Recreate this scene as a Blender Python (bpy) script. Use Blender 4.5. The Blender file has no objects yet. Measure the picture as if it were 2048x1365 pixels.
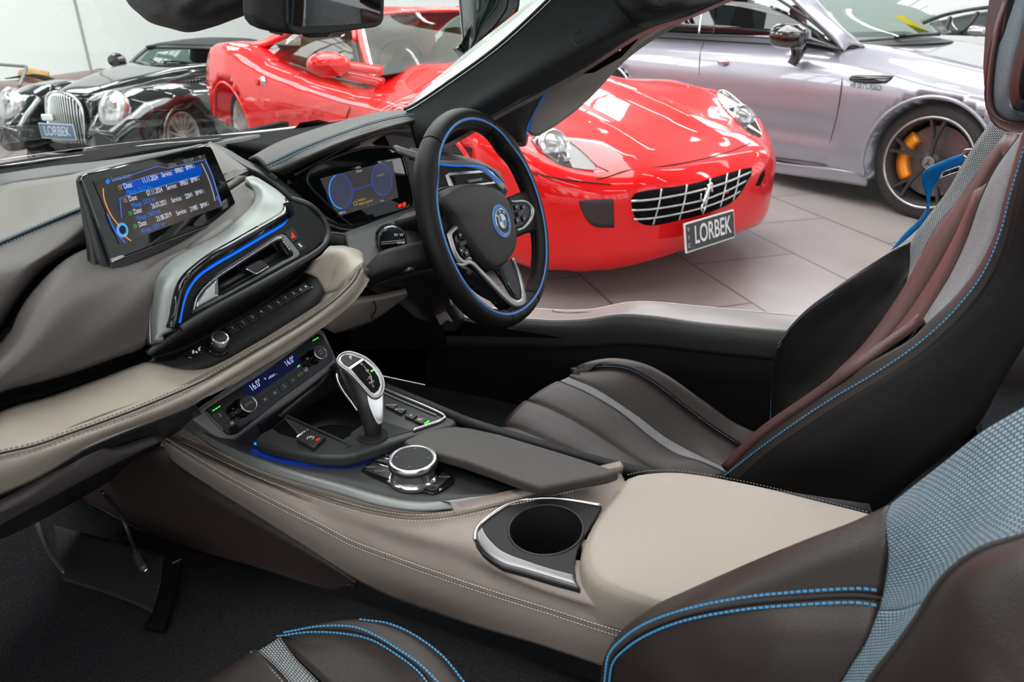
import bpy, bmesh, math, random
import numpy as np
from mathutils import Vector, Matrix
random.seed(4)
SC = bpy.context.scene
COL = SC.collection
# ---------------------------------------------------------------- camera
CAM = Vector((-.66, -.47, 1.27))
FPX = 1450.0
PITCH = math.radians(25.5)
YAW = math.radians(22.5)
cd = bpy.data.cameras.new('camera')
cam = bpy.data.objects.new('camera', cd)
COL.objects.link(cam)
cam.location = CAM
cam.rotation_euler = (math.pi / 2 - PITCH, 0, YAW - math.pi / 2)
cd.sensor_width = 36
cd.lens = 36 * FPX / 2048
cd.clip_start = .02
cd.dof.use_dof = True
cd.dof.focus_distance = 1.0
cd.dof.aperture_fstop = 10.5
SC.camera = cam
# ---------------------------------------------------------------- light
SC.view_settings.view_transform = 'Standard'
SC.view_settings.look = 'None'
SC.view_settings.gamma = 1
SC.view_settings.exposure = 0.0
SC.view_settings.use_curve_mapping = False
w = bpy.data.worlds.new('world')
SC.world = w
w.use_nodes = True
w.node_tree.nodes['Background'].inputs[0].default_value = (.80, .90, 1, 1)
w.node_tree.nodes['Background'].inputs[1].default_value = .55

def area(name, loc, target, sx, sy, power, col=(1, 1, 1)):
    l = bpy.data.lights.new(name, 'AREA')
    l.shape = 'RECTANGLE'; l.size = sx; l.size_y = sy; l.energy = power; l.color = col
    o = bpy.data.objects.new(name, l); COL.objects.link(o)
    o.location = loc
    o.rotation_euler = (Vector(target) - Vector(loc)).to_track_quat('-Z', 'Y').to_euler()
    return o
area('skylight_over_the_cars', (-.6, .6, 4.6), (-.1, .1, .8), 3.2, 2.0, 92, (1, .98, .95))
area('hall_light_far', (4.0, 2.2, 4.6), (3.6, 2.0, 0), 5, 4, 420)
area('wall_fill_left', (2.0, 4.6, 4.6), (2.6, 9, 1.0), 6, 2, 330)  # unseen fill lamp, added to brighten the back wall
area('wall_fill_right', (8.2, -1.5, 4.8), (11, -1.5, 1.0), 2, 6, 170)  # fill out of view, aimed to lift the right wall
area('window_side_light', (-3.6, -2.6, 3.0), (1.5, .8, .8), 3.5, 2.2, 38, (.93, .97, 1))

# ---------------------------------------------------------------- pixel geometry
_h = Vector((math.cos(YAW), math.sin(YAW), 0)); RR = Vector((math.sin(YAW), -math.cos(YAW), 0))
ZZ = Vector((0, 0, 1))
FF = _h * math.cos(PITCH) - ZZ * math.sin(PITCH); UU = _h * math.sin(PITCH) + ZZ * math.cos(PITCH)
def ray(u, v): return FF * FPX + RR * (u - 1024) + UU * (682.5 - v)
def X(s):
    """a world point, or (u, v, 'x'|'y'|'z'|'d'|'p', value): where the sight line meets a plane"""
    if isinstance(s, Vector): return s.copy()
    if len(s) == 3: return Vector(s)
    u, v, k, a = s
    d = ray(u, v)
    if k == 'd': return CAM + d * (a / FPX)
    if k == 'p':
        p, n = a
        return CAM + d * ((p - CAM).dot(n) / d.dot(n))
    i = 'xyz'.index(k)
    return CAM + d * ((a - CAM[i]) / d[i])
def L(txt, k=None, a=None):
    """'u,v;u,v,...' -> specs; 'u,v,val' uses its own value"""
    out = []
    for t in txt.split(';'):
        q = [float(x) for x in t.split(',')]
        out.append((q[0], q[1], k, q[2] if len(q) > 2 else a))
    if k == 'y' and out[0][0] == -60: out.insert(0, X(out[0]) + Vector((-.30, .0, .004)))
    return out
def N(v): return Vector(v).normalized()

# ---------------------------------------------------------------- curves
def cr(pts, n, closed=False, lin=False):
    P = [np.array(X(p)) for p in pts]
    if lin or len(P) < 3:
        D = P + ([P[0]] if closed else [])
    else:
        D = []
        m = len(P); seg = m if closed else m - 1
        for i in range(seg):
            if closed: a, b, c, d = P[(i - 1) % m], P[i], P[(i + 1) % m], P[(i + 2) % m]
            else:
                b, c = P[i], P[i + 1]
                a = P[i - 1] if i else 2 * b - c
                d = P[i + 2] if i + 2 < m else 2 * c - b
            t0 = 0; t1 = t0 + max(np.linalg.norm(b - a), 1e-9) ** .5; t2 = t1 + max(np.linalg.norm(c - b), 1e-9) ** .5; t3 = t2 + max(np.linalg.norm(d - c), 1e-9) ** .5
            for k in range(12):
                t = t1 + (t2 - t1) * k / 12
                A1 = (t1 - t) / (t1 - t0) * a + (t - t0) / (t1 - t0) * b
                A2 = (t2 - t) / (t2 - t1) * b + (t - t1) / (t2 - t1) * c
                A3 = (t3 - t) / (t3 - t2) * c + (t - t2) / (t3 - t2) * d
                B1 = (t2 - t) / (t2 - t0) * A1 + (t - t0) / (t2 - t0) * A2
                B2 = (t3 - t) / (t3 - t1) * A2 + (t - t1) / (t3 - t1) * A3
                D.append((t2 - t) / (t2 - t1) * B1 + (t - t1) / (t2 - t1) * B2)
        D.append(P[0] if closed else P[-1])
    D = np.array(D); ln = np.r_[0, np.cumsum(np.linalg.norm(np.diff(D, axis=0), axis=1))]
    tt = np.linspace(0, ln[-1], n + 1)[:-1] if closed else np.linspace(0, ln[-1], n)
    return [Vector([np.interp(t, ln, D[:, j]) for j in range(3)]) for t in tt]

# ---------------------------------------------------------------- objects
WL = {}
def link(name, me, mat, parent=None, smooth=True, label=None):
    o = bpy.data.objects.new(name, me); COL.objects.link(o)
    if mat is not None and not me.materials: me.materials.append(mat)
    if me.vertices:
        co = np.empty(len(me.vertices) * 3); me.vertices.foreach_get('co', co); co = co.reshape(-1, 3)
        c = (co.min(0) + co.max(0)) / 2
        me.vertices.foreach_set('co', (co - c).ravel())
        c = Vector(c)
    else: c = Vector((0, 0, 0))
    WL[o.name] = c
    o.location = c - (WL[parent.name] if parent else Vector((0, 0, 0)))
    o.parent = parent
    if smooth:
        me.polygons.foreach_set('use_smooth', [True] * len(me.polygons))
    if label: o['label'] = label
    me.update()
    return o
def thing(name, label, cat, loc=(0, 0, 0), group=None):
    o = bpy.data.objects.new(name, None); COL.objects.link(o); o.location = loc; o.empty_display_size = .05
    WL[o.name] = Vector(loc)
    return tag(o, label, cat, group)
def tag(o, label, cat, group=None):
    o['label'] = label; o['category'] = cat
    if group: o['group'] = group
    return o
def struct(o): o['kind'] = 'structure'; return o
def mesh(name, vs, fs):
    me = bpy.data.meshes.new(name); me.from_pydata([tuple(v) for v in vs], [], fs); me.validate(); return me
def facecam(vs, fs):
    """reverse faces if they mostly look away from the camera side"""
    s = 0
    for f in fs[:: max(1, len(fs) // 200)]:
        a, b, c = vs[f[0]], vs[f[1]], vs[f[2]]
        n = (b - a).cross(c - a)
        s += n.dot(CAM - a)
    return [f[::-1] for f in fs] if s < 0 else fs
def mod_solid(o, t):
    m = o.modifiers.new('s', 'SOLIDIFY'); m.thickness = t; m.offset = -1; m.use_even_offset = False
def mod_bevel(o, wd, seg=2):
    m = o.modifiers.new('b', 'BEVEL'); m.width = wd; m.segments = seg; m.limit_method = 'ANGLE'; m.angle_limit = .6; m.harden_normals = False
def patch(name, rows, mat, parent=None, nu=48, m=4, t=.004, lin=False, label=None, flip=False, linv=False, smooth=True, closedu=False):
    """a surface through several edge curves, with real thickness t behind it"""
    R_ = [cr(r, nu, lin=lin, closed=closedu) for r in rows]
    cols = []
    for i in range(nu):
        pts = [r[i] for r in R_]
        if len(pts) == 2: c = [pts[0].lerp(pts[1], k / m) for k in range(m + 1)]
        elif linv:
            c = []
            for a, b in zip(pts, pts[1:]): c += [a.lerp(b, k / m) for k in range(m)]
            c.append(pts[-1])
        else:
            c = crk(pts, m)
        cols.append(c)
    nv = len(cols[0]); vs = [p for c in cols for p in c]
    rng = nu if closedu else nu - 1
    fs = [(i * nv + j, ((i + 1) % nu) * nv + j, ((i + 1) % nu) * nv + j + 1, i * nv + j + 1) for i in range(rng) for j in range(nv - 1)]
    fs = facecam(vs, fs)
    if flip: fs = [f[::-1] for f in fs]
    me = mesh(name, vs, fs)
    mid = cols[nu // 2]; mj = nv // 2
    ul = [0.0]; vl = [0.0]
    for i in range(1, nu + 1): ul.append(ul[-1] + (cols[i % nu][mj] - cols[i - 1][mj]).length)
    for j in range(1, nv): vl.append(vl[-1] + (mid[j] - mid[j - 1]).length)
    uv = me.uv_layers.new(name='UVMap').data
    for l in me.loops: uv[l.index].uv = (ul[l.vertex_index // nv], vl[l.vertex_index % nv])
    o = link(name, me, mat, parent, smooth, label)
    if t: mod_solid(o, t)
    return o
def crk(P, m):
    D = []; n = len(P)
    for i in range(n - 1):
        b, c = P[i], P[i + 1]; a = P[i - 1] if i else b * 2 - c; d = P[i + 2] if i + 2 < n else c * 2 - b
        for k in range(m):
            t = k / m
            D.append(.5 * ((2 * b) + (c - a) * t + (2 * a - 5 * b + 4 * c - d) * t * t + (3 * b - a - 3 * c + d) * t ** 3))
    D.append(P[-1]); return D
def frames(pts, closed):
    n = len(pts); T = []
    for i in range(n):
        a = pts[(i - 1) % n] if closed or i else pts[0]
        b = pts[(i + 1) % n] if closed or i < n - 1 else pts[-1]
        T.append((b - a).normalized())
    u = T[0].orthogonal().normalized(); Fr = []
    for i in range(n):
        u = (u - T[i] * u.dot(T[i])).normalized(); Fr.append((T[i], u, T[i].cross(u)))
    return Fr
def sweep(name, pts, prof, mat, parent=None, closed=False, up=None, n=48, lin=False, label=None, scale=None, smooth=True, cap=True):
    """prof: closed 2-D outline (a along side, b along up) carried along the curve"""
    P = cr(pts, n, closed, lin); Fr = frames(P, closed); vs = []; k = len(prof)
    for i, p in enumerate(P):
        T, u, w_ = Fr[i]
        if up is not None:
            U_ = Vector(up(i / (n - 1), p)) if callable(up) else Vector(up)
            w_ = (U_ - T * U_.dot(T)).normalized(); u = w_.cross(T)
        s = scale(i / (n - 1)) if scale else 1
        for a, b in prof: vs.append(p + u * a * s + w_ * b * s)
    fs = []
    rng = n if closed else n - 1
    for i in range(rng):
        for j in range(k):
            fs.append((i * k + j, i * k + (j + 1) % k, ((i + 1) % n) * k + (j + 1) % k, ((i + 1) % n) * k + j))
    if not closed and cap:
        fs.append(tuple(range(k))[::-1]); fs.append(tuple((n - 1) * k + j for j in range(k)))
    me = mesh(name, vs, fs); bm = bmesh.new(); bm.from_mesh(me); bmesh.ops.recalc_face_normals(bm, faces=bm.faces); bm.to_mesh(me); bm.free()
    return link(name, me, mat, parent, smooth, label)
def circ(r, k=10, ry=None): return [(r * math.cos(2 * math.pi * i / k), (ry or r) * math.sin(2 * math.pi * i / k)) for i in range(k)]
def rect(w_, h_): return [(-w_ / 2, -h_ / 2), (w_ / 2, -h_ / 2), (w_ / 2, h_ / 2), (-w_ / 2, h_ / 2)]
def tube(name, pts, r, mat, parent=None, closed=False, n=48, k=8, **kw):
    return sweep(name, pts, circ(r, k), mat, parent, closed, n=n, **kw)
def fix(me):
    bm = bmesh.new(); bm.from_mesh(me); bmesh.ops.recalc_face_normals(bm, faces=bm.faces); bm.to_mesh(me); bm.free()
def prism(name, outline, depth, mat, parent=None, n=0, nrm=None, bev=0, lin=True, label=None, holes=(), smooth=False, seg=2):
    """closed outline filled and given depth away from the viewer side (or along -nrm)"""
    P = [X(p) for p in outline] if lin and not n else cr(outline, n or 40, True, lin)
    H = [[X(p) for p in h] if len(h) else [] for h in holes]
    if nrm is None:
        nn = Vector((0, 0, 0))
        for i in range(len(P)): nn += P[i].cross(P[(i + 1) % len(P)])
        nn.normalize()
        if nn.dot(CAM - P[0]) < 0: nn = -nn
    else: nn = N(nrm)
    bm = bmesh.new(); es = []
    for lp in [P] + H:
        vv = [bm.verts.new(p) for p in lp]
        es += [bm.edges.new((vv[i], vv[(i + 1) % len(vv)])) for i in range(len(vv))]
    bmesh.ops.triangle_fill(bm, use_beauty=True, use_dissolve=False, edges=es, normal=nn)
    fcs = list(bm.faces)
    if not H and len(fcs) > 1:
        bmesh.ops.dissolve_faces(bm, faces=fcs) if planar(P) else None
    g = bmesh.ops.extrude_face_region(bm, geom=list(bm.faces))
    bmesh.ops.translate(bm, verts=[v for v in g['geom'] if isinstance(v, bmesh.types.BMVert)], vec=-nn * depth)
    bmesh.ops.recalc_face_normals(bm, faces=bm.faces)
    me = bpy.data.meshes.new(name); bm.to_mesh(me); bm.free()
    o = link(name, me, mat, parent, smooth, label)
    if bev: mod_bevel(o, bev, seg)
    return o
def planar(P):
    n = Vector((0, 0, 0))
    for i in range(len(P)): n += (P[i] - P[0]).cross(P[(i + 1) % len(P)] - P[0])
    if n.length < 1e-12: return False
    n.normalize()
    return max(abs((p - P[0]).dot(n)) for p in P) < 1e-5
def obox(name, c, ax, sz, mat, parent=None, bev=0, label=None, seg=2):
    """oriented box; ax = (ex, ey, ez)"""
    ex, ey, ez = [N(a) for a in ax]; c = X(c); vs = []
    for i in (-1, 1):
        for j in (-1, 1):
            for k in (-1, 1): vs.append(c + ex * i * sz[0] / 2 + ey * j * sz[1] / 2 + ez * k * sz[2] / 2)
    fs = [(0, 1, 3, 2), (4, 6, 7, 5), (0, 4, 5, 1), (2, 3, 7, 6), (0, 2, 6, 4), (1, 5, 7, 3)]
    me = mesh(name, vs, fs); fix(me)
    o = link(name, me, mat, parent, False, label)
    if bev: mod_bevel(o, bev, seg)
    return o
def lathe(name, c, axis, prof, mat, parent=None, k=32, label=None, ex=None, sx=1, smooth=True, cap=True):
    """profile (radius, height) spun about axis through c; sx squashes along ex"""
    c = X(c); a = N(axis); u = N(ex) if ex else a.orthogonal().normalized(); u = (u - a * u.dot(a)).normalized(); w_ = a.cross(u)
    vs = []; fs = []
    for r, h in prof:
        for i in range(k):
            t = 2 * math.pi * i / k; vs.append(c + a * h + u * math.cos(t) * r * sx + w_ * math.sin(t) * r)
    for j in range(len(prof) - 1):
        for i in range(k): fs.append((j * k + i, j * k + (i + 1) % k, (j + 1) * k + (i + 1) % k, (j + 1) * k + i))
    if cap and prof[0][0] > 1e-6: fs.append(tuple(range(k))[::-1])
    if cap and prof[-1][0] > 1e-6: fs.append(tuple((len(prof) - 1) * k + i for i in range(k)))
    me = mesh(name, vs, fs)
    bm = bmesh.new(); bm.from_mesh(me); bmesh.ops.remove_doubles(bm, verts=bm.verts, dist=1e-6); bmesh.ops.recalc_face_normals(bm, faces=bm.faces); bm.to_mesh(me); bm.free()
    o = link(name, me, mat, parent, smooth, label)
    if smooth:
        m = o.modifiers.new('e', 'EDGE_SPLIT'); m.split_angle = math.radians(40)
    return o
def join(name, objs, parent=None, mat=None, label=None):
    """merge freshly made meshes (one part) into one mesh"""
    vs = []; fs = []; mi = []; mats = []
    dg = bpy.context.evaluated_depsgraph_get()
    for o in objs:
        ev = o.evaluated_get(dg); me = ev.to_mesh()
        off = len(vs); c = WL[o.name]
        vs += [v.co + c for v in me.vertices]
        mm = o.data.materials[0]
        if mm not in mats: mats.append(mm)
        for p in me.polygons:
            fs.append((tuple(off + i for i in p.vertices), mats.index(mm), p.use_smooth))
        ev.to_mesh_clear()
    me = bpy.data.meshes.new(name); me.from_pydata([tuple(v) for v in vs], [], [f[0] for f in fs])
    for m in mats: me.materials.append(m)
    me.polygons.foreach_set('material_index', [f[1] for f in fs])
    me.polygons.foreach_set('use_smooth', [f[2] for f in fs])
    for o in objs:
        d = o.data; WL.pop(o.name, None); bpy.data.objects.remove(o); bpy.data.meshes.remove(d)
    return link(name, me, None, parent, False, label)
def text(s, at, ex, ey, size, mat, parent=None, name='lettering', align='LEFT', depth=.0004, sx=1.0, bold=0):
    cu = bpy.data.curves.new('t', 'FONT'); cu.body = s; cu.size = 1; cu.align_x = align; cu.align_y = 'CENTER'; cu.offset = bold
    o = bpy.data.objects.new('t', cu); COL.objects.link(o)
    dg = bpy.context.evaluated_depsgraph_get(); ev = o.evaluated_get(dg); me = ev.to_mesh()
    ex = N(ex); ey = N(ey); nz = ex.cross(ey).normalized(); at = X(at)
    vs = [at + ex * v.co.x * size * sx + ey * v.co.y * size + nz * .0004 for v in me.vertices]
    fs = [tuple(p.vertices) for p in me.polygons]
    ev.to_mesh_clear(); bpy.data.objects.remove(o); bpy.data.curves.remove(cu)
    if not vs: return None
    m2 = mesh(name, vs, fs)
    o = link(name, m2, mat, parent, False)
    return o
def stitch(name, pts, mat, parent=None, gap=.0045, ln=.003, r=.0006, lift=.0006, n=None, up=None, lin=False):
    """a row of threads along a seam, one mesh"""
    base = cr(pts, 200, lin=lin)
    tot = sum((base[i + 1] - base[i]).length for i in range(len(base) - 1))
    k = max(2, int(tot / gap)); P = cr(pts, k, lin=lin); vs = []; fs = []
    for i in range(k - 1):
        t = (P[i + 1] - P[i]).normalized(); w_ = (CAM - P[i]).normalized(); s = t.cross(w_).normalized(); w_ = s.cross(t)
        c = P[i] + w_ * lift; b = len(vs)
        for a in (-1, 1):
            for q in (-1, 1):
                for e in (-1, 1): vs.append(c + t * a * ln / 2 + s * q * r + w_ * e * r * .8)
        fs += [tuple(b + x for x in f) for f in ((0, 1, 3, 2), (4, 6, 7, 5), (0, 4, 5, 1), (2, 3, 7, 6), (0, 2, 6, 4), (1, 5, 7, 3))]
    return link(name, mesh(name, vs, fs), mat, parent, False)
def off(pts, du, dv):
    return [p + ZZ * (-dv * .0006) if isinstance(p, Vector) else (p[0] + du, p[1] + dv) + tuple(p[2:]) for p in pts]
# ---------------------------------------------------------------- materials
def principled(name, col, rough=.5, metal=0, coat=0, bump=None, spec=.5, emis=None, es=0, sheen=0, alpha=None, trans=0):
    m = bpy.data.materials.new(name); m.use_nodes = True; nt = m.node_tree; b = nt.nodes['Principled BSDF']
    b.inputs['Base Color'].default_value = (*col, 1); b.inputs['Roughness'].default_value = rough; b.inputs['Metallic'].default_value = metal
    b.inputs['Coat Weight'].default_value = coat; b.inputs['Coat Roughness'].default_value = .03; b.inputs['Specular IOR Level'].default_value = spec
    if sheen: b.inputs['Sheen Weight'].default_value = sheen
    if trans: b.inputs['Transmission Weight'].default_value = trans
    if emis: b.inputs['Emission Color'].default_value = (*emis, 1); b.inputs['Emission Strength'].default_value = es
    if bump:
        kind, sc, st = bump
        tc = nt.nodes.new('ShaderNodeTexCoord')
        t = nt.nodes.new('ShaderNodeTexVoronoi' if kind == 'v' else 'ShaderNodeTexNoise'); t.inputs['Scale'].default_value = sc
        bp = nt.nodes.new('ShaderNodeBump'); bp.inputs['Strength'].default_value = st; bp.inputs['Distance'].default_value = .001
        nt.links.new(tc.outputs['Object'], t.inputs['Vector']); nt.links.new(t.outputs[0], bp.inputs['Height']); nt.links.new(bp.outputs[0], b.inputs['Normal'])
    return m
def varied(m, c1, c2, scale, detail=4, rough=None):
    nt = m.node_tree; b = nt.nodes['Principled BSDF']; tc = nt.nodes.new('ShaderNodeTexCoord'); t = nt.nodes.new('ShaderNodeTexNoise')
    t.inputs['Scale'].default_value = scale; t.inputs['Detail'].default_value = detail
    r = nt.nodes.new('ShaderNodeValToRGB'); r.color_ramp.elements[0].position = .35; r.color_ramp.elements[1].position = .68
    r.color_ramp.elements[0].color = (*c1, 1); r.color_ramp.elements[1].color = (*c2, 1)
    nt.links.new(tc.outputs['Object'], t.inputs['Vector']); nt.links.new(t.outputs[0], r.inputs[0]); nt.links.new(r.outputs[0], b.inputs['Base Color'])
    return m
def weave(name, dark, light, scale, rough=.6, rot=0.0):
    """woven net: small light ovals in staggered rows on a dark ground"""
    m = principled(name, dark, rough); nt = m.node_tree; b = nt.nodes['Principled BSDF']
    tc = nt.nodes.new('ShaderNodeTexCoord'); mp = nt.nodes.new('ShaderNodeMapping'); mp.inputs['Rotation'].default_value = (0, 0, rot)
    br = nt.nodes.new('ShaderNodeTexBrick'); br.inputs['Scale'].default_value = scale; br.offset = .5
    br.inputs['Color1'].default_value = (*light, 1); br.inputs['Color2'].default_value = (*[c * .8 for c in light], 1); br.inputs['Mortar'].default_value = (*dark, 1)
    br.inputs['Mortar Size'].default_value = .028; br.inputs['Mortar Smooth'].default_value = .6; br.inputs['Brick Width'].default_value = .16; br.inputs['Row Height'].default_value = .10
    nt.links.new(tc.outputs['UV'], mp.inputs[0]); nt.links.new(mp.outputs[0], br.inputs['Vector']); nt.links.new(br.outputs['Color'], b.inputs['Base Color'])
    bp = nt.nodes.new('ShaderNodeBump'); bp.inputs['Strength'].default_value = .6; bp.inputs['Distance'].default_value = .0008; bp.invert = True
    nt.links.new(br.outputs['Fac'], bp.inputs['Height']); nt.links.new(bp.outputs[0], b.inputs['Normal'])
    return m
def gl(name, tint=(.9, .97, .94), rough=0.0, refl=.12, fk=.9):
    """thin clear glazing: mostly see-through with a mirror share"""
    m = bpy.data.materials.new(name); m.use_nodes = True; nt = m.node_tree; nt.nodes.clear()
    o = nt.nodes.new('ShaderNodeOutputMaterial'); mx = nt.nodes.new('ShaderNodeMixShader'); t = nt.nodes.new('ShaderNodeBsdfTransparent'); g = nt.nodes.new('ShaderNodeBsdfGlossy')
    fr = nt.nodes.new('ShaderNodeFresnel'); fr.inputs[0].default_value = 1.45; ad = nt.nodes.new('ShaderNodeMath'); ad.operation = 'MULTIPLY_ADD'; ad.inputs[1].default_value = fk; ad.inputs[2].default_value = refl
    t.inputs[0].default_value = (*tint, 1); g.inputs['Roughness'].default_value = rough
    nt.links.new(fr.outputs[0], ad.inputs[0]); nt.links.new(ad.outputs[0], mx.inputs[0]); nt.links.new(t.outputs[0], mx.inputs[1]); nt.links.new(g.outputs[0], mx.inputs[2]); nt.links.new(mx.outputs[0], o.inputs[0])
    return m
def emit(name, col, s):
    return principled(name, tuple(c * .03 for c in col), .25, emis=col, es=s, spec=.15)
M = dict(
    dark_leather=principled('dark_leather', (.0065, .0055, .005), .46, bump=('v', 900, .25), spec=.22),
    brown_leather=principled('brown_leather', (.022, .0185, .017), .46, bump=('v', 900, .25), spec=.3),
    hood_leather=principled('hood_leather', (.034, .0285, .0265), .52, bump=('v', 900, .3)),
    pad_leather=principled('pad_leather', (.086, .075, .071), .52, bump=('v', 800, .35)),
    pad_light=principled('pad_light', (.18, .166, .152), .54, bump=('v', 800, .3)),
    beige=principled('beige_leather', (.31, .272, .23), .5, bump=('v', 800, .25)),
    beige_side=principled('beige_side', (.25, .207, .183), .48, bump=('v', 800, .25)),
    grey_soft=principled('grey_soft', (.030, .032, .032), .5, bump=('n', 1500, .2)),
    grey_trim=principled('grey_trim', (.026, .027, .028), .45, spec=.35),
    silver=principled('satin_silver', (.21, .225, .218), .45, metal=.5),
    satin_light=principled('satin_light', (.42, .42, .42), .30, metal=.85),
    silver_dark=principled('dark_silver', (.085, .086, .088), .38, metal=.45),
    chrome=principled('chrome', (.75, .75, .74), .14, metal=1),
    satin_chrome=principled('satin_chrome', (.62, .61, .60), .26, metal=1),
    black=principled('black_plastic', (.012, .012, .013), .45),
    black_soft=principled('black_soft', (.010, .0105, .011), .6, spec=.35, bump=('n', 1400, .3)),
    pillar=principled('pillar_cloth', (.012, .013, .0145), .62, bump=('n', 1600, .4), spec=.3),
    gloss=principled('gloss_black', (.006, .006, .007), .07, spec=.6),
    glass_black=principled('dark_glass', (.004, .005, .005), .04, spec=.7),
    void=principled('dark_void', (.003, .003, .003), .8, spec=.1),
    blue_thread=principled('blue_thread', (.035, .24, .46), .5),
    blue_thread_dim=principled('grey_blue_thread', (.13, .27, .40), .5),
    beige_thread=principled('beige_thread', (.50, .44, .38), .55),
    taupe_yarn=principled('taupe_thread', (.20, .17, .15), .6),  # darker taupe thread for seams and stitching
    blue_band=principled('blue_band', (.05, .19, .50), .4),
    blue_led=emit('blue_led', (.004, .17, .95), .95),
    blue_glow=emit('blue_glow', (.0, .08, 1.0), 5.0),
    green_led=emit('green_led', (.05, 1, .03), 2.0),
    red_led=emit('red_led', (1, .02, .01), 1.5),
    white_mark=principled('white_mark', (.75, .75, .73), .5),
    dim_mark=principled('dim_mark', (.28, .28, .27), .5),
    seam=principled('seam_groove', (.02, .017, .016), .8),
    white_paint=principled('white_paint', (.66, .68, .66), .25, coat=.6),
    carpet=principled('carpet', (.009, .0095, .010), .95, bump=('n', 900, 1.0), spec=.1),
    carpet_light=principled('carpet_mat', (.02, .021, .022), .95, bump=('n', 700, 1.0), spec=.1),
    brown_plastic=principled('brown_plastic', (.030, .019, .017), .5),
)
varied(M['carpet'], (.008, .0085, .009), (.022, .023, .025), 500)
varied(M['carpet_light'], (.010, .010, .011), (.035, .036, .038), 600)

def PXof(p):
    q = Vector(p) - CAM; z = q.dot(FF); return (1024 + FPX * q.dot(RR) / z, 682.5 - FPX * q.dot(UU) / z)
def punch(o, cx, cy, rx, ry):
    """cut an opening out of a panel where another part is let in"""
    c = WL[o.name]; bm = bmesh.new(); bm.from_mesh(o.data); kill = []
    for f in bm.faces:
        u, v = PXof(f.calc_center_median() + c)
        if ((u - cx) / rx) ** 2 + ((v - cy) / ry) ** 2 < 1: kill.append(f)
    bmesh.ops.delete(bm, geom=kill, context='FACES'); bm.to_mesh(o.data); bm.free()
# ================================================================ DASHBOARD
dash = thing('dashboard', 'leather covered car dashboard curving below the windscreen from the grey pad to the instrument binnacle', 'dashboard', (.1, .3, .7))
B = lambda t, a: L(t, 'y', a)
# ---- upper pad: cowl strip, light pad, seam, darker pad, face
cowl_lo = B('-60,402,.36;0,372,.36;90,357,.37;175,342,.385;300,312,.42;400,292,.46;520,272,.55', .4)
patch('dash_cowl_strip', [B('-60,358,.42;0,348,.42;100,333,.44;200,322,.46;300,306,.50;400,287,.54;520,266,.60', .5), cowl_lo], M['grey_trim'], dash, t=.02)
pad_top = B('-60,402,.36;0,372,.36;90,357,.37;150,347,.38;200,334,.39;300,314,.41;400,292,.44;425,290,.44', .4)
padA = [pad_top,
        B('-60,470,.30;0,436,.30;80,415,.31;150,395,.32;230,378,.33;320,355,.35;400,335,.37;425,330,.37', .3),
        B('-60,512,.26;0,488,.26;60,462,.265;110,441,.27;160,420,.275;230,400,.28;330,370,.29;425,345,.31', .27)]
patch('upper_pad', padA, M['pad_light'], dash, t=.02, label='light taupe leather upper half of the dash pad')
sweep('pad_crease', B('-60,455,.302;0,436,.302;80,415,.312;149,395,.322', .3), rect(.0012, .0012), M['seam'], dash)
seam = B('-60,512,.258;0,488,.258;60,462,.263;110,441,.268;160,420,.273', .27)
tube('pad_seam', seam, .0016, M['seam'], dash)
stitch('pad_stitching', off(seam, 0, -6), M['blue_thread_dim'], dash, label if False else None) if False else None
stitch('pad_stitching', off(seam, 0, -5), M['blue_thread_dim'], dash, gap=.0042, ln=.0022, r=.0007, lift=.002)
stitch('pad_stitching', off(seam, 0, 5), M['blue_thread_dim'], dash, gap=.0042, ln=.0022, r=.0007, lift=.002)
patch('pad_roll', [B('-60,512,.26;0,488,.26;60,462,.265;110,441,.27;150,424,.275;185,410,.28', .27),
                   B('-60,560,.215;0,540,.215;60,515,.22;110,490,.228;150,465,.24;185,440,.26', .22),
                   B('-60,625,.205;-20,630,.205;10,595,.205;50,545,.21;110,505,.225;185,470,.255', .2),
                   B('-60,660,.225;-25,672,.225;0,648,.225;28,600,.22;80,535,.23;130,502,.24;185,482,.26', .2),
                   B('-60,665,.26;-20,685,.26;8,655,.26;36,605,.25;88,540,.255;135,508,.26;185,488,.28', .2)], M['pad_leather'], dash, t=.01, m=6)
# dark groove behind the roll, then the big face panel
patch('shadow_gap', [B('-60,655,.25;-20,672,.25;8,640,.25;36,592,.25;88,525,.265;190,470,.29', .2),
                     B('-60,720,.22;-20,700,.22;22,650,.22;60,600,.22;110,548,.23;190,505,.25', .2)], M['void'], dash, t=.02)
face = [B('-60,720,.215;-5,690,.212;22,660,.205;40,618,.205;80,566,.21;130,520,.22;190,492,.24;300,470,.26;400,420,.28;505,352,.29', .2),
        B('-60,745,.19;0,715,.19;35,675,.185;75,618,.185;120,575,.19;190,545,.20;270,530,.21;345,500,.222;440,455,.232;520,380,.27', .2),
        B('-60,775,.176;0,745,.176;50,705,.172;100,650,.17;150,615,.172;210,590,.178;270,560,.19;330,520,.20;420,482,.21;508,415,.235', .2),
        B('-60,810,.178;0,770,.178;70,740,.172;140,705,.168;200,665,.164;250,635,.166;294,600,.175;330,560,.185;380,510,.20;470,450,.22', .2),
        B('-60,822,.19;0,786,.19;80,765,.184;160,742,.18;230,716,.176;294,690,.174;310,650,.175;330,600,.18;360,560,.195;440,500,.21', .2)]
patch('dash_face', face, M['pad_leather'], dash, nu=60, m=6, t=.01)
patch('recess', [B('-60,820,.192;0,784,.192;80,763,.186;160,740,.182;230,714,.178;294,688,.176', .2),
                 B('-60,850,.215;0,812,.215;80,788,.208;160,765,.205;230,742,.20;290,722,.20', .2),
                 B('-60,868,.20;0,828,.20;100,796,.19;200,761,.182;275,732,.175;298,722,.172', .2)], M['void'], dash, t=.01)
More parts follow.
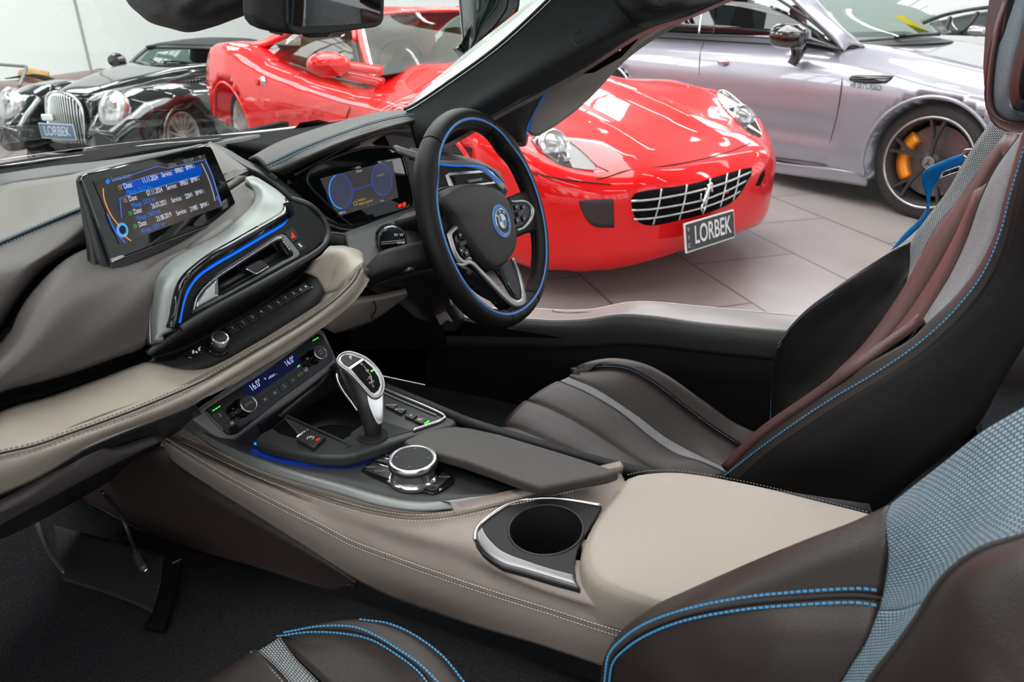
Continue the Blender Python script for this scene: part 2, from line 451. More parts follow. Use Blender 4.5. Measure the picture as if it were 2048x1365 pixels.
# ---- passenger side support block to the right of the screen
patch('corner_pad', [B('425,288,.40;495,338,.34', .3), B('380,300,.38;440,352,.34', .3), B('400,340,.33;448,372,.32', .3)], M['pad_light'], dash, t=.02, lin=True)
prism('corner_pad_edge', B('438,370,.318;497,341,.318;497,350,.318;448,378,.318', .3), .05, M['hood_leather'], dash)
patch('pocket', [B('452,378,.30;472,366,.30;488,352,.30;498,356,.31', .3), B('458,405,.30;475,395,.30;492,378,.295;503,372,.30', .3), B('476,436,.25;490,424,.25;505,404,.25;508,385,.27', .3)], M['pad_leather'], dash, t=.01)
# ---- beige shelf
sh_back = B('-60,868,.19;0,824,.19;100,793,.186;200,758,.178;275,730,.17;300,724,.168;362,738,.155;405,737,.148;440,722,.145;497,690,.14;550,660,.137;600,630,.135;632,606,.135;648,588,.137', .16)
sh_mid = B('-60,905,.15;0,868,.15;100,838,.146;200,802,.138;275,778,.132;320,765,.128;375,762,.122;420,748,.118;470,722,.113;520,694,.11;565,667,.108;612,637,.106;655,607,.106;690,575,.108', .13)
sh_seam = B('-60,930,.115;0,908,.115;65,893,.112;150,864,.108;250,828,.102;325,798,.098;400,765,.094;450,738,.090;510,703,.086;575,665,.083;625,633,.081;675,596,.080;708,562,.082;722,536,.09', .1)
sh_low = B('-60,965,.108;0,948,.108;65,922,.105;150,888,.10;250,850,.095;330,820,.09;400,788,.086;455,758,.082;515,722,.079;577,683,.077;627,650,.075;680,612,.075;714,580,.078;729,552,.088', .1)
sh_bot = B('-60,1010,.125;0,990,.125;80,955,.12;200,885,.115;275,857,.11;330,836,.107;387,812,.105;440,776,.102;510,738,.10;577,693,.098;602,677,.097;650,645,.095;695,612,.095;727,580,.10', .1)
patch('shelf_pad', [sh_back, sh_mid, sh_seam, sh_low, sh_bot], M['beige'], dash, nu=90, m=6, t=.02, label='light beige leather shelf pad with a stitched seam')
patch('shelf_end', [B('622,545,.15;640,562,.145;648,588,.137', .1), B('640,515,.15;662,545,.14;672,575,.12', .1), B('657,494,.16;690,505,.13;700,548,.10', .1), B('668,492,.17;712,500,.14;727,525,.095', .1), B('690,492,.19;722,502,.16;733,552,.10', .1), B('700,500,.21;726,520,.19;735,575,.13', .1)], M['beige'], dash, t=.015, nu=20, m=5)
sh_seam = [s if isinstance(s, Vector) else (s[0], s[1], s[2], s[3] - .003) for s in sh_seam]
tube('shelf_seam', sh_seam, .0012, M['seam'], dash, n=90)
stitch('shelf_stitching', off(sh_seam, -2, -5), M['taupe_yarn'], dash, gap=.0042, ln=.0024, r=.0008, lift=.0035)
stitch('shelf_stitching', off(sh_seam, 3, 9), M['taupe_yarn'], dash, gap=.0042, ln=.0024, r=.0008, lift=.0035)
# ---- lower edges below the shelf
patch('glovebox_lid', [B('-60,1050,.14;0,1026,.14;60,990,.14;110,955,.145;150,930,.15;190,893,.15', .1), B('-60,1075,.155;0,1030,.155;80,1000,.155;150,960,.16;250,905,.16', .1), B('-60,1085,.18;0,1052,.18;90,1005,.18;180,955,.18;330,880,.18', .1)], M['pad_leather'], dash, t=.01)
patch('dash_underside', [B('-60,1005,.13;0,985,.13;200,885,.125;327,837,.12;387,812,.115', .1), B('-60,1080,.26;0,1045,.26;200,945,.26;330,880,.26;420,840,.26', .1), B('-60,1090,.40;0,1080,.40;200,975,.40;330,890,.40;460,840,.40', .1)], M['black'], dash, t=.01)
patch('knee_pad', [B('640,655,.11;700,610,.11;760,600,.12;815,588,.13', .1), B('655,660,.14;705,632,.13;750,612,.13;812,590,.14', .1), B('668,668,.17;695,662,.17;750,640,.17;816,592,.17', .1)], M['beige_side'], dash, t=.01)
tube('knee_pad_joint', B('748,603,.116;752,616,.123;742,638,.162', .1), .0012, M['seam'], dash)

# ---- binnacle hood
h_far = B('496,317,.40;550,287,.40;600,268,.40;655,250,.40;725,231,.39;775,222,.37;812,221,.34;834,227,.31;846,236,.27', .3)
h_seam = B('532,332,.34;560,319,.335;600,300,.33;675,271,.32;750,246,.305;812,233,.285;842,234,.265;847,238,.262', .3)
h_face = B('545,343,.325;575,334,.32;610,317,.31;680,286,.298;750,262,.285;812,246,.27;840,240,.262;847,240,.26', .3)
h_low = B('566,351,.335;605,330,.325;650,308,.315;700,287,.305;750,268,.295;800,256,.285;833,252,.28;845,242,.262', .3)
patch('binnacle_hood', [h_far, [tuple(X(a).lerp(X(b), .5) + Vector((0, 0, .008))) for a, b in zip(cr(h_far, 12), cr(h_seam, 12))], h_seam, h_face, h_low], M['hood_leather'], dash, nu=70, m=6, t=.008, label='dark taupe leather hood over the instruments')
tube('hood_seam', h_seam, .0013, M['seam'], dash, n=70)
stitch('hood_stitching', off(h_seam, 0, -3.5), M['blue_thread_dim'], dash, gap=.0046, ln=.0028, r=.0009, lift=.006)
stitch('hood_stitching', off(h_seam, 0, 4), M['blue_thread_dim'], dash, gap=.0046, ln=.0028, r=.0009, lift=.006)
patch('hood_underside', [h_low, B('575,360,.40;640,330,.40;700,305,.40;750,290,.40;800,280,.39;825,290,.38;850,280,.33;852,262,.30', .3)], M['black'], dash, nu=50, t=.008)
patch('hood_inner_edge', [B('590,352,.33;640,325,.33;700,292,.32;720,288,.32', .3), B('600,360,.37;640,338,.37;690,306,.36;722,290,.34', .3)], M['grey_trim'], dash, t=.004)
patch('column_shroud', [B('690,465,.20;830,415,.20;900,400,.18', .2), B('700,520,.14;800,470,.12;900,450,.10', .2), B('700,560,.10;800,520,.08;900,500,.06', .2)], M['black_soft'], dash, t=.01)
patch('column_side', [B('655,465,.22;690,470,.20;720,500,.17;725,520,.16', .2), B('665,500,.22;700,510,.20;735,540,.17;745,560,.16', .2), B('690,540,.25;730,560,.25;770,580,.2;840,560,.2', .2)], M['black'], dash, t=.01)
patch('column_lower', [B('735,575,.13;790,560,.11;850,540,.10;900,545,.10', .1), B('760,590,.18;800,592,.17;850,585,.16;900,590,.16', .1), B('790,600,.3;840,640,.3;900,640,.3', .1)], M['black'], dash, t=.01)
patch('column_cover', [B('722,545,.11;760,505,.09;800,492,.075;860,478,.06', .1), B('728,560,.10;770,540,.075;810,528,.06;870,510,.045', .1), B('738,575,.11;780,556,.085;820,545,.07;880,535,.06', .1)], M['black_soft'], dash, t=.01)
# ---- instrument cluster
PC = (X((715, 375, 'y', .30)), N((-.05, -.96, .26)))
C_ = lambda t: L(t, 'p', PC)
prism('cluster_housing', C_('614,362;618,345;632,333;675,312;720,298;750,294;775,294;795,300;806,312;812,328;827,400;826,412;815,420;707,451;698,449;664,418;640,395;622,376'), .05, M['glass_black'], dash, bev=.002)
cl = bpy.data.objects[-1] if False else None
clu = [o for o in dash.children if o.name.startswith('cluster_housing')][0]
PC2 = (PC[0] + PC[1] * .0015, PC[1]); C2 = lambda t: L(t, 'p', PC2)
PC3 = (PC[0] + PC[1] * .003, PC[1]); C3 = lambda t: L(t, 'p', PC3)
tube('cluster_rim', C3('614,362;618,345;632,333;675,312;720,298;750,294;775,294;795,300;806,312;812,328;827,400;826,412;815,420;707,451;698,449;664,418;640,395;622,376'), .0022, M['black'], clu, closed=True, n=80)
prism('display', C2('641,357;785,321;797,395;676,434'), .001, emit('cluster_screen', (.05, .045, .045), .95), clu, label='lit instrument display')
ring = emit('cluster_ring', (.03, .10, .75), .75); ringb = emit('cluster_ring_bright', (.02, .30, 1.0), 1.1)
fillr = emit('cluster_fill', (.055, .06, .10), .9)
def ell(cx, cy, rx, ry, rot=0, n=28, a0=0, a1=360, P_=C3):
    o = []
    for i in range(n + (a1 - a0 < 360)):
        t = math.radians(a0 + (a1 - a0) * i / n); x = rx * math.cos(t); y = ry * math.sin(t); r = math.radians(rot)
        o.append('%f,%f' % (cx + x * math.cos(r) - y * math.sin(r), cy + x * math.sin(r) + y * math.cos(r)))
    return P_(';'.join(o))
for cx, cy, rx, ry, rt in ((681.5, 383, 23, 34.5, -6), (763.5, 359, 20, 32, -4)):
    prism('dial', ell(cx, cy, rx, ry, rt, P_=C3), .0008, fillr, clu)
    tube('dial_ring', ell(cx, cy, rx, ry, rt), .0007, ring, clu, closed=True, n=50, k=5)
tube('dial_ring', ell(681.5, 383, 23, 34.5, -6, a0=95, a1=250), .0010, ringb, clu, n=30, k=5)
prism('light_band', C3('706,378;743,367;744,371;706,383'), .0006, emit('cluster_band', (.05, .07, .28), .8), clu)
EXC = (X((785, 321, 'p', PC3)) - X((641, 357, 'p', PC3))).normalized(); EYC = PC[1].cross(EXC).normalized()
tw = emit('cluster_text', (.75, .78, .85), .7); ty = emit('cluster_text_amber', (.75, .5, .12), .7)
def ct(s, u, v, sz, m_=None, al='LEFT'): text(s, (u, v, 'p', (PC[0] + PC[1] * .004, PC[1])), EXC, EYC, sz, m_ or tw, clu, align=al)
ct('+19.0°c', 710, 337, .0055); ct('2:28 pm', 712, 344, .0055); ct('COMFORT', 754, 353, .0045, emit('cluster_dim', (.4, .45, .6), .6))
ct('Vehicle is', 715, 402, .0062, ty); ct('ready to operate', 717, 409, .0062, ty)
tube('warning_symbol', ell(711, 407, 3.5, 4, 0), .0004, ty, clu, closed=True, n=20, k=4)
ct('40963 km', 677, 428, .005); ct('71 km', 760, 403, .0045); ct('7', 735, 411, .006, ringb); ct('- - -', 780, 397, .0045)
prism('warning_light', C3('797,410;803,408;803,413;797,415'), .0006, M['red_led'], clu); prism('warning_light', C3('805,406;811,404;812,411;806,413'), .0006, M['red_led'], clu)
# the long grey frame that runs from the screen to under the cluster
fr_in = B('420,283,.45;455,298,.42;492,320,.39;532,338,.355;566,363,.33;600,391,.31;640,424,.292;680,448,.28;702,452,.277;725,449,.272;775,434,.268;835,412,.262', .3)
fr_mid = B('412,290,.44;450,308,.41;488,330,.375;526,350,.338;560,377,.312;596,407,.29;634,438,.272;674,457,.262;702,461,.258;728,458,.256;778,442,.252;840,420,.25', .3)
fr_out = B('412,300,.44;446,318,.41;482,342,.38;505,352,.36;545,386,.335;578,414,.31;620,440,.29;655,458,.28;685,464,.272;712,463,.27;760,450,.266;842,424,.262', .3)
patch('binnacle_frame', [fr_in, fr_mid, fr_out], M['grey_trim'], dash, nu=70, m=6, t=.012)

# ---- centre fascia (silver arch with vent)
def arch(y0): return y0
silv_out = B('301,690,.166;300,640,.172;306,590,.178;315,550,.184;334,525,.19;358,508,.194;400,488,.197;440,468,.20;475,437,.205;500,415,.212;509,397,.222;506,380,.235;496,362,.25;492,355,.262;505,351,.262', .2)
silv_mid = B('314,676,.154;318,640,.158;324,600,.162;334,565,.166;352,541,.170;378,522,.172;415,500,.174;455,478,.176;492,450,.180;520,425,.186;530,402,.196;530,385,.21;522,370,.23;514,360,.25;511,354,.262', .2)
silv_in = B('347,657,.146;352,640,.148;358,605,.150;366,574,.152;380,552,.154;400,534,.156;430,512,.157;475,486,.159;525,457,.162;560,436,.166;578,421,.172;579,408,.182;566,390,.204;545,374,.232;517,356,.262', .2)
patch('fascia_trim', [silv_out, silv_mid, silv_in], M['silver'], dash, nu=90, m=6, t=.01, label='satin silver arched trim around the centre vent')
patch('fascia_trim_edge', [B('294,692,.172;294,645,.176;299,600,.182;310,558,.19;320,540,.194;332,524,.196', .2), silv_out[:5]], M['satin_chrome'], dash, nu=30, t=.01)
g_in = B('352,663,.150;360,640,.152;367,608,.154;378,580,.156;396,554,.158;425,531,.16;475,501,.162;525,471,.165;570,444,.169;586,428,.173;588,412,.180', .2)
patch('fascia_gloss_band', [[(p[0], p[1], p[2], p[3] - .003) for p in silv_in[:13]], [(p[0], p[1], p[2], p[3] - .002) for p in g_in]], M['gloss'], dash, nu=70, t=.008)
led = B('359,646,.150;364,617,.152;373,587,.153;392,558,.155;425,533,.157;475,504,.159;525,474,.162;570,447,.166;585,432,.170;589,422,.174', .2)
tube('light_strip', led, .0016, M['blue_led'], dash, n=80, label='glowing blue light strip')
# fascia back panel around the vent
fasc = B('583,402,.200;600,410,.182;625,425,.174;645,446,.168;651,464,.160;646,480,.152;630,496,.144;575,532,.138;500,573,.137;425,614,.139;366,652,.146;360,655,.149;362,640,.156;375,600,.160;398,560,.163;430,536,.165;475,508,.167;525,478,.170;570,451,.174;590,430,.178', .2)
PF = (X((500, 540, 'y', .160)), N((-.14, -.93, .33)))
F_ = lambda t, o=0.0: L(t, 'p', (PF[0] + PF[1] * o, PF[1]))
prism('fascia_panel', F_('583,402;600,410;625,425;645,446;651,464;646,480;630,496;575,532;500,573;425,614;366,652;358,650;360,635;373,598;394,562;426,537;475,508;525,478;570,451;590,430'), .03, M['black_soft'], dash, holes=[F_('437,557;552,483;568,478;584,505;586,514;550,533;437,592')])
tube('fascia_lip', B('583,398,.195;620,411,.172;645,436,.162;656,462,.152;652,483,.144;635,502,.137;575,538,.131;500,580,.130;425,620,.133;362,658,.142', .2), .0042, M['grey_trim'], dash, n=70)
tube('fascia_lower_trim', F_('364,653;400,633;450,606;520,568;580,533;612,512', .001), .0022, M['silver_dark'], dash, n=40)
# vent
prism('vent_cavity', F_('436,556;552,482;570,477;588,506;588,516;550,536;436,594', -.030), .002, M['void'], dash)
vent = prism('air_vent', F_('384,628;387,605;399,588;418,563;440,543;552,472;566,468;573,471;599,503;600,510;595,515;447,597;430,606', .001), .026, M['silver'], dash, bev=.0012,
             holes=[F_('436,557;440,552;552,482;564,479;588,507;586,513;550,532;448,590;438,592', .001)], label='silver framed slanted centre air vent')
prism('vent_wedge', F_('392,619;394,604;410,581;434,559;433,588;440,593', .0045), .006, M['satin_chrome'], vent, bev=.002)
tube('vent_upper_bead', F_('387,623;393,597;408,576;436,553;470,531;552,479;566,475', .004), .0013, M['satin_chrome'], vent, n=50)
for a, b in (('438,578', '582,496'), ('438,587', '586,508')):
    ob = sweep('vent_slat', F_(a + ';' + b, -.010), rect(.009, .0016), M['black'], vent, lin=True, n=2, up=PF[1])
prism('vent_slider', F_('490,536;522,520;539,531;512,548', .010), .016, M['black'], vent, bev=.0015)
tube('vent_slider_edge', F_('492,538;512,549;538,533', .011), .0010, M['satin_chrome'], vent, lin=True, n=12)
prism('vent_wheel', F_('560,484;566,481;585,506;583,512;577,512;562,492', .002), .012, M['gloss'], vent, bev=.002)
for q in range(4): prism('vent_wheel_mark', F_('%f,%f;%f,%f;%f,%f' % (566 + q * 3.6, 483 + q * 4.4, 569 + q * 3.6, 484 + q * 4.4, 568 + q * 3.6, 487 + q * 4.4), .0026), .0005, M['white_mark'], vent)
haz = prism('hazard_button', F_('569,466;587,453;600,477;586,487', .002), .006, M['black'], dash, bev=.001)
prism('hazard_triangle', F_('584,464;591,475;583,477', .0028), .0006, M['red_led'], haz)
lk = prism('lock_button', F_('588,488;601,479;614,496;601,505', .002), .006, M['black'], dash, bev=.001)
prism('lock_symbol', F_('596,488;599,487;605,493;602,495', .0028), .0006, M['white_mark'], lk)
# ---- audio panel
PA = (X((500, 665, 'y', .142)), N((-.10, -.50, .86)))
A_ = lambda t, o=0.0: L(t, 'p', (PA[0] + PA[1] * o, PA[1]))
patch('fascia_underside', [B('298,712,.160;362,665,.150;425,626,.140;500,585,.138;575,545,.138;632,505,.142', .2), B('310,715,.20;380,690,.20;450,650,.20;520,610,.20;590,560,.20;630,525,.20', .2), A_('292,726;330,728;420,685;520,630;600,575;630,546')], M['black'], dash, t=.006)
patch('audio_panel', [A_('300,722;340,720;392,692;450,655;520,615;575,585;612,560;622,548;630,548'), A_('298,726;362,741;405,738;440,723;497,691;550,661;600,631;634,605;650,586')], M['black_soft'], dash, nu=50, t=.006, m=3)
prism('button_strip', A_('446,655;611,563;627,575;463,672', .0012), .003, M['gloss'], dash)
tl, tr, br, bl = [X((u, v, 'p', (PA[0] + PA[1] * .003, PA[1]))) for u, v in ((448, 655), (609, 565), (625, 576), (463, 671))]
def bil(s, t): return tl.lerp(tr, s).lerp(bl.lerp(br, s), t)
exA = (tr - tl).normalized(); eyA = PA[1].cross(exA).normalized()
edges_ = [0, .115, .225, .335, .44, .545, .645, .745, .85, 1]
for i in range(9):
    s0, s1 = edges_[i] + .004, edges_[i + 1] - .004
    b_ = prism('preset_button', [bil(s0, .06), bil(s1, .06), bil(s1, .94), bil(s0, .94)], .003, M['black'], dash, bev=.0006, nrm=PA[1])
    if i < 8: text(str(i + 1), bil((s0 + s1) / 2, .5) + PA[1] * .0002, exA, eyA, .0065, M['white_mark'], b_, align='CENTER', sx=.8)
    else:
        for q in (-1, 1):
            c = bil((s0 + s1) / 2 + q * .035, .5) + PA[1] * .0006
            prism('arrow_mark', [c + exA * q * .0022, c + eyA * .002 - exA * q * .001, c - eyA * .002 - exA * q * .001], .0004, M['white_mark'], b_, nrm=PA[1])
db = prism('driver_assist_button', A_('364,707;408,682;419,695;406,705;384,717;376,715', .002), .004, M['gloss'], dash, bev=.0008)
for a in ('384,702;388,700;389,706;385,708', '390,703;393,702;396,705;393,707', '396,697;399,695;401,701;398,703', '399,694;402,693;400,697;398,698'): prism('assist_symbol', A_(a, .0025), .0006, M['white_mark'], db)
vk = lathe('volume_knob', X(A_('434,698', 0)[0]), PA[1], [(.0135, 0), (.0125, .003), (.0105, .004), (.0105, .011), (.0098, .012), (.0098, .019), (.0085, .0205)], M['gloss'], dash, label='round volume knob with a silver ring')
lathe('knob_ring', X(A_('434,698', 0)[0]), PA[1], [(.0102, .0125), (.0104, .014), (.0104, .018), (.0100, .0207), (.0080, .0212), (.0078, .0205), (.0078, .012)], M['satin_chrome'], vk)
lathe('knob_cap', X(A_('434,698', 0)[0]), PA[1], [(.0079, .019), (.0079, .0212), (.001, .0215)], M['black'], vk)
tube('power_mark', [X(A_('440,709', .001)[0]) + exA * .0018 * math.cos(t) + eyA * .0018 * math.sin(t) for t in np.linspace(0, 6, 9)], .0003, M['white_mark'], dash, n=12, k=4)

# ---- driver side vent
PV = (X((945, 360, 'y', .11)), N((-.1, -.95, .28)))
V_ = lambda t, o=0.0: L(t, 'p', (PV[0] + PV[1] * o, PV[1]))
patch('end_cap_top', [B('820,295,.22;870,302,.22;905,308,.20;960,322,.19;1000,345,.18', .2), B('820,308,.17;880,320,.14;940,326,.13;985,340,.13;1012,372,.13', .2)], M['black_soft'], dash, t=.01)
patch('end_trim', [V_('790,290;840,306;878,320;930,322;965,330;985,345;1015,375'), V_('800,303;840,318;878,330;930,332;960,340;978,352;1006,380', .004)], M['silver'], dash, t=.006, nu=40)
tube('light_strip', V_('876,328;910,332;945,332;970,338;985,350;1003,366', .005), .0014, M['blue_led'], dash, n=40, label='blue light strip above the driver side vent')
prism('end_panel', V_('862,324;876,330;950,338;985,352;1006,374;1016,382;1000,410;940,470;870,450'), .02, M['black_soft'], dash)
prism('cluster_side', B('806,300;822,318;880,330;880,470;835,430;820,400;812,340', .325), .03, M['black'], dash)
prism('dash_end', B('770,272;815,252;850,238;905,270;905,330;868,345;826,330;808,312;780,292', .33), .04, M['black'], dash)
dv = prism('air_vent', V_('891,350;897,345;975,339;986,345;996,360;994,367;905,378;898,372', .003), .018, M['satin_chrome'], dash, bev=.001, holes=[V_('899,352;974,345;988,360;985,364;908,372', .003)], label='small chrome framed vent behind the steering wheel')
prism('vent_cavity', V_('898,351;975,344;989,361;986,365;908,373', -.008), .002, M['void'], dv)
sweep('vent_slat', V_('903,362;986,355', -.002), rect(.006, .0015), M['black'], dv, lin=True, n=2, up=PV[1])
prism('vent_slider', V_('935,360;965,356;966,361;940,366', .005), .008, M['silver'], dv, bev=.0008)
prism('vent_wheel', V_('900,354;906,353;913,366;907,369', .003), .004, M['gloss'], dv)

# ---- rotary stalk
stk = X((786, 484, 'd', 1.09)); sa = N((-.70, -.62, .12))
st = lathe('stalk', stk, sa, [(.008, -.06), (.012, -.045), (.0225, -.035), (.0235, -.03), (.0235, -.006), (.022, -.002), (.020, 0)], M['gloss'], dash, label='round ended wiper stalk beside the steering wheel')
for q in (-1, 1): obox('stalk_ridge', stk + sa * .001 + Vector((0, 0, q * .0015)), (sa, sa.cross(ZZ), ZZ), (.0015, .036, .001), M['dim_mark'], st)
tube('stalk_ring', [stk + sa * -.0015 + (sa.cross(ZZ).normalized() * math.cos(t) + sa.cross(ZZ).cross(sa).normalized() * math.sin(t)) * .0215 for t in np.linspace(0, 2 * math.pi, 24, endpoint=False)], .0008, M['silver_dark'], st, closed=True, n=36)
for du, dv_ in ((792, 470), (798, 486), (803, 470), (806, 486)): text('∩' if False else 'W', (du, dv_, 'd', 1.07), (.5, -.8, 0), (0, 0, 1), .006, M['white_mark'], st, align='CENTER')
sweep('lower_stalk', [(780, 553, 'y', .10), (810, 541, 'y', .06), (826, 536, 'y', .05)], [(-.006, 0), (0, -.003), (.006, 0), (0, .003)], M['gloss'], dash, n=12)

# ================================================================ INFOTAINMENT DISPLAY
SCN = N((.226, -.956, .185)); PS = (X((315, 400, 'd', .852)), SCN)
S_ = lambda t, o=0.0: L(t, 'p', (PS[0] + PS[1] * o, PS[1]))
c0, c1, c2, c3 = [X((u, v, 'p', PS)) for u, v in ((187, 362), (410, 309), (446, 412.5), (239.5, 488.8))]
disp = thing('infotainment_display', 'wide dash display showing the service history list, beside the silver vent arch', 'display', tuple((c2 + c3) / 2))
EX = ((c1 - c0) + (c2 - c3)).normalized(); EY = PS[1].cross(EX).normalized()
prism('screen_housing', S_('160,360;163,351;170,347;405,287;418,288;426,297;470,398;477,429;466,443;222,546;210,546;200,520;185,460', -.004), .0075, M['black'], disp, bev=.004, seg=3)
prism('housing_side', S_('162,360;166,352;222,524;221,547;206,550;188,543;186,525;182,480', -.008), .008, M['black'], disp, bev=.004)
prism('screen_glass', S_('163,358;167,351;176,347;410,291;420,292;425,298;470,402;476,429;222,524', 0), .006, M['glass_black'], disp, bev=.0015)
prism('lower_bezel', S_('222,526;476,431;476,440;222,546', -.0015), .01, M['black'], disp, bev=.001)
sweep('bezel_line', S_('223,525;475,430', .0006), rect(.0008, .0008), M['silver_dark'], disp, lin=True, n=2)
prism('bezel_tab', S_('222,518;244,510;250,513;224,526', .001), .002, M['satin_chrome'], disp)
# lit image, with a blotchy brown reflection painted into its glow
ims = principled('screen_image_reflect', (.01, .01, .01), .3, emis=(1, 1, 1), es=1)
nt = ims.node_tree; bb = nt.nodes['Principled BSDF']; tc = nt.nodes.new('ShaderNodeTexCoord'); gr = nt.nodes.new('ShaderNodeTexNoise'); gr.inputs['Scale'].default_value = 9
rp = nt.nodes.new('ShaderNodeValToRGB'); rp.color_ramp.elements[0].color = (.012, .011, .011, 1); rp.color_ramp.elements[1].color = (.055, .042, .036, 1); rp.color_ramp.elements[0].position = .42; rp.color_ramp.elements[1].position = .62
nt.links.new(tc.outputs['Object'], gr.inputs['Vector']); nt.links.new(gr.outputs[0], rp.inputs[0]); nt.links.new(rp.outputs[0], bb.inputs['Emission Color'])
scr = prism('lit_screen', [X((u, v, 'p', (PS[0] + SCN * .0008, SCN))) for u, v in ((187, 362), (410, 309), (446, 412.5), (239.5, 488.8))], .0005, ims, disp, label='lit screen image with a list of service entries')
P1 = (PS[0] + SCN * .0016, SCN); P2 = (PS[0] + SCN * .0022, SCN)
T1 = lambda t: L(t, 'p', P1); T2 = lambda t: L(t, 'p', P2)
bar = emit('screen_bar', (.0, .07, .50), .9); lb = emit('screen_line', (.10, .20, .75), .8); wt = emit('screen_white', (.8, .85, .95), .9); bt = emit('screen_blue_text', (.02, .22, .85), .9)
prism('selection_bar', T1('240,370;398,330;402,337;404,350;262,390'), .0003, bar, scr)
prism('selection_bar_dark', T1('255,378;400,340;403,349;261,388'), .0002, emit('screen_bar_lower', (.0, .10, .42), .7), scr)
for ln in ('224,363;323,330;336,337;412,319', '236,372;300,351;380,333', '250,392;400,352', '240,398;243,437', '238,398;262,391'):
    tube('menu_line', T1(ln), .0005, lb, scr, lin=True, n=10, k=4)
tube('menu_arc', T1('206,377;209,400;222,430;238,452;252,474;262,482'), .0006, emit('screen_orange', (.85, .38, .12), .9), scr, k=5)
tube('menu_arc', T1('215,428;225,452;232,465;250,486'), .0007, lb, scr, k=5)
tube('menu_arc', T1('403,327;412,345;420,365;428,392;430,402'), .0006, emit('screen_pale', (.5, .55, .8), .7), scr, k=5)
tube('menu_arc', T1('411,322;422,345;435,385;443,412'), .0009, lb, scr, k=5)
prism('controller_icon', ell(245, 460.5, 11.5, 15, -12, P_=T1), .0004, emit('icon_ring', (.10, .42, .85), .9), scr)
prism('controller_icon_core', ell(245.5, 460, 6.5, 9, -12, P_=T2), .0004, emit('icon_core', (.01, .02, .05), .5), scr)
tube('scroll_mark', ell(436.5, 396, 3, 4, 0, P_=T1), .0005, lb, scr, closed=True, n=16, k=4)
prism('title_icon', T1('211,362;217,357;220,362;219,367;213,368'), .0003, bt, scr)
def st_(s, u, v, sz, m_, al='LEFT'): text(s, (u, v, 'p', P2), EX, EY, sz, m_, scr, align=al, sx=.80)
lbt = emit('screen_title', (.20, .32, .75), .8)
st_('Service history', 222, 360, .0068, lbt)
gt = emit('screen_grey', (.35, .36, .42), .8)
st_('2:28 pm', 336, 332, .0062, gt); st_('FOX 1019', 367, 324, .0062, gt); st_('TP', 397, 316, .0062, gt)
rowsx = [('11.11.2024', '09063', '33123 km', 'OK'), ('07.11.2024', '09063', '33123 km', 'OK'), ('26.03.2021', '22041', '24674 km', 'OK'), ('23.08.2019', '21985', '10331 km', 'OK')]
am = emit('screen_amber', (.6, .32, .03), .9); gn = emit('screen_green', (.05, .5, .06), .9)
for i, (d_, c_, k_, o_) in enumerate(rowsx):
    u0, v0 = 247 + i * 9.9, 372.5 + i * 25.6
    st_('OK', u0 - 11, v0 + 5, .0060, am if i < 2 else gn)
    st_('Date:', u0, v0 + 1, .0082, wt); st_(d_, u0 + 36.5 - i * .3, v0 - 10, .0082, wt); st_('Service:', u0 + 75.5, v0 - 21.5, .0082, wt)
    st_(c_, u0 + 103, v0 - 29.5, .0082, wt); st_('BMW i', u0 + 124, v0 - 36, .0082, wt)
    st_('Mileage: ' + k_, u0 + 5, v0 + 14.5, .0072, bt)
# ================================================================ CENTRE CONSOLE
con = thing('centre_console', 'beige leather centre console with a cup holder running between the two front seats', 'console', (-.03, -.1, .5))
Zc = lambda t, a: L(t, 'z', a)
Xc = lambda t, a: L(t, 'x', a)
tr_out = Zc('352,835,.772;367,850,.768;390,869,.766;440,902,.763;515,938,.760;600,966,.757;680,988,.756;755,1010,.755;830,1021,.755;905,1017,.755;955,1007,.755;1010,996,.755;1056,986,.755', .755)
tr_in = Zc('358,826,.776;378,843,.774;400,861,.772;448,890,.770;520,918,.766;600,945,.763;680,966,.760;755,988,.758;825,1001,.757;890,1001,.757;950,993,.757;1005,988,.757;1055,983,.757', .755)
patch('trim_rail', [tr_out, [tuple(X(a).lerp(X(b), .5) + Vector((0, 0, .0035))) for a, b in zip(cr(tr_out, 16), cr(tr_in, 16))], tr_in], M['silver'], con, nu=80, m=4, t=.008, label='satin silver rail along the console edge')
tray_far = Zc('380,828,.770;430,850,.765;475,885,.757;510,897,.753;547,914,.751;615,925,.75;690,920,.75;740,908,.75;807,888,.75;850,905,.75;930,940,.75;1050,980,.752;1075,981,.755', .75)
patch('tray', [tr_in, tray_far], M['grey_soft'], con, nu=70, m=6, t=.01, label='dark grey tray around the round controller')
# cream side
e0 = Zc('340,852,.765;352,842,.764;368,856,.762;390,874,.760;440,907,.758;515,943,.755;600,971,.752;680,993,.751;755,1014,.750;830,1025,.750;905,1021,.751;1000,1000,.752;1080,984,.754;1180,960,.756;1245,947,.757', .75)
e1 = [(330, 868, 'z', .752), (345, 868, 'z', .75), (365, 878, 'z', .748), (410, 900, 'z', .744), (513, 948, 'z', .740), (600, 981, 'z', .738), (680, 1008, 'z', .738), (755, 1027, 'z', .740), (830, 1036, 'z', .744), (905, 1030, 'z', .750), (1000, 1009, 'z', .7525), (1080, 992, 'z', .7545), (1180, 968, 'z', .7565), (1246, 955, 'z', .757)]
e12 = Zc('328,870,.751;345,873,.749;367,885,.747;412,909,.742;520,960,.736;610,997,.733;690,1028,.732;765,1053,.733;850,1076,.737;930,1094,.742;990,1130,.743;1080,1163,.742;1162,1184,.742;1300,1222,.740;1400,1250,.74', .75)
e2 = Xc('325,876,-.098;334,884,-.106;360,900,-.116;400,925,-.122;444,951,-.125;547,1006,-.127;640,1053,-.128;700,1085,-.129;780,1116,-.131;880,1152,-.134;971,1183,-.138;1100,1224,-.142;1235,1267,-.147;1400,1310,-.15', 0)
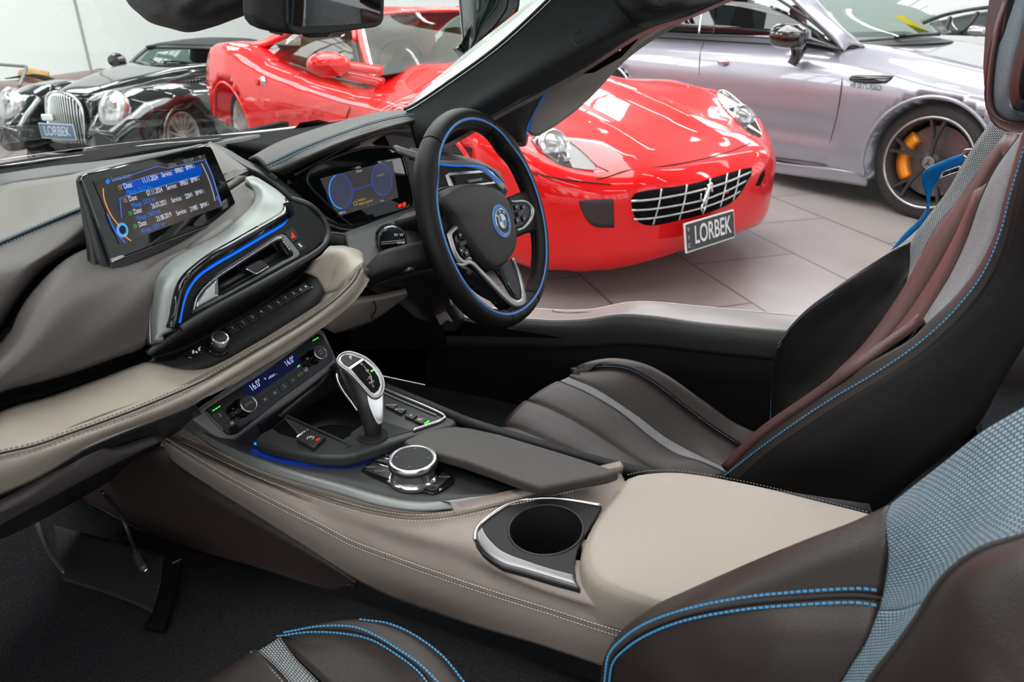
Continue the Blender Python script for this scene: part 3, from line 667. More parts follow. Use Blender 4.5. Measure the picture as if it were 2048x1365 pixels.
e15 = Xc('328,872,-.085;340,876,-.098;362,890,-.107;405,914,-.115;480,950,-.118;570,990,-.120;655,1035,-.121;720,1056,-.122;800,1088,-.124;890,1112,-.127;960,1140,-.131;1090,1190,-.136;1230,1232,-.140;1400,1275,-.143', 0)
e3 = Xc('327,893,-.096;332,902,-.102;345,922,-.108;410,968,-.114;513,1033,-.118;615,1098,-.120;700,1153,-.122;774,1192,-.124;883,1232,-.128;970,1260,-.131;1059,1285,-.134;1130,1308,-.137;1204,1333,-.14;1330,1370,-.145', 0)
SIDE = [e0, e1, e12, e15, e2, [(a[0], a[1], 'x', a[3] - .004) for a in [((p[0] + q[0]) / 2, (p[1] + q[1]) / 2, 'x', (p[3] + q[3]) / 2) for p, q in zip(e2, e3)]], e3]
cside = patch('console_side', SIDE, M['beige_side'], con, nu=140, m=6, t=.012, label='stitched beige leather side of the console')
# top between trim end, cup insert and the lid
0 and patch('console_shoulder', [Zc('900,1023,.752;960,1012,.753;1010,1000,.754;1080,985,.755;1180,961,.757;1246,947,.758', .75), Zc('905,1040,.75;950,1045,.75;1000,1015,.752;1050,998,.753;1105,993,.754;1205,1000,.756', .75)], M['beige'], con, nu=40, t=.01)
0 and patch('console_flank', [Zc('860,1036,.748;905,1040,.747;930,1060,.746;947,1080,.746;965,1112,.746;1005,1140,.744;1105,1168,.742;1162,1184,.742;1300,1222,.74;1400,1250,.74', .75), Xc('855,1078,-.122;900,1092,-.126;935,1108,-.130;960,1122,-.132;1010,1150,-.1345;1060,1165,-.136;1120,1180,-.137;1200,1204,-.139;1300,1235,-.141;1400,1262,-.142', 0)], M['beige_side'], con, nu=50, t=.006)
seam1 = [(p[0], p[1] , p[2], p[3] + .0028) for p in e1[2:]]
tube('console_seam', seam1[:-3], .0009, M['taupe_yarn'], con, n=80)
for dv_, g in ((-6, 0), (6, 0)): stitch('console_stitching', [(p[0], p[1] + dv_, p[2], p[3] + .0012) for p in seam1[:-1]], M['beige_thread'], con, gap=.0036, ln=.0022, r=.0005, lift=.0012)
tube('console_seam', [(p[0], p[1], 'x', p[3] - .0012) for p in e2[1:]], .0009, M['taupe_yarn'], con, n=80)
for dv_ in (-5, 5): stitch('console_stitching', [(p[0], p[1] + dv_, 'x', p[3] - .001) for p in e2[1:]], M['beige_thread'], con, gap=.0036, ln=.0022, r=.0005, lift=.0012)
# lower brown panel
low0 = Xc('325,890,-.085;342,925,-.092;410,970,-.100;513,1035,-.104;615,1100,-.108;690,1150,-.112;712,1168,-.115', 0)
low1 = Xc('180,955,-.085;246,1000,-.092;342,1050,-.098;470,1100,-.102;580,1135,-.106;660,1160,-.11;706,1170,-.115', 0)
low2 = Xc('120,985,-.08;191,1013,-.09;246,1043,-.094;342,1088,-.098;513,1139,-.103;600,1167,-.106;650,1181,-.11;680,1178,-.113;700,1169,-.115', 0)
patch('footwell_panel', [low0, low1, low2], M['brown_plastic'], con, nu=50, m=5, t=.01, label='dark brown lower side panel of the console')
tube('panel_edge', low2, .0018, M['black'], con, n=50)
# far (driver) side, closes the volume
patch('console_far_side', [Zc('660,735,.78;766,778,.775;893,832,.772;935,850,.78;1240,940,.76;1480,985,.75;1740,1025,.75', .75), [(660, 760, 'x', .12), (780, 830, 'x', .12), (900, 870, 'x', .12), (960, 900, 'x', .12), (1250, 1000, 'x', .12), (1500, 1060, 'x', .13), (1760, 1100, 'x', .14)]], M['black_soft'], con, nu=40, t=.01)
# ---- climate unit
PK = (X((540, 770, 'y', .165)), N((-.16, -.80, .58)))
K_ = lambda t, o=0.0: L(t, 'p', (PK[0] + PK[1] * o, PK[1]))
prism('climate_surround', K_('384,838;388,828;400,816;490,752;560,707;632,660;642,658;650,664;676,722;674,731;590,800;520,845;462,888;452,886;430,872'), .04, principled('surround_grey', (.125, .112, .112), .4, metal=.3), con, bev=.004, seg=3, label='dark silver frame of the climate controls')
cp = prism('climate_panel', K_('411,824;414,818;425,811;530,744;632,669;640,668;646,673;667,712;666,721;655,731;560,800;478,866;468,870;457,870;446,862;425,841', .002), .006, M['gloss'], con, bev=.001, label='gloss black climate control panel')
ek = (X(K_('640,668')[0]) - X(K_('412,822')[0])).normalized(); fk = PK[1].cross(ek).normalized()
prism('climate_display', K_('482,776;590,704;604,727;497,800', .0026), .0006, emit('display_navy', (.002, .004, .05), .6), cp)
wb = emit('display_digits', (.55, .65, 1.0), 1.0)
text('16.0°', K_('500,779', .0032)[0], ek, fk, .0125, wb, cp, sx=.75); text('16.0°', K_('570,730', .0032)[0], ek, fk, .0115, wb, cp, sx=.75)
for i in range(6): prism('fan_bar', K_('%f,%f;%f,%f;%f,%f' % (537 + i * 3, 759 - i * 1.8, 539 + i * 3, 757.5 - i * 1.8, 539.5 + i * 3, (752 if i < 4 else 756) - i * 1.8), .003), .0004, wb, cp)
text('Ψ' if False else 'v', K_('528,759', .0032)[0], ek, fk, .007, wb, cp)
bt_ = [('518,799;535,787;543,801;525,813'), ('536,786;555,773;563,787;544,800'), ('556,772;573,760;581,774;564,786'), ('574,759;590,748;598,761;582,773'), ('591,747;602,739;610,752;599,760'), ('603,738;614,731;621,744;611,751')]
for i, q in enumerate(bt_):
    b_ = prism('climate_button', K_(q, .003), .003, M['black'], cp, bev=.0006)
    c_ = sum((X(s) for s in K_(q, .0034)), Vector()) / 4
    text(['≡', 'III', '%', '#', 'AUTO', 'W'][i], c_, ek, fk, [.007, .005, .007, .006, .004, .007][i], M['dim_mark'] if i in (2, 3, 4) else M['white_mark'], b_, align='CENTER')
for q, s in (('424,829;446,816;454,831;434,844', 'J'), ('446,850;474,834;480,845;455,859', 'III'), ('455,806;470,797;474,806', '')):
    if not s: continue
    b_ = prism('seat_heat_button' if s == 'J' else 'rear_window_button', K_(q, .003), .003, M['black'], cp, bev=.0008)
    c_ = sum((X(z_) for z_ in K_(q, .0034)), Vector()) / 4
    text(s, c_, ek, fk, .006, M['white_mark'], b_, align='CENTER')
for u, v in ((427.5, 820.5), (433, 817), (438.5, 813.5)): prism('green_light', K_('%f,%f;%f,%f;%f,%f;%f,%f' % (u - 2.2, v + .6, u + 1.6, v - 1.8, u + 2.2, v, u - 1.6, v + 2.4), .0032), .0008, M['green_led'], cp)
for u, v in ((627.5, 680.5), (631.5, 678.3), (635.5, 676)): prism('green_light', K_('%f,%f;%f,%f;%f,%f;%f,%f' % (u - 1.8, v + .6, u + 1.2, v - 1.4, u + 1.8, v, u - 1.2, v + 2), .0032), .0008, M['green_led'], cp)
prism('green_light', K_('595,733;599,730;600,732;596,735', .0036), .0008, M['green_led'], cp)
for (u, v), s, rr in (((481, 818), 'SYNC', .0112), ((624, 716), 'MAX\nA/C', .0100)):
    b = X((u, v, 'p', PK)) + PK[1] * .002
    kn = lathe('temperature_knob', b, PK[1], [(rr * 1.15, 0), (rr, .003), (rr * .92, .004), (rr * .92, .014), (rr, .015), (rr, .021), (rr * .96, .0222)], M['gloss'], cp)
    lathe('knob_ring', b, PK[1], [(rr * .99, .0205), (rr * 1.0, .0225), (rr * .88, .0230), (rr * .82, .0222)], M['satin_chrome'], kn)
    lathe('knob_cap', b, PK[1], [(rr * .83, .021), (rr * .83, .0225), (.0005, .0228)], M['black'], kn)
    text(s, b + PK[1] * .0232, ek, fk, rr * .42, M['dim_mark'], kn, align='CENTER')
# ---- shifter platform with storage bin
bin_ = patch('storage_bin', [Zc('560,835,.772;640,770,.772;680,735,.772;760,790,.772', .77), Zc('590,850,.70;640,800,.70;680,770,.70;745,820,.70', .7), Zc('600,870,.70;650,850,.70;690,850,.70;730,860,.70', .7)], M['black'], con, nu=30, m=3, t=.004, linv=True)
patch('bin_back_wall', [K_('520,845;560,817;600,790;650,750;676,728', -.006), K_('530,880;570,850;610,820;660,790;700,770', -.03)], M['black_soft'], con, nu=20, t=.006)
PT = (X((700, 880, 'z', .775)), N((0, 0, 1)))
T_ = lambda t, o=0.0: L(t, 'p', (PT[0] + PT[1] * o, PT[1]))
prism('shifter_platform', T_('512,886;511,878;516,869;542,855;568,834;575,831;590,838;640,862;680,880;700,868;735,838;745,815;757,774;768,776;886,829;910,838;915,846;905,852;804,880;712,909;685,914;640,913;600,907;548,896'), .016, M['grey_trim'], con, bev=.005, seg=4, label='dark grey platform around the gear selector')
glow = Zc('510,892,.7565;548,908,.7545;615,922,.753;690,918,.753;740,906,.753;806,886,.753', .753)
sweep('light_strip', [tuple(X(p) + Vector((.004, .004, .0))) for p in glow], rect(.003, .002), M['blue_glow'], con, n=50, label='blue light glowing below the platform edge')
tube('platform_highlight', T_('585,838;575,833;571,836;578,846;592,862;600,872', .001), .0011, M['dim_mark'] if False else M['silver_dark'], con, n=40)  # highlights along the platform rim, modelled as thin beads
tube('platform_highlight', T_('575,832;620,853;660,871;700,889;696,893', .0014), .0013, M['grey_soft'], con, n=40, lin=True)
prism('brake_recess', T_('545,857;571,838;600,872;592,877;560,868', .0004), .001, M['void'], con)
pb = prism('parking_brake_switch', T_('592,878;617,861;651,873;627,896', .006), .008, M['black'], con, bev=.0012)
sweep('switch_edge', T_('593,875;616,859', .0068), rect(.003, .002), M['satin_chrome'], pb, lin=True, n=2)
exT = (X(T_('655,873')[0]) - X(T_('592,873')[0])).normalized()
text('(P)', T_('621,876', .0062)[0], exT, ZZ.cross(exT), .0085, M['white_mark'], pb, align='CENTER')
prism('brake_light', T_('631,880;639,876;640,878;633,882', .0064), .0006, M['red_led'], pb)
prism('inlay_panel', T_('700,868;735,843;752,838;825,862;790,872;742,886;715,882', .0006), .0012, M['black_soft'], con)
lathe('boot_ring', (746, 873, 'z', .7758), ZZ, [(.0175, 0), (.0185, .001), (.0185, -.001)], M['grey_trim'], con)
lathe('boot_well', (746, 873, 'z', .7762), ZZ, [(.0165, .0006), (.001, .0006)], M['void'], con)
lathe('boot_well_lip', (746, 873, 'z', .7762), ZZ, [(.0160, .0012), (.0168, .0018), (.0176, .0012), (.0176, 0)], M['black_soft'], con)
tube('platform_rail', T_('757,774;766,777;800,792;850,813;878,826;888,832;889,836;880,842;850,853;826,861', .002), .0022, M['satin_chrome'], con, n=60, label='chrome rail round the drive mode buttons')
tube('platform_rail_inner', T_('760,783;800,801;845,820;872,831', .0016), .0012, M['silver'], con, n=30)
for i, (u, v) in enumerate(((783, 811), (800, 819.5), (822, 831), (840.5, 840))):
    q = '%f,%f;%f,%f;%f,%f;%f,%f' % (u - 13, v + .5, u - 3, v - 7.5, u + 13, v - .5, u + 3, v + 7.5)
    b_ = prism('mode_button', T_(q, .004), .004, M['black'], con, bev=.0008)
    text(['COMFORT', 'ECO PRO', 'e', 'P//'][i], T_('%f,%f' % (u, v), .0044)[0], exT, ZZ.cross(exT), [.0032, .0032, .006, .006][i], M['white_mark'], b_, align='CENTER')
prism('green_light', T_('848,846;857,841;859,843;850,848', .003), .001, M['green_led'], con)
# ---- round controller
idp = prism('controller_plate', Zc('722,941;740,922;762,909;785,908;830,925;880,937;909,955;906,963;895,973;880,983;867,988;835,982;777,967;740,952', .7585), .006, M['gloss'], con, bev=.0008)
kc = X((828, 956, 'z', .758)); R_k = .0285
k1 = lathe('round_controller', kc, ZZ, [(.0290, 0), (.0295, .0015), (.0295, .0045), (.0275, .006), (.0262, .0065), (.0258, .008), (.0268, .016), (.0275, .018)], M['chrome'], con, k=48, label='round chrome and black touch controller')
lathe('controller_band', kc, ZZ, [(.0272, .0175), (.0285, .0190), (.0288, .0215), (.0282, .0235)], M['black'], k1, k=48)
lathe('controller_ring', kc, ZZ, [(.0284, .0232), (.0283, .0262), (.0272, .0280), (.0252, .0284), (.0238, .0276)], M['satin_chrome'], k1, k=48)
lathe('controller_pad', kc, ZZ, [(.0240, .0265), (.0239, .0278), (.010, .0282), (.0005, .0283)], M['black_soft'], k1, k=48)
for a in (20, 110, 200, 290):
    r = math.radians(a); p = kc + Vector((math.cos(r) * .019, math.sin(r) * .019, .0286)); d = Vector((math.cos(r), math.sin(r), 0)); e = d.cross(ZZ)
    tube('arrow_mark', [p - d * .0012 + e * .0014, p + d * .0006, p - d * .0012 - e * .0014], .00025, M['dim_mark'], k1, lin=True, n=6, k=4)
for q in ('729,940;745,924;780,935;778,958', '748,920;760,911;785,915;784,930', '846,975;862,982;872,980;893,960;900,952;885,944'):
    b_ = prism('menu_key', Zc(q, .7600), .0016, M['black'], con, bev=.0005)
for a in (('741,924', '780,936'), ('756,914', '786,921')): sweep('key_divider', Zc(a[0] + ';' + a[1], .7606), rect(.0014, .0012), M['satin_chrome'], con, lin=True, n=2)
for s, u, v in (('MEDIA', 741, 935), ('RADIO', 760, 943), ('MENU', 765, 922), ('CD', 776, 912), ('BACK', 867, 972), ('OPTION', 886, 955)): text(s, (u, v, 'z', .7604), exT, ZZ.cross(exT), .0042, M['dim_mark'], con, align='CENTER')
# ---- dark arm pad
ap = prism('arm_pad', Zc('806,884;812,878;850,861;895,853;912,852;940,855;1000,868;1060,886;1120,904;1190,926;1240,943;1215,951;1150,963;1088,974;1076,973;1050,965;930,922;815,890', .785), .014, M['hood_leather'], con, bev=.004, seg=3, label='dark taupe leather arm pad beside the round controller')
punch(cside, 1092, 1061, 94, 70)
prism('pad_pocket', Zc('930,930;945,925;1060,970;1050,972;1020,970;975,972;955,965;945,945', .7512), .0006, M['void'], con)
patch('pad_support', [Zc('835,893,.772;930,922,.772;1050,962,.772;1086,972,.772', .77), Zc('860,905,.752;950,935,.752;1060,972,.752;1090,977,.752', .75)], M['void'], con, nu=20, t=.01)
# ---- cup holder
PU = (X((1092, 1061, 'z', .754)), N((-.10, -.02, 1)))
U_ = lambda t, o=0.0: L(t, 'p', (PU[0] + PU[1] * o, PU[1]))
hole = ell(1092, 1061, 74.5, 50.5, -3, n=40, P_=U_)
cup = prism('cup_holder', U_('948,1075;951,1064;962,1048;985,1030;1010,1013;1035,1004;1060,999;1105,997;1150,1002;1190,1010;1204,1012;1192,1035;1177,1060;1164,1080;1155,1100;1149,1130;1152,1160;1160,1180;1105,1165;1050,1148;1005,1136;980,1120;966,1108;953,1090'), .006, M['black_soft'], con, holes=[hole], bev=.0008, label='black cup holder insert with a round well')
hp = [X(h) for h in hole]
patch('cup_well', [hp + [hp[0]], [p + Vector((0, 0, -.004)) for p in hp + [hp[0]]], [p + Vector((0, 0, -.07)) for p in hp + [hp[0]]]], M['black'], cup, nu=41, m=3, t=.002, lin=True, linv=True, flip=False)
prism('well_floor', [p + Vector((0, 0, -.07)) for p in hp], .003, M['black'], cup, nrm=(0, 0, 1))
tube('well_rim', hp, .0013, M['black'], cup, closed=True, n=60)
tube('chrome_edge', U_('950,1080;951,1066;962,1048;985,1029;1010,1013;1035,1003;1060,998.5;1105,996.5;1150,1002;1200,1011', .001), .0022, M['satin_chrome'], cup, n=60, label='thin chrome edge around the cup holder')
M['wing'] = principled('wing_silver', (.17, .17, .175), .28, metal=1)
patch('chrome_wing', [U_('964,1052;970,1065;985,1084;1005,1101;1050,1120;1100,1137;1147,1150', .0035), U_('953,1066;958,1084;974,1103;1000,1121;1048,1136;1100,1152;1154,1168', .002), U_('948,1068;951,1088;965,1108;1000,1134;1050,1149;1105,1166;1161,1182', -.002)], M['wing'], cup, nu=40, m=5, t=.003, label='polished chrome wing along the near side of the cup holder')
# ---- beige lid
top = Zc('1165,1118;1168,1085;1185,1048;1215,1003;1240,968;1256,952;1290,945;1345,943;1400,949;1470,962;1540,977;1640,1002;1740,1027;1850,1060;1950,1120;1800,1230;1600,1270;1420,1236;1300,1206;1220,1178;1185,1158', .765)
lidp = cr(top, 90, True)
cen = sum(lidp, Vector()) / len(lidp)
def lidrow(s, dz): return [cen + (p - cen) * s + Vector((0, 0, dz)) for p in lidp] 
patch('armrest_lid', [lidrow(1.0, -.045), lidrow(1.012, -.03), lidrow(1.006, -.010), lidrow(.975, -.001), lidrow(.90, .003), lidrow(.55, .006), lidrow(.0005, .007)], M['beige'], con, nu=90, m=4, t=0, closedu=True, label='beige padded armrest lid')
stitch('lid_stitching', Zc('1256,950;1290,943;1345,941;1400,947;1470,960;1540,975;1640,1000;1740,1026', .764), M['taupe_yarn'], con, gap=.0036, ln=.002, r=.0005, lift=.001)
patch('console_end', [Zc('1160,1150,.72;1210,985,.72;1250,955,.72;1740,1060,.72', .72), Zc('1300,1240,.72;1500,1300,.72;1700,1300,.72;1900,1200,.72', .72)], M['void'], con, nu=20, t=.01)

# ================================================================ GEAR SELECTOR
gs = thing('gear_selector', 'silver and black gear selector standing in the middle of the console', 'gear lever', tuple(X((746, 873, 'z', .775))))
sp = [(746, 873, 'x', -.018), (745, 852, 'x', -.017), (742, 832, 'x', -.015), (737, 806, 'x', -.012), (729, 783, 'x', -.008), (716, 762, 'x', -.004), (703, 746, 'x', -.001), (692, 734, 'x', .0)]
SCL = [.0095, .0115, .0135, .0155, .0165, .0155, .0125, .0080]
body = sweep('lever_body', sp, circ(1, 20), M['black'], gs, n=40, scale=lambda t: float(np.interp(t, np.linspace(0, 1, 8), SCL)), label='black lever body')
GP = (X((722, 745, 'd', .872)) , N((-.48, -.42, .77)))
G_ = lambda t, o=0.0: L(t, 'p', (GP[0] + GP[1] * o, GP[1]))
frame_o = '674,722;678,712;687,706;699,704;712,707;735,718;752,734;763,750;768,766;767,780;762,790;752,795;744,793;735,785;718,765;695,742;680,731'
prism('head_frame', G_(frame_o), .012, M['satin_light'], gs, bev=.003, seg=3, n=60, lin=False, label='satin silver frame of the lever head')
tube('head_rim', G_(frame_o, .0002), 0.0010, M['satin_light'], gs, closed=True, n=80)
pbn = prism('park_button', G_('681,720;683,713;690,709;703,710;723,717;715,722;697,734;688,729', .0012), .003, M['black'], gs, bev=.0006)
gex = (X(G_('723,717')[0]) - X(G_('697,734')[0])).normalized(); gey = GP[1].cross(gex)
text('P', G_('702,716', .0018)[0], gex, gey, .007, M['white_mark'], pbn, align='CENTER')
prism('head_bar', G_('698,735;724,718;727,721;701,739', .0014), .002, M['satin_chrome'], gs)
gd = prism('gear_display', G_('702,738;728,721;745,736;757,755;761,770;757,780;748,787;742,784;722,762', .001), .002, M['glass_black'], gs)
pk_ = emit('gear_marks', (.8, .6, .58), .7)
for s, u, v, sz in (('R', 724, 729, .0048), ('N', 735, 742, .0048), ('D', 741, 756, .0055), ('M/S', 743, 765, .0045), ('+', 747, 774, .005), ('–', 735, 759, .005)): text(s, G_('%f,%f' % (u, v), .0014)[0], gex, gey, sz, pk_, gd, align='CENTER')
tube('gear_track', G_('727,731;733,740;741,750;745,772', .0013), .0003, pk_, gd, lin=True, n=20, k=4)
prism('selected_gear', G_('741,742;747,738;748,741;743,745', .0013), .0004, M['green_led'], gd)
tail = [Xc('733,782,-.0345;735,800,-.034;742,822,-.0325;752,842,-.031;757,849,-.0295', 0), Xc('748,792,-.036;750,805,-.0365;755,825,-.035;759,840,-.033;761,849,-.031', 0), Xc('766,775,-.022;767,795,-.022;767,820,-.022;766,840,-.022;764,848,-.022', 0)]
tail = [[(746 + (p[0] - 746), p[1], 'd', .874 + i_ * .002) for p in row] for i_, row in enumerate(tail)]
patch('lever_spine', tail, M['satin_light'], gs, nu=24, m=6, t=.002, label='satin silver spine down the back of the lever')
tube('lever_side_chrome', [(673, 748, 'd', .905), (676, 762, 'd', .90), (689, 786, 'd', .895), (703, 804, 'd', .893), (715, 822, 'd', .892)], .0016, M['satin_chrome'], gs, n=30)
patch('lever_guard', [[(672, 742, 'd', .92), (672, 762, 'd', .915), (690, 795, 'd', .91), (716, 826, 'd', .905)], [(678, 738, 'd', .91), (690, 760, 'd', .905), (704, 790, 'd', .9), (718, 822, 'd', .897)]], M['black'], gs, nu=24, t=.004)
# ================================================================ STEERING WHEEL
SWN = N((-.055, -.938, .341)); SWC = Vector((.437, .011, .929)) - SWN * .0166; SWX = N((1, -.06, 0)); SWX = (SWX - SWN * SWX.dot(SWN)).normalized(); SWY = SWN.cross(SWX).normalized()
if SWY.z < 0: SWY = -SWY
sw = thing('steering_wheel', 'black leather steering wheel with a blue line and a round blue and white roundel', 'steering wheel', tuple(SWC))
def WP(x, y, z=0): return SWC + SWX * x + SWY * y + SWN * z
def wpx(t, o=0.0): return L(t, 'p', (SWC + SWN * o, SWN))
def rimr(a):
    """rim centre radius, with thumb bulges at ten and two and a flattened foot"""
    d = math.degrees(a) % 360
    return .1735 - (.006 * math.exp(-((d - 270) / 30) ** 2))
vs = []; fs = []; NU = 160; NV = 20
for i in range(NU):
    a = 2 * math.pi * i / NU; d = math.degrees(a)
    bul = math.exp(-((d - 38) / 9) ** 2) + math.exp(-((d - 142) / 9) ** 2)
    r0 = rimr(a); w_ = .0165 + .0035 * bul; h_ = .0175 + .002 * bul
    if abs(d - 58) < 1.2 or abs(d - 122) < 1.2 or abs(d - 252) < 1.2 or abs(d - 288) < 1.2: w_ *= .95; h_ *= .95
    for j in range(NV):
        b = 2 * math.pi * j / NV
        x = math.cos(b) * w_; z = math.sin(b) * h_
        if math.cos(b) < 0: x *= 1 + .25 * bul
        vs.append(WP((r0 + x) * math.cos(a), (r0 + x) * math.sin(a), z))
for i in range(NU):
    for j in range(NV): fs.append((i * NV + j, i * NV + (j + 1) % NV, ((i + 1) % NU) * NV + (j + 1) % NV, ((i + 1) % NU) * NV + j))
me = mesh('rim', vs, fs); fix(me); link('rim', me, M['dark_leather'], sw, label='dark leather rim')
def ringpts(r, z, a0, a1, n, f=None):
    o = []
    for i in range(n):
        a = a0 + (a1 - a0) * i / (n - 1); rr = r + (f(math.degrees(a)) if f else 0)
        rr -= .006 * math.exp(-((math.degrees(a) % 360 - 270) / 30) ** 2)
        o.append(WP(rr * math.cos(a), rr * math.sin(a), z))
    return o
tb = lambda d: -.0035 * (math.exp(-((d - 38) / 10) ** 2) + math.exp(-((d - 142) / 10) ** 2))
sweep('blue_line', ringpts(.1680, .0166, 0, 2 * math.pi, 121, tb)[:-1], circ(.0024, 8, .0016), M['blue_band'], sw, closed=True, n=160, up=SWN)
for s in (-1, 1): tube('line_border', ringpts(.1680 + s * .0032, .0164 - (s > 0) * -.0002, 0, 2 * math.pi, 121, tb)[:-1], .0006, M['seam'], sw, closed=True, n=160, k=5)
for d in (58, 122, 252, 288):
    a = math.radians(d); r0 = rimr(a)
    tube('rim_joint', [WP((r0 + .0163 * math.cos(b)) * math.cos(a), (r0 + .0163 * math.cos(b)) * math.sin(a), .0173 * math.sin(b)) for b in np.linspace(0, 2 * math.pi, 16, endpoint=False)], .0006, M['void'], sw, closed=True, n=24, k=5)
for a0, a1 in ((-55, -12), (15, 55), (62, 118)): stitch('rim_stitching', [WP((rimr(math.radians(d)) - .0168) * math.cos(math.radians(d)), (rimr(math.radians(d)) - .0168) * math.sin(math.radians(d)), -.003) for d in np.linspace(a0, a1, 14)], M['seam'], sw, gap=.004, ln=.0022, r=.0008, lift=.0008)
# hub (airbag cover): domed outline
hubpx = '879,396;896,380;915,370;938,365;965,366;990,373;1010,386;1023,405;1031,435;1038,476;1036,496;1026,515;1010,531;993,539;980,535;962,515;944,492;928,468;912,438;890,413'
def hrow(s, z, o=.022):
    P_ = cr([X(p) for p in wpx(hubpx, o)], 60, True); c = sum(P_, Vector()) / 60
    return [c + (p - c) * s + SWN * (z - o) for p in P_]
patch('airbag_cover', [hrow(.98, -.012), hrow(1.0, .002), hrow(.99, .014), hrow(.94, .021), hrow(.82, .0245), hrow(.4, .0275), hrow(.001, .028)], M['brown_leather'], sw, nu=64, m=4, t=0, closedu=True, label='brown leather airbag cover')
patch('hub_back', [hrow(.85, -.04), hrow(1.04, -.022), hrow(1.02, -.004)], M['black_soft'], sw, nu=64, m=3, t=0, closedu=True)
patch('hub_boss', [hrow(.7, -.10), hrow(.7, -.05), hrow(.9, -.03)], M['black'], sw, nu=48, m=3, t=0, closedu=True)
W_ = lambda t, o=.012: wpx(t, o)
# side spokes
patch('spoke', [W_('935,395;900,420;880,440;868,462', .004), W_('935,440;905,455;890,475;878,500', .004), W_('950,520;925,530;905,535;890,545', .002)], M['black_soft'], sw, nu=20, m=5, t=.012)
patch('spoke', [W_('1015,395;1040,385;1060,380;1080,385', .004), W_('1025,440;1045,430;1065,425;1086,425', .006), W_('1025,480;1045,470;1065,465;1088,470', .002)], M['dark_leather'], sw, nu=20, m=5, t=.012)
for o_, i_, kp_ in (('920,444;903,456;894,469;898,484;904,503;912,520;922,530;932,524;940,518', '922,458;910,465;905,472;908,484;913,500;920,512;928,519;936,517;941,516', '912,466;924,458;930,462;938,478;941,500;938,514;928,517;920,508;914,492;909,476'),
                   ('1024,401;1036,400;1048,400;1060,407;1069,420;1066,437;1055,453;1046,460;1036,464', '1026,407;1036,406;1047,406;1056,411;1062,421;1059,436;1050,448;1042,455;1035,457', '1022,408;1036,407;1047,407;1055,412;1060,421;1057,435;1048,446;1040,453;1030,456;1026,440')):
    patch('spoke_trim', [W_(o_, .014), [tuple(X(a).lerp(X(b), .5) + SWN * .003) for a, b in zip(W_(o_, .014), W_(i_, .014))], W_(i_, .014)], M['satin_light'], sw, nu=40, m=3, t=.004)
    kp = prism('key_pad', W_(kp_, .013), .01, M['gloss'], sw, bev=.001)
    lft = kp_.startswith('912')
    for k, (u, v, w_, h_) in enumerate((((921, 470, .011, .012), (931, 477, .011, .012), (924, 487, .020, .008), (923, 501, .011, .011), (933, 506, .011, .011)) if lft else ((1033, 414, .013, .010), (1047, 415, .012, .010), (1040, 426, .024, .008), (1035, 441, .013, .010), (1048, 437, .011, .010)))):
        b_ = obox('wheel_key', W_('%d,%d' % (u, v), .0145)[0], (SWX, SWY, SWN), (w_, h_, .003 if k != 2 else .006), M['black'], kp, bev=.001)
        if k != 2: obox('key_mark', W_('%d,%d' % (u, v), .0163)[0], (SWX, SWY, SWN), (.004, .0015, .0003), M['white_mark'], b_)
# lower double spoke: silver V frame over gloss black cheeks
patch('lower_spoke', [W_('914,527;925,528;938,521;948,524;965,541;990,566;1012,588;1027,600;1038,601;1046,594;1044,570;1036,540;1026,516', .016), W_('918,533;928,534;939,529;947,532;962,548;987,575;1008,597;1024,611;1037,616;1054,606;1052,588;1043,552;1028,515', .015)], M['satin_light'], sw, nu=70, m=3, t=.006, label='silver V shaped lower spoke')
patch('spoke_cheek', [W_('916,532;928,534;940,530;960,548;985,575;1006,597;1014,606', .010), W_('920,545;930,560;942,573;958,588;972,597;988,606;1004,612', .002)], M['gloss'], sw, nu=24, m=4, t=.006)
patch('spoke_cheek', [W_('998,535;1004,550;1014,572;1026,592;1034,600', .010), W_('1024,518;1032,540;1040,568;1042,588;1040,598', .013)], M['grey_trim'], sw, nu=24, m=4, t=.006)
patch('spoke_cheek', [W_('985,538;1000,560;1010,575;1020,590', .002), W_('998,535;1006,552;1016,574;1028,594', .010)], M['gloss'], sw, nu=24, m=3, t=.006)
patch('spoke_foot', [W_('988,606;1010,603;1030,608;1050,602;1062,590', .004), W_('1000,622;1015,624;1032,625;1052,618;1066,604', -.006)], M['dark_leather'], sw, nu=24, m=4, t=.01)
# roundel
rc = X((1003, 443, 'p', (SWC + SWN * .0275, SWN)))
bl = lathe('roundel', rc, SWN, [(.0285, -.004), (.0285, .0006), (.0278, .0016), (.0265, .0018), (.0225, .0012), (.0215, .0005), (.001, .0005)], M['blue_band'], sw, k=48, label='round badge with a blue outer ring and blue and white quarters')
lathe('badge_ring', rc, SWN, [(.0215, .0004), (.0216, .0022), (.0207, .0024), (.0205, .0014), (.0126, .0014), (.0125, .0022), (.0119, .0022), (.0118, .0012), (.001, .0012)], M['chrome'], bl, k=48)
lathe('badge_band', rc, SWN, [(.0205, .0010), (.0205, .0019), (.0127, .0019)], M['gloss'], bl, k=48)
for q in range(4):
    pts = [rc + SWN * .0022] + [rc + SWN * .0022 + SWX * .0119 * math.cos(t) + SWY * .0119 * math.sin(t) for t in np.linspace(q * math.pi / 2, (q + 1) * math.pi / 2, 9)]
    prism('badge_quarter', pts, .0008, M['white_paint'] if q % 2 == 0 else M['blue_band'], bl, nrm=SWN)
for ch, a in (('B', 135), ('M', 90), ('W', 45)):
    r = math.radians(a); d = SWX * math.cos(r) + SWY * math.sin(r)
    text(ch, rc + SWN * .0022 + d * .0163, d.cross(SWN) * -1 if False else (SWX * math.sin(r) - SWY * math.cos(r)), d, .0075, M['white_paint'], bl, align='CENTER', bold=.02)
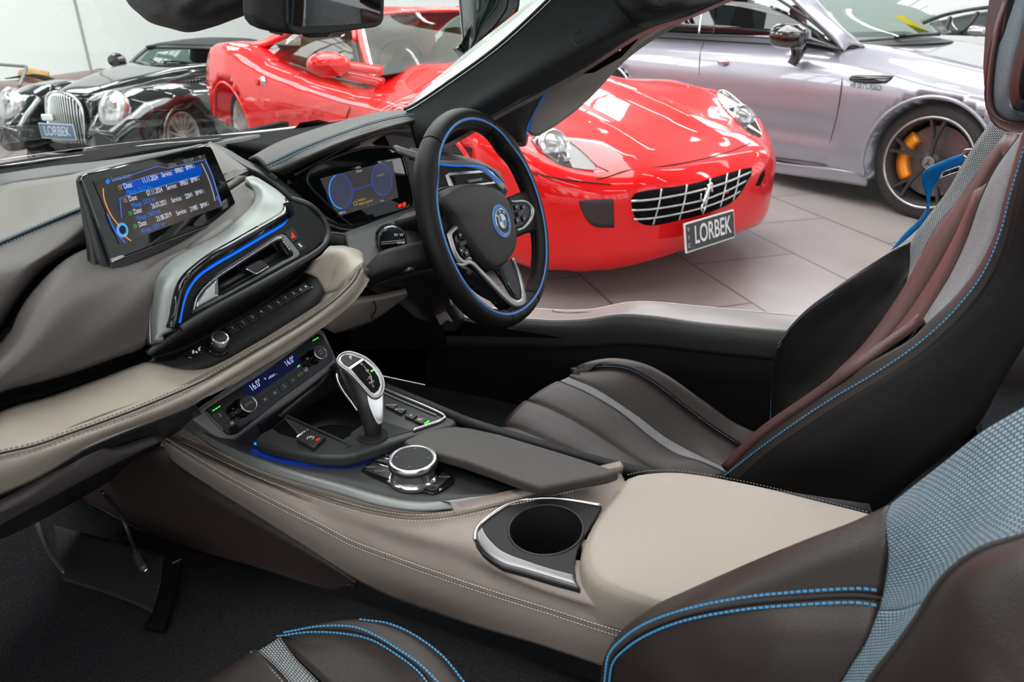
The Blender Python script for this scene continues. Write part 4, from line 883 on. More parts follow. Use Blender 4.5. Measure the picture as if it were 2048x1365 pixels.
text('SRS', wpx('967,436', .0262)[0], SWX, SWY, .006, M['seam'], sw, align='CENTER'); text('AIRBAG', wpx('1018,490', .0235)[0], SWX, SWY, .005, M['seam'], sw, align='CENTER')
# ================================================================ SEATS
M['net'] = weave('woven_net', (.012, .013, .015), (.40, .43, .45), 40)
M['net_blue'] = weave('woven_net_blue', (.018, .026, .032), (.21, .31, .37), 42)
M['net_fine'] = weave('woven_net_fine', (.016, .016, .017), (.36, .37, .37), 62)
M['seat_brown'] = principled('seat_brown_leather', (.022, .0158, .0138), .42, bump=('v', 900, .2), spec=.33)
M['seat_insert'] = principled('leather_red_reflection', (.080, .036, .033), .42, bump=('v', 900, .2))  # brown leather with the red coupe's reflection mixed into its colour
def pillow(name, A, B, mat, parent, bulge=.008, n=30, t=.012, m=4, label=None):
    a = cr(A, n); b = cr(B, n); mid = []
    for i, (p, q) in enumerate(zip(a, b)):
        j = min(i + 1, n - 1); T = a[j] - a[j - 1]; s = (q - p)
        nn = T.cross(s)
        if nn.length > 1e-9: nn.normalize()
        if nn.dot(CAM - p) < 0: nn = -nn
        mid.append(nn)
    rows = []
    for f, k in ((0, 0), (.10, .62), (.3, .95), (.5, 1), (.7, .95), (.90, .62), (1, 0)): rows.append([p.lerp(q, f) + nn * bulge * k for p, q, nn in zip(a, b, mid)])
    return patch(name, rows, mat, parent, nu=n, m=m, t=t, label=label)
ds = thing('car_seat', 'far brown leather sports seat behind the steering wheel, with a dark red lit backrest', 'car seat', (.43, -.35, .45), 'front seats')
x_ = lambda t: L(t, 'x')
A0 = x_('968,890,.24;1060,925,.24;1200,985,.24;1330,1040,.24')
A1 = x_('1002,856,.305;1030,858,.305;1109,889,.30;1173,918,.30;1254,947,.30;1330,985,.30')
A2 = x_('1054,802,.40;1093,815,.40;1157,847,.395;1238,899,.385;1302,940,.375;1380,985,.37')
A3 = x_('1119,763,.49;1173,786,.49;1238,824,.485;1302,876,.475;1351,908,.465;1399,923,.45;1460,950,.44')
A4 = x_('1138,754,.515;1190,776,.515;1270,828,.51;1335,876,.50;1399,911,.49;1470,945,.47')
A5 = x_('1141,752,.53;1161,743,.55;1206,737,.575;1254,742,.585;1302,766,.585;1367,815,.58;1431,863,.57;1489,900,.56;1540,940,.55')
A6 = x_('1146,748,.535;1190,734,.575;1231,730,.60;1286,741,.61;1335,766,.61;1399,811,.605;1464,857,.595;1512,880,.585;1560,915,.57')
A7 = x_('1150,760,.56;1200,760,.60;1260,775,.63;1310,800,.64;1370,840,.64;1420,880,.63;1500,930,.62;1560,960,.60')
pillow('seat_panel', A0, A1, M['seat_brown'], ds); pillow('seat_panel', A1, A2, M['seat_brown'], ds, .007); pillow('seat_panel', A2, A3, M['seat_brown'], ds, .006)
patch('net_strip', [A3, A4], M['net_fine'], ds, nu=40, t=.01, label='fine light grey woven strip')
pillow('seat_bolster', A4, A5, M['seat_brown'], ds, .004, label='dark leather side bolster of the cushion')
patch('bolster_ridge', [A5, A6, A7], M['seat_brown'], ds, nu=50, m=6, t=.012)
for e, c in ((-4, 'dim'), (4, 'dim')): stitch('seat_stitching', off(A5, 0, e)[1:-1], M['blue_thread_dim'], ds, gap=.0045, ln=.0028, r=.0006, lift=.004)
tube('cushion_seam', A5, .0012, M['seam'], ds)
for q in (A1, A2, A3, A4): tube('cushion_seam', q, .0013, M['seam'], ds, n=30)
obox('seat_base', (.44, -.24, .42), ((1, 0, 0), (0, 1, 0), (0, 0, 1)), (.36, .44, .08), M['void'], ds, bev=.02)
# backrest
B0 = x_('1545,905,.63;1541,840,.64;1545,752,.645;1555,699,.645;1577,659,.645;1612,620,.645;1678,571,.64;1744,527,.635;1788,500,.63;1822,484,.62')
B1 = x_('1552,905,.61;1548,840,.62;1550,752,.632;1560,700,.632;1582,662,.632;1618,626,.63;1682,580,.628;1746,545,.625;1788,528,.62;1821,520,.615')
B1s = x_('1558,690,.636;1594,646,.635;1656,598,.632;1730,563,.628;1788,537,.622;1820,527,.617')
B2 = x_('1600,905,.52;1590,850,.56;1600,780,.60;1625,730,.61;1650,690,.615;1680,655,.618;1715,625,.618;1765,590,.612;1795,565,.605;1818,548,.60')
B3 = x_('1640,920,.50;1629,880,.52;1629,830,.54;1656,790,.555;1680,757,.56;1700,735,.565;1744,683,.57;1788,621,.575;1808,585,.58;1818,545,.59')
patch('backrest_bolster', [B0, B1, B2, B3], M['dark_leather'], ds, nu=50, m=6, t=.015, label='outer side bolster of the backrest')
tube('bolster_seam', B1s, .0012, M['seam'], ds)
for e in (-3.5, 3.5): stitch('seat_stitching', off(B1s, 0, e), M['blue_thread_dim'], ds, gap=.0045, ln=.0026, r=.0006, lift=.002)
stitch('seat_stitching', x_('1555,699,.646;1546,752,.646;1541,840,.641;1543,880,.635'), M['blue_thread_dim'], ds, gap=.0045, ln=.0026, r=.0007, lift=.002)
N0 = x_('1629,806,.545;1656,779,.555;1700,727,.565;1744,676,.57;1788,613,.575;1814,560,.58;1820,523,.59;1822,484,.59;1850,440,.58;1892,385,.575;1943,298,.56;1985,238,.55')
N1 = x_('1650,800,.53;1691,733,.535;1722,703,.54;1766,646,.545;1814,571,.55;1845,514,.55;1876,457,.55;1926,396,.54;1967,341,.53;1994,300,.52;2021,273,.51')
patch('net_strip', [N0, N1], M['net'], ds, nu=70, t=.012, label='grey woven net strip up the outer edge of the backrest')
C1 = x_('1600,860,.47;1660,790,.475;1731,734,.48;1810,646,.485;1876,549,.49;1924,466,.49;1955,405,.485;1985,350,.48;2010,310,.475;2030,280,.47')
C2 = x_('1560,890,.36;1640,830,.375;1720,765,.385;1790,705,.39;1854,628,.40;1898,554,.405;1933,479,.41;1961,400,.41;1990,340,.41;2040,270,.41')
pillow('backrest_panel', N1, C1, M['seat_insert'], ds, .010, label='red brown centre panel of the backrest'); pillow('backrest_panel', C1, C2, M['seat_insert'], ds, .010)
D1 = x_('1453,945,.23;1524,875,.235;1629,802,.24;1722,736,.245;1823,677,.25;1854,646,.255;1911,593,.26;1955,536,.265;1990,466,.27;2007,400,.275;2035,300,.28;2050,250,.28')
patch('net_strip', [x_('1800,700,.375;1823,673,.385;1854,626,.395;1898,554,.405;1933,479,.41;1961,400,.41;1990,340,.41;2040,270,.41'), x_('1815,695,.26;1830,673,.262;1860,646,.265;1911,593,.27;1955,536,.275;1990,466,.28;2010,400,.285;2052,255,.29')], M['net'], ds, nu=50, t=.01, label='grey woven net strip up the inner edge of the backrest')
pillow('backrest_panel', C2[:4] + x_('1850,640,.37'), D1[:4] + x_('1852,646,.30'), M['seat_insert'], ds, .001)
tube('backrest_seam', C2, .0012, M['seam'], ds); tube('backrest_seam', N1, .0012, M['seam'], ds); tube('backrest_seam', C1, .0012, M['seam'], ds)
D2 = x_('1450,952,.218;1533,888,.222;1656,804,.228;1744,752,.232;1823,699,.236;1898,633,.24;1964,549,.245;1999,466,.25;2016,400,.255;2048,290,.26;2060,240,.26')
D3 = x_('1470,965,.21;1545,900,.214;1664,820,.220;1752,766,.224;1832,714,.228;1908,647,.232;1976,562,.236;2012,475,.24;2030,400,.245;2060,300,.25;2075,250,.25')
D4 = x_('1560,985,.20;1640,930,.20;1740,860,.205;1840,790,.21;1930,710,.21;2000,620,.21;2060,520,.21;2090,400,.21;2110,300,.21')
patch('bolster_ridge', [D1, D2, D3], M['seat_brown'], ds, nu=60, m=4, t=.01)
patch('seat_side', [D3, D4, x_('1700,1060,.20;1760,1020,.20;1830,960,.20;1898,906,.20;1964,840,.20;1999,774,.20;2050,690,.20;2120,560,.2;2150,400,.2')], M['dark_leather'], ds, nu=50, m=4, t=.02, label='plain dark inboard side of the backrest')
tube('backrest_seam', off(D2, 2, 2), .0013, M['seam'], ds, n=60)
for e in (-3, 8): stitch('seat_stitching', off(D2, 2, e), M['blue_thread'], ds, gap=.0048, ln=.003, r=.00085, lift=.002, n=90)
# headrest
H0 = x_('2012,-30,.50;2006,0,.50;1991,44,.51;1977,113,.51;1970,191,.51;1972,218,.51;1987,236,.50;2025,249,.47;2070,240,.43')
H1 = x_('2030,-30,.48;2026,0,.48;2004,60,.49;1990,130,.49;1986,200,.49;1992,224,.485;2008,238,.47;2040,244,.44;2080,232,.42')
H2 = x_('2060,-30,.42;2056,0,.42;2042,60,.42;2026,120,.42;2018,170,.42;2020,200,.42;2028,218,.41;2050,226,.41;2090,220,.40')
H3 = x_('2100,-30,.38;2090,0,.38;2070,60,.38;2052,120,.38;2042,170,.38;2044,195,.38;2052,205,.38;2070,205,.38;2110,200,.38')
patch('headrest_edge', [H0, [(p[0] * .5 + q[0] * .5 - 2, (p[1] + q[1]) / 2, 'x', p[3] * .5 + q[3] * .5 - .01) for p, q in zip(H0, H1)], H1], M['seat_insert'], ds, nu=40, t=.014)
patch('headrest_net', [H1, H2], M['net_blue'], ds, nu=50, t=.03, label='blue grey woven net on the headrest')
patch('headrest_pad', [H2, H3], M['dark_leather'], ds, nu=40, t=.03)

# ---- passenger seat (nearest the camera)
pseat = thing('car_seat', 'nearest leather sports seat in the bottom right corner with blue double stitching', 'car seat', (-.43, -.35, .45), 'front seats')
S0 = x_('1195,1420,-.21;1201,1362,-.21;1205,1327,-.21;1225,1283,-.208;1262,1244,-.205;1306,1213,-.203;1390,1174,-.20;1522,1116,-.20;1631,1072,-.20;1700,1046,-.20;1778,1010,-.20')
S1 = x_('1203,1420,-.225;1208,1362,-.225;1214,1325,-.225;1238,1290,-.226;1280,1256,-.226;1330,1225,-.226;1420,1190,-.226;1530,1155,-.226;1630,1125,-.226;1700,1105,-.226;1776,1090,-.226')
S2 = x_('1212,1420,-.232;1214,1362,-.232;1222,1318,-.232;1250,1287,-.234;1293,1259,-.236;1368,1231,-.238;1478,1209,-.24;1587,1198,-.242;1697,1192,-.244;1730,1193,-.245;1763,1198,-.246')
S3 = x_('1260,1440,-.25;1300,1400,-.255;1340,1370,-.26;1400,1340,-.262;1450,1320,-.265;1500,1305,-.267;1560,1295,-.27;1620,1290,-.27;1680,1290,-.27;1710,1290,-.27;1730,1288,-.27')
S4 = x_('1300,1500,-.27;1360,1480,-.275;1420,1460,-.28;1480,1440,-.28;1520,1430,-.285;1560,1420,-.285;1600,1415,-.285;1630,1410,-.285;1650,1410,-.285;1655,1410,-.285;1660,1410,-.285')
patch('backrest_bolster', [S0, S1, S2], M['seat_brown'], pseat, nu=70, m=6, t=.012)
patch('backrest_bolster', [S2, S3, S4], M['seat_brown'], pseat, nu=60, m=6, t=.012)
tube('backrest_seam', S2, .0016, M['seam'], pseat, n=70)
for e in (-15, 15): stitch('seat_stitching', [(p[0] + (4 if i < 5 else 0) * (1 if e > 0 else -1), p[1] + e * min(1, .45 + i * .06), p[2], p[3] + (-.0035 if e > 0 else .001)) for i, p in enumerate(S2)], M['blue_thread'], pseat, gap=.0042, ln=.0030, r=.0008, lift=.0015)
Q0 = x_('1782,1008,-.20;1771,1033,-.212;1776,1072,-.224;1777,1116,-.232;1769,1174,-.242;1759,1222,-.255;1732,1283,-.268;1697,1341,-.278;1670,1385,-.285;1640,1430,-.29')
Q1 = x_('1961,866,-.20;1950,900,-.22;1925,960,-.235;1900,1020,-.245;1870,1090,-.258;1840,1160,-.268;1800,1225,-.278;1755,1300,-.288;1715,1365,-.295;1680,1420,-.30')
Q2 = x_('2075,800,-.20;2080,850,-.22;2085,930,-.24;2080,1000,-.26;2060,1066,-.28;1961,1103,-.285;1880,1160,-.29;1834,1235,-.295;1763,1315,-.302;1720,1400,-.31')
Q1b = x_('1807,989,-.20;1825,1010,-.215;1838,1050,-.228;1840,1090,-.238;1825,1150,-.25;1805,1200,-.26;1775,1255,-.272;1735,1315,-.282;1700,1370,-.29;1660,1430,-.295')
patch('net_panel', [x_('1782,1008,-.20;1895,919,-.20;1961,866,-.20;2010,836,-.20;2060,808,-.20;2100,790,-.20'), x_('1771,1040,-.214;1870,1000,-.222;1940,965,-.225;1990,940,-.228;2050,915,-.23;2100,900,-.23'), x_('1777,1110,-.232;1850,1080,-.242;1910,1060,-.248;1960,1040,-.255;2030,1010,-.26;2100,980,-.26'), x_('1770,1170,-.243;1830,1160,-.258;1880,1140,-.268;1930,1110,-.275;1990,1085,-.28;2110,1060,-.285'), x_('1758,1225,-.256;1800,1222,-.27;1838,1210,-.28;1868,1185,-.288;1905,1142,-.29;1962,1105,-.29')], M['net_blue'], pseat, nu=60, m=6, t=.01, label='blue grey woven net panel on the shoulder')
patch('net_panel', [x_('1758,1222,-.256;1800,1222,-.27;1838,1210,-.28;1860,1198,-.288'), x_('1732,1283,-.268;1765,1280,-.28;1790,1276,-.29;1812,1268,-.297'), x_('1697,1341,-.278;1725,1340,-.288;1750,1338,-.298;1765,1325,-.303'), x_('1650,1420,-.288;1680,1420,-.298;1700,1420,-.304;1710,1410,-.31')], M['net_blue'], pseat, nu=20, m=6, t=.01)
R0 = x_('2110,1052,-.287;2048,1074,-.287;1961,1103,-.29;1905,1142,-.292;1868,1185,-.294;1834,1240,-.298;1790,1300,-.303;1750,1350,-.307;1715,1400,-.311')
R1 = x_('2120,1100,-.33;2060,1110,-.33;1990,1140,-.33;1935,1180,-.332;1900,1225,-.334;1865,1280,-.336;1830,1340,-.338;1800,1400,-.34;1780,1440,-.34')
R2 = x_('2150,1400,-.38;2120,1400,-.38;2080,1400,-.38;2050,1410,-.38;2000,1420,-.38;1980,1440,-.38;1960,1450,-.38;1940,1460,-.38;1930,1470,-.38')
patch('backrest_panel', [R0, R1, R2], M['seat_brown'], pseat, nu=40, m=6, t=.012, label='dark brown centre panel of the backrest')
tube('backrest_seam', R0, .0022, M['seam'], pseat, n=40)
# passenger cushion
zc_ = lambda t: L(t, 'z')
P0 = zc_('440,1320,.655;409,1364,.655;380,1410,.655')
P1_ = zc_('514,1304,.66;545,1330,.66;576,1364,.66;610,1410,.66')
P2_ = zc_('560,1275,.665;589,1315,.665;637,1364,.662;680,1410,.66')
pillow('seat_panel', zc_('505,1309,.655;455,1335,.655;405,1366,.65;350,1410,.64'), zc_('514,1304,.66;545,1330,.66;576,1364,.66;612,1410,.66'), M['seat_brown'], pseat, .006, label='brown leather cushion panel')
patch('net_strip', [P1_, P2_], M['net'], pseat, nu=30, t=.012, label='light woven strip on the front of the cushion')
stitch('seat_stitching', off(P1_, -8, 4), M['taupe_yarn'], pseat, gap=.0042, ln=.0026, r=.0007, lift=.003)
U1 = zc_('562,1272,.668;620,1265,.675;686,1268,.68;743,1281,.685;796,1312,.685;839,1347,.685;870,1390,.683;890,1420,.68')
U2 = zc_('576,1264,.671;642,1253,.682;708,1255,.688;752,1272,.69;796,1299,.69;839,1329,.69;878,1368,.688;910,1410,.685')
U3 = zc_('588,1259,.669;664,1243,.682;725,1240,.686;774,1247,.686;822,1267,.686;883,1311,.684;927,1364,.682;960,1410,.68')
U4 = zc_('590,1261,.662;668,1248,.655;730,1246,.655;785,1255,.655;840,1280,.655;895,1320,.655;935,1368,.655;970,1410,.655')
patch('seat_bolster', [P2_[:1] + zc_('590,1310,.668;640,1360,.665;690,1410,.66'), zc_('592,1280,.669;680,1295,.674;750,1335,.674;800,1410,.672'), U1], M['seat_brown'], pseat, nu=40, m=6, t=.01, label='rounded leather bolster of the near cushion')
patch('bolster_ridge', [U1, U2, U3, U4], M['seat_brown'], pseat, nu=60, m=5, t=.01)
tube('cushion_seam', [tuple(X(a).lerp(X(b), .5) + Vector((0, 0, .0015))) for a, b in zip(cr(U1, 10), cr(U2, 10))], .0014, M['seam'], pseat, n=60)
for q in (U1, U2, U3[2:]): stitch('seat_stitching', q, M['blue_thread'], pseat, gap=.0040, ln=.0028, r=.0008, lift=.006)
obox('seat_base', (-.36, -.22, .60), ((1, 0, 0), (0, 1, 0), (0, 0, 1)), (.30, .30, .06), M['void'], pseat, bev=.02)

# ---- volumes of both seats that the frame crops away
prism('cushion_base', [(-.24, -.13, .622), (-.33, -.05, .622), (-.58, -.07, .622), (-.62, -.30, .622), (-.62, -.56, .622), (-.19, -.56, .622), (-.195, -.33, .622)], .14, M['seat_brown'], pseat, nrm=(0, 0, 1), bev=.03, seg=4)
def brow(z, y, w_, d_): return [Vector((-.425 + w_ * math.copysign(abs(math.cos(t)) ** .6, math.cos(t)), y - d_ * .5 + d_ * .5 * math.copysign(abs(math.sin(t)) ** .6, math.sin(t)), z)) for t in np.linspace(0, 2 * math.pi, 24, endpoint=False)]
patch('backrest_shell', [brow(.50, -.62, .19, .14), brow(.65, -.63, .195, .16), brow(.90, -.69, .195, .15), brow(1.08, -.745, .17, .13), brow(1.18, -.77, .12, .11), brow(1.30, -.79, .11, .10), brow(1.36, -.80, .08, .06), brow(1.365, -.80, .001, .001)], M['dark_leather'], pseat, nu=48, m=4, t=0, closedu=True, label='dark shell at the back of the seat')
patch('bolster_lower', [S4, [Vector((-.26, -.40, .64)).lerp(Vector((-.40, -.60, .85)), i / 10) for i in range(11)]], M['seat_brown'], pseat, nu=30, t=.01)
patch('bolster_lower', [R2, [Vector((-.45, -.63, 1.05)).lerp(Vector((-.42, -.60, .85)), i / 8) for i in range(9)]], M['seat_brown'], pseat, nu=30, t=.01)
prism('headrest_core', x_('2024,-60,.47;2006,60,.47;2000,150,.47;2002,195,.47;2014,218,.47;2045,230,.47;2110,225,.47;2150,-60,.47'), .15, M['dark_leather'], ds, nrm=(-1, 0, 0), bev=.02, seg=3)
# ---- seat belt
sb = thing('seat_belt', 'bright blue seat belt strap hanging beside the far seat backrest', 'seat belt', tuple(X((1880, 350, 'x', .62))))
b1 = x_('1781,502,.70;1810,466,.68;1837,440,.66;1853,412,.64;1851,388,.63;1843,360,.62;1851,341,.61;1888,322,.60;1926,307,.58')
b2 = x_('1797,492,.69;1827,466,.67;1845,448,.655;1857,425,.64;1860,400,.635;1868,374,.625;1884,354,.615;1905,341,.60;1930,325,.58')
M['belt'] = principled('belt_blue', (.0, .17, .52), .5, bump=('n', 1500, .3), emis=None)
patch('strap', [b1, b2], M['belt'], sb, nu=50, m=3, t=.0015, label='blue webbing strap')
for q in ('1925,311,.578;1931,300,.576;1946,299,.57;1940,318,.57', '1880,357,.60;1886,345,.60;1921,333,.585;1918,344,.585'):
    tube('belt_guide', x_(q), .0016, M['satin_chrome'], sb, closed=True, n=30, lin=True)
patch('guide_plate', [x_('1883,356,.60;1918,342,.585'), x_('1889,347,.60;1920,335,.585')], M['gloss'], sb, nu=6, t=.002)
# ================================================================ CAR BODY
body = thing('sports_car', 'white open sports car shell around the cabin: windscreen pillar, mirror, sill and raised door', 'car', (0, .1, 0))
x_ = lambda t: L(t, 'x')
Y_ = lambda t: L(t, 'y')
# scuttle between dash and glass
patch('scuttle', [Y_('-60,372,.40;0,362,.41;100,345,.43;200,322,.46;300,300,.49;430,285,.50;520,300,.46;600,300,.42;700,270,.42'), Y_('-60,352,.46;0,344,.46;100,330,.48;200,305,.52;300,292,.55;400,284,.57;520,268,.58;620,255,.58;720,240,.50'), Y_('-60,336,.50;0,327,.50;100,311,.52;200,298,.55;300,282,.58;400,273,.60;512,265,.61;600,255,.60;700,238,.54')], M['void'], body, nu=50, m=3, t=.01, label='black scuttle below the windscreen')
tube('scuttle_seal', Y_('-60,345,.48;0,336,.48;100,321,.50;200,308,.53;300,292,.56;400,283,.58;512,271,.60;600,262,.59'), .003, M['gloss'], body, n=40)
patch('bonnet_edge', [Y_('440,269,.63;552,257,.64;620,250,.64;672,245,.62'), Y_('440,272,.62;552,263,.63;620,256,.63;672,252,.61')], M['white_paint'], body, nu=20, t=.01)
w1 = prism('wiper_hinge', Y_('22,332,.50;30,327,.50;62,324,.50;78,320,.50;81,328,.50;70,333,.50;34,337,.50'), .02, M['gloss'], body, bev=.003)
tube('wiper_arm', Y_('30,333,.52;90,322,.56;200,303,.60'), .004, M['black'], body, n=20)
# pillar: inner trim from the scuttle corner up to the header
pil_hi = x_('812,222,.64;826,216,.64;900,167,.63;1000,94,.61;1099,3,.58;1150,-50,.57')
pil_m1 = x_('818,245,.62;850,238,.615;940,190,.605;1040,120,.59;1150,40,.57;1230,-50,.55')
pil_m2 = x_('826,275,.61;870,262,.60;970,205,.585;1090,135,.57;1220,60,.55;1330,-40,.53')
pil_lo = x_('835,305,.62;880,292,.62;1000,227,.61;1158,142,.59;1293,58,.57;1380,30,.56;1440,3,.55;1520,-30,.54')
patch('windscreen_pillar', [pil_hi, pil_m1, pil_m2, pil_lo], M['pillar'], body, nu=60, m=6, t=.02, label='thick black windscreen pillar running diagonally')
patch('pillar_return', [pil_lo, x_('850,300,.68;890,296,.68;1000,236,.68;1158,152,.66;1293,68,.64;1380,38,.62;1440,12,.61;1520,-20,.6')], M['black'], body, nu=40, t=.01)
patch('pillar_outer', [x_('800,222,.72;805,219,.72;925,111,.71;1031,26,.68;1070,-6,.67;1110,-50,.66'), x_('812,226,.66;826,217,.655;900,168,.645;1000,95,.625;1099,4,.595;1150,-48,.585')], M['white_paint'], body, nu=30, m=3, t=.01, label='white painted outer edge of the pillar')
tube('pillar_seal', off(pil_hi, -4, -3), .0028, M['black'], body, n=50)
PB = (X((1166, 74, 'x', .562)), N((-.62, -.35, .70)))
PBs = lambda t, o=0.0: L(t, 'p', (PB[0] + PB[1] * (o + .004), PB[1]))
tube('airbag_badge_outline', PBs('1144,77;1150,68;1175,55;1184,55;1187,64;1183,72;1160,90;1153,93'), .0009, M['black'], body, closed=True, n=40)
text('AIRBAG', PBs('1165,75')[0], X(PBs('1187,60')[0]) - X(PBs('1144,82')[0]), PB[1].cross(X(PBs('1187,60')[0]) - X(PBs('1144,82')[0])), .008, M['black'], body, align='CENTER')
patch('header_cover', [x_('1215,-40,.50;1225,0,.50;1245,25,.50;1270,48,.51;1292,57,.53'), x_('1290,-50,.48;1300,-5,.49;1330,15,.50;1370,10,.52;1440,2,.54')], M['black_soft'], body, nu=20, m=4, t=.02)
# mirror seen through the glass
mr = [x_('916,-30,.86;918,0,.86;922,44,.86;925,85,.86;923,120,.86'), x_('960,-40,.80;950,0,.80;950,44,.80;948,80,.81;935,108,.83'), x_('1010,-40,.82;1000,0,.82;985,40,.82;965,75,.83;940,112,.85'), x_('1045,-40,.88;1034,8,.88;1031,22,.88;1004,55,.88;963,92,.87;923,121,.87')]
patch('door_mirror', mr, principled('mirror_gloss', (.008, .022, .02), .05, spec=.8), body, nu=30, m=6, t=.03, label='gloss dark green door mirror seen through the windscreen')
tube('mirror_lip', x_('1038,-10,.86;1033,22,.86;1006,57,.86;965,94,.86;926,119,.86'), .003, M['black'], body, n=30)
tube('mirror_edge', x_('917,-10,.858;922,44,.858;925,84,.858;923,120,.858'), .0012, M['white_paint'], body, n=20)
# door (raised), seen under the pillar
dp = [x_('1112,158,.74;1150,150,.74;1225,110,.73;1293,70,.71;1345,42,.70;1415,10,.68'), x_('1085,190,.75;1130,182,.75;1195,150,.74;1255,105,.73;1320,60,.715;1412,14,.69'), x_('1062,230,.76;1095,225,.76;1150,195,.76;1215,145,.745;1290,82,.73;1405,18,.70'), x_('1054,264,.765;1068,273,.765;1102,258,.765;1176,200,.76;1262,112,.74;1400,24,.71')]
patch('door_card', dp, principled('door_taupe_bounce', (.30, .262, .235), .55), body, nu=40, m=5, t=.03, label='taupe lining of the raised door')  # taupe lightened to stand in for light bounced off the floor
patch('door_lining', [x_('975,245,.70;1000,229,.70;1060,195,.71;1112,160,.73'), x_('1010,262,.73;1030,252,.73;1062,225,.74;1088,192,.75'), x_('1035,292,.76;1048,290,.76;1053,266,.765;1062,232,.76')], M['brown_leather'], body, nu=30, m=4, t=.02)
sweep('door_light_strip', x_('1053,264,.760;1057,248,.758;1064,228,.755;1076,207,.75;1090,188,.745;1104,172,.742;1116,161,.738'), circ(.0035, 8), principled('door_blue', (.0, .16, .62), .3, emis=(0, .12, .6), es=.25), body, n=40, label='bright blue line along the door lining')
patch('door_end', [x_('1035,292,.76;1048,291,.76;1052,264,.76'), x_('1040,294,.80;1052,292,.80;1058,270,.80')], M['black'], body, nu=10, t=.004)
dh = prism('door_latch_recess', [X(s) + Vector((-.012, -.006, .004)) for s in x_('1158,143,.73;1166,151,.735;1185,149,.735;1240,118,.725;1272,84,.715;1272,77,.71;1230,98,.715')], .01, M['void'], body, bev=.001)
for u, v in ((1176, 131), (1201, 117), (1222, 106), (1242, 96)): lathe('latch_screw', X((u, v + 3, 'x', .712)) + Vector((-.012, 0, 0)), (-1, -.3, .3), [(.003, 0), (.003, .004), (.001, .005)], M['satin_chrome'], body, k=10)
tube('door_seam', x_('970,240,.605;1000,224,.60;1040,200,.60;1075,180,.60'), .002, M['grey_trim'], body, n=20)
# sill on the far side
s0 = x_('850,612,.90;900,614,.90;1000,617,.89;1077,618,.89;1141,621,.89;1190,618,.89;1254,605,.89;1302,604,.89;1399,613,.89;1593,631,.89;1700,642,.89')
s1 = x_('850,622,.85;900,624,.85;1000,627,.845;1077,628,.845;1141,631,.845;1190,627,.845;1254,615,.845;1302,615,.845;1399,627,.845;1590,645,.845;1700,655,.845')
s2 = x_('850,638,.80;900,638,.80;1000,638,.80;1051,638,.80;1109,641,.80;1173,638,.80;1238,629,.80;1302,633,.80;1399,647,.80;1576,663,.80;1700,672,.80')
s3 = x_('850,655,.78;900,655,.78;1000,657,.78;1051,658,.78;1109,660,.78;1173,660,.78;1238,655,.78;1302,658,.78;1399,670,.78;1576,688,.78;1700,700,.78')
s4 = x_('850,900,.72;900,900,.72;1000,900,.72;1051,900,.72;1109,900,.72;1173,900,.72;1238,900,.72;1302,900,.72;1399,910,.72;1576,930,.72;1700,940,.72')
patch('door_sill', [s0, s1, s2], principled('sill_taupe', (.17, .152, .146), .34, metal=.2), body, nu=60, m=5, t=.02, label='grey metallic door sill cap')
patch('sill_lining', [s2, s3, [tuple(X(a).lerp(X(b), .15)) for a, b in zip(s3, s4)]], M['black_soft'], body, nu=60, m=4, t=.01)
patch('sill_wall', [[tuple(X(a).lerp(X(b), .15)) for a, b in zip(s3, s4)], s4], M['void'], body, nu=40, t=.01)
outer = [[tuple(X(p) + Vector((.006, 0, -.012))) for p in s0], [tuple(X(p) + Vector((.05, 0, -.06))) for p in s0], [(float(X(p).x) + .07, float(X(p).y), .30) for p in s0]]
patch('outer_sill', outer, M['white_paint'], body, nu=40, m=3, t=.01, flip=False)
patch('sill_plate', [[tuple(X(p) + Vector((0, 0, .001))) for p in x_('1360,615,.875;1450,625,.875;1560,634,.875')], [tuple(X(p) + Vector((0, 0, .001))) for p in x_('1370,620,.862;1450,630,.862;1556,640,.862')]], M['satin_chrome'], body, nu=12, t=.001)
tube('sill_joint', [tuple(X(p) + Vector((0, 0, .002))) for p in x_('1104,621,.88;1106,625,.87;1135,628,.865;1200,625,.865')], .0008, M['seam'], body, n=16, lin=True)
# cabin floor, front bulkhead, rear bulkhead
def slab(name, pts, mat, t=.02, nrm=None, label=None): return prism(name, [Vector(p) for p in pts], t, mat, body, nrm=nrm, label=label)
slab('cabin_floor', [(-.11, -1.1, .38), (.74, -1.1, .38), (.74, .95, .38), (-.11, .95, .38)], M['carpet'], nrm=(0, 0, 1), label='dark carpeted floor')
patch('passenger_floor', [[(-.118, -1.0, .60), (-.118, -.2, .60), (-.115, .05, .592), (-.10, .25, .570), (-.085, .45, .575), (-.07, .62, .66), (-.06, .75, .80)], [(-.70, -1.0, .56), (-.70, -.2, .55), (-.70, .05, .55), (-.70, .25, .55), (-.70, .45, .56), (-.70, .62, .64), (-.70, .75, .78)]], M['carpet_light'], body, nu=50, m=10, t=.01, label='dark grey carpet of the near footwell')
slab('front_bulkhead', [(-.72, .80, .36), (.78, .80, .36), (.78, .70, 1.0), (-.72, .70, 1.0)], M['void'], nrm=(0, -1, 0))
slab('rear_bulkhead', [(-.6, -1.0, .45), (.78, -1.0, .45), (.78, -1.02, .80), (-.6, -1.02, .80)], M['carpet'], nrm=(0, 1, 0))
slab('tub_side', [(.775, -1.1, .36), (.775, .95, .36), (.775, .95, .56), (.775, -1.1, .56)], M['void'], nrm=(-1, 0, 0))
slab('tub_side', [(.775, .26, .36), (.775, .95, .36), (.775, .95, 1.0), (.775, .26, .72)], M['void'], nrm=(-1, 0, 0))
slab('rear_floor', [(-.6, -.64, .50), (.78, -.64, .50), (.78, -1.3, .50), (-.6, -1.3, .50)], M['carpet'], nrm=(0, 0, 1))
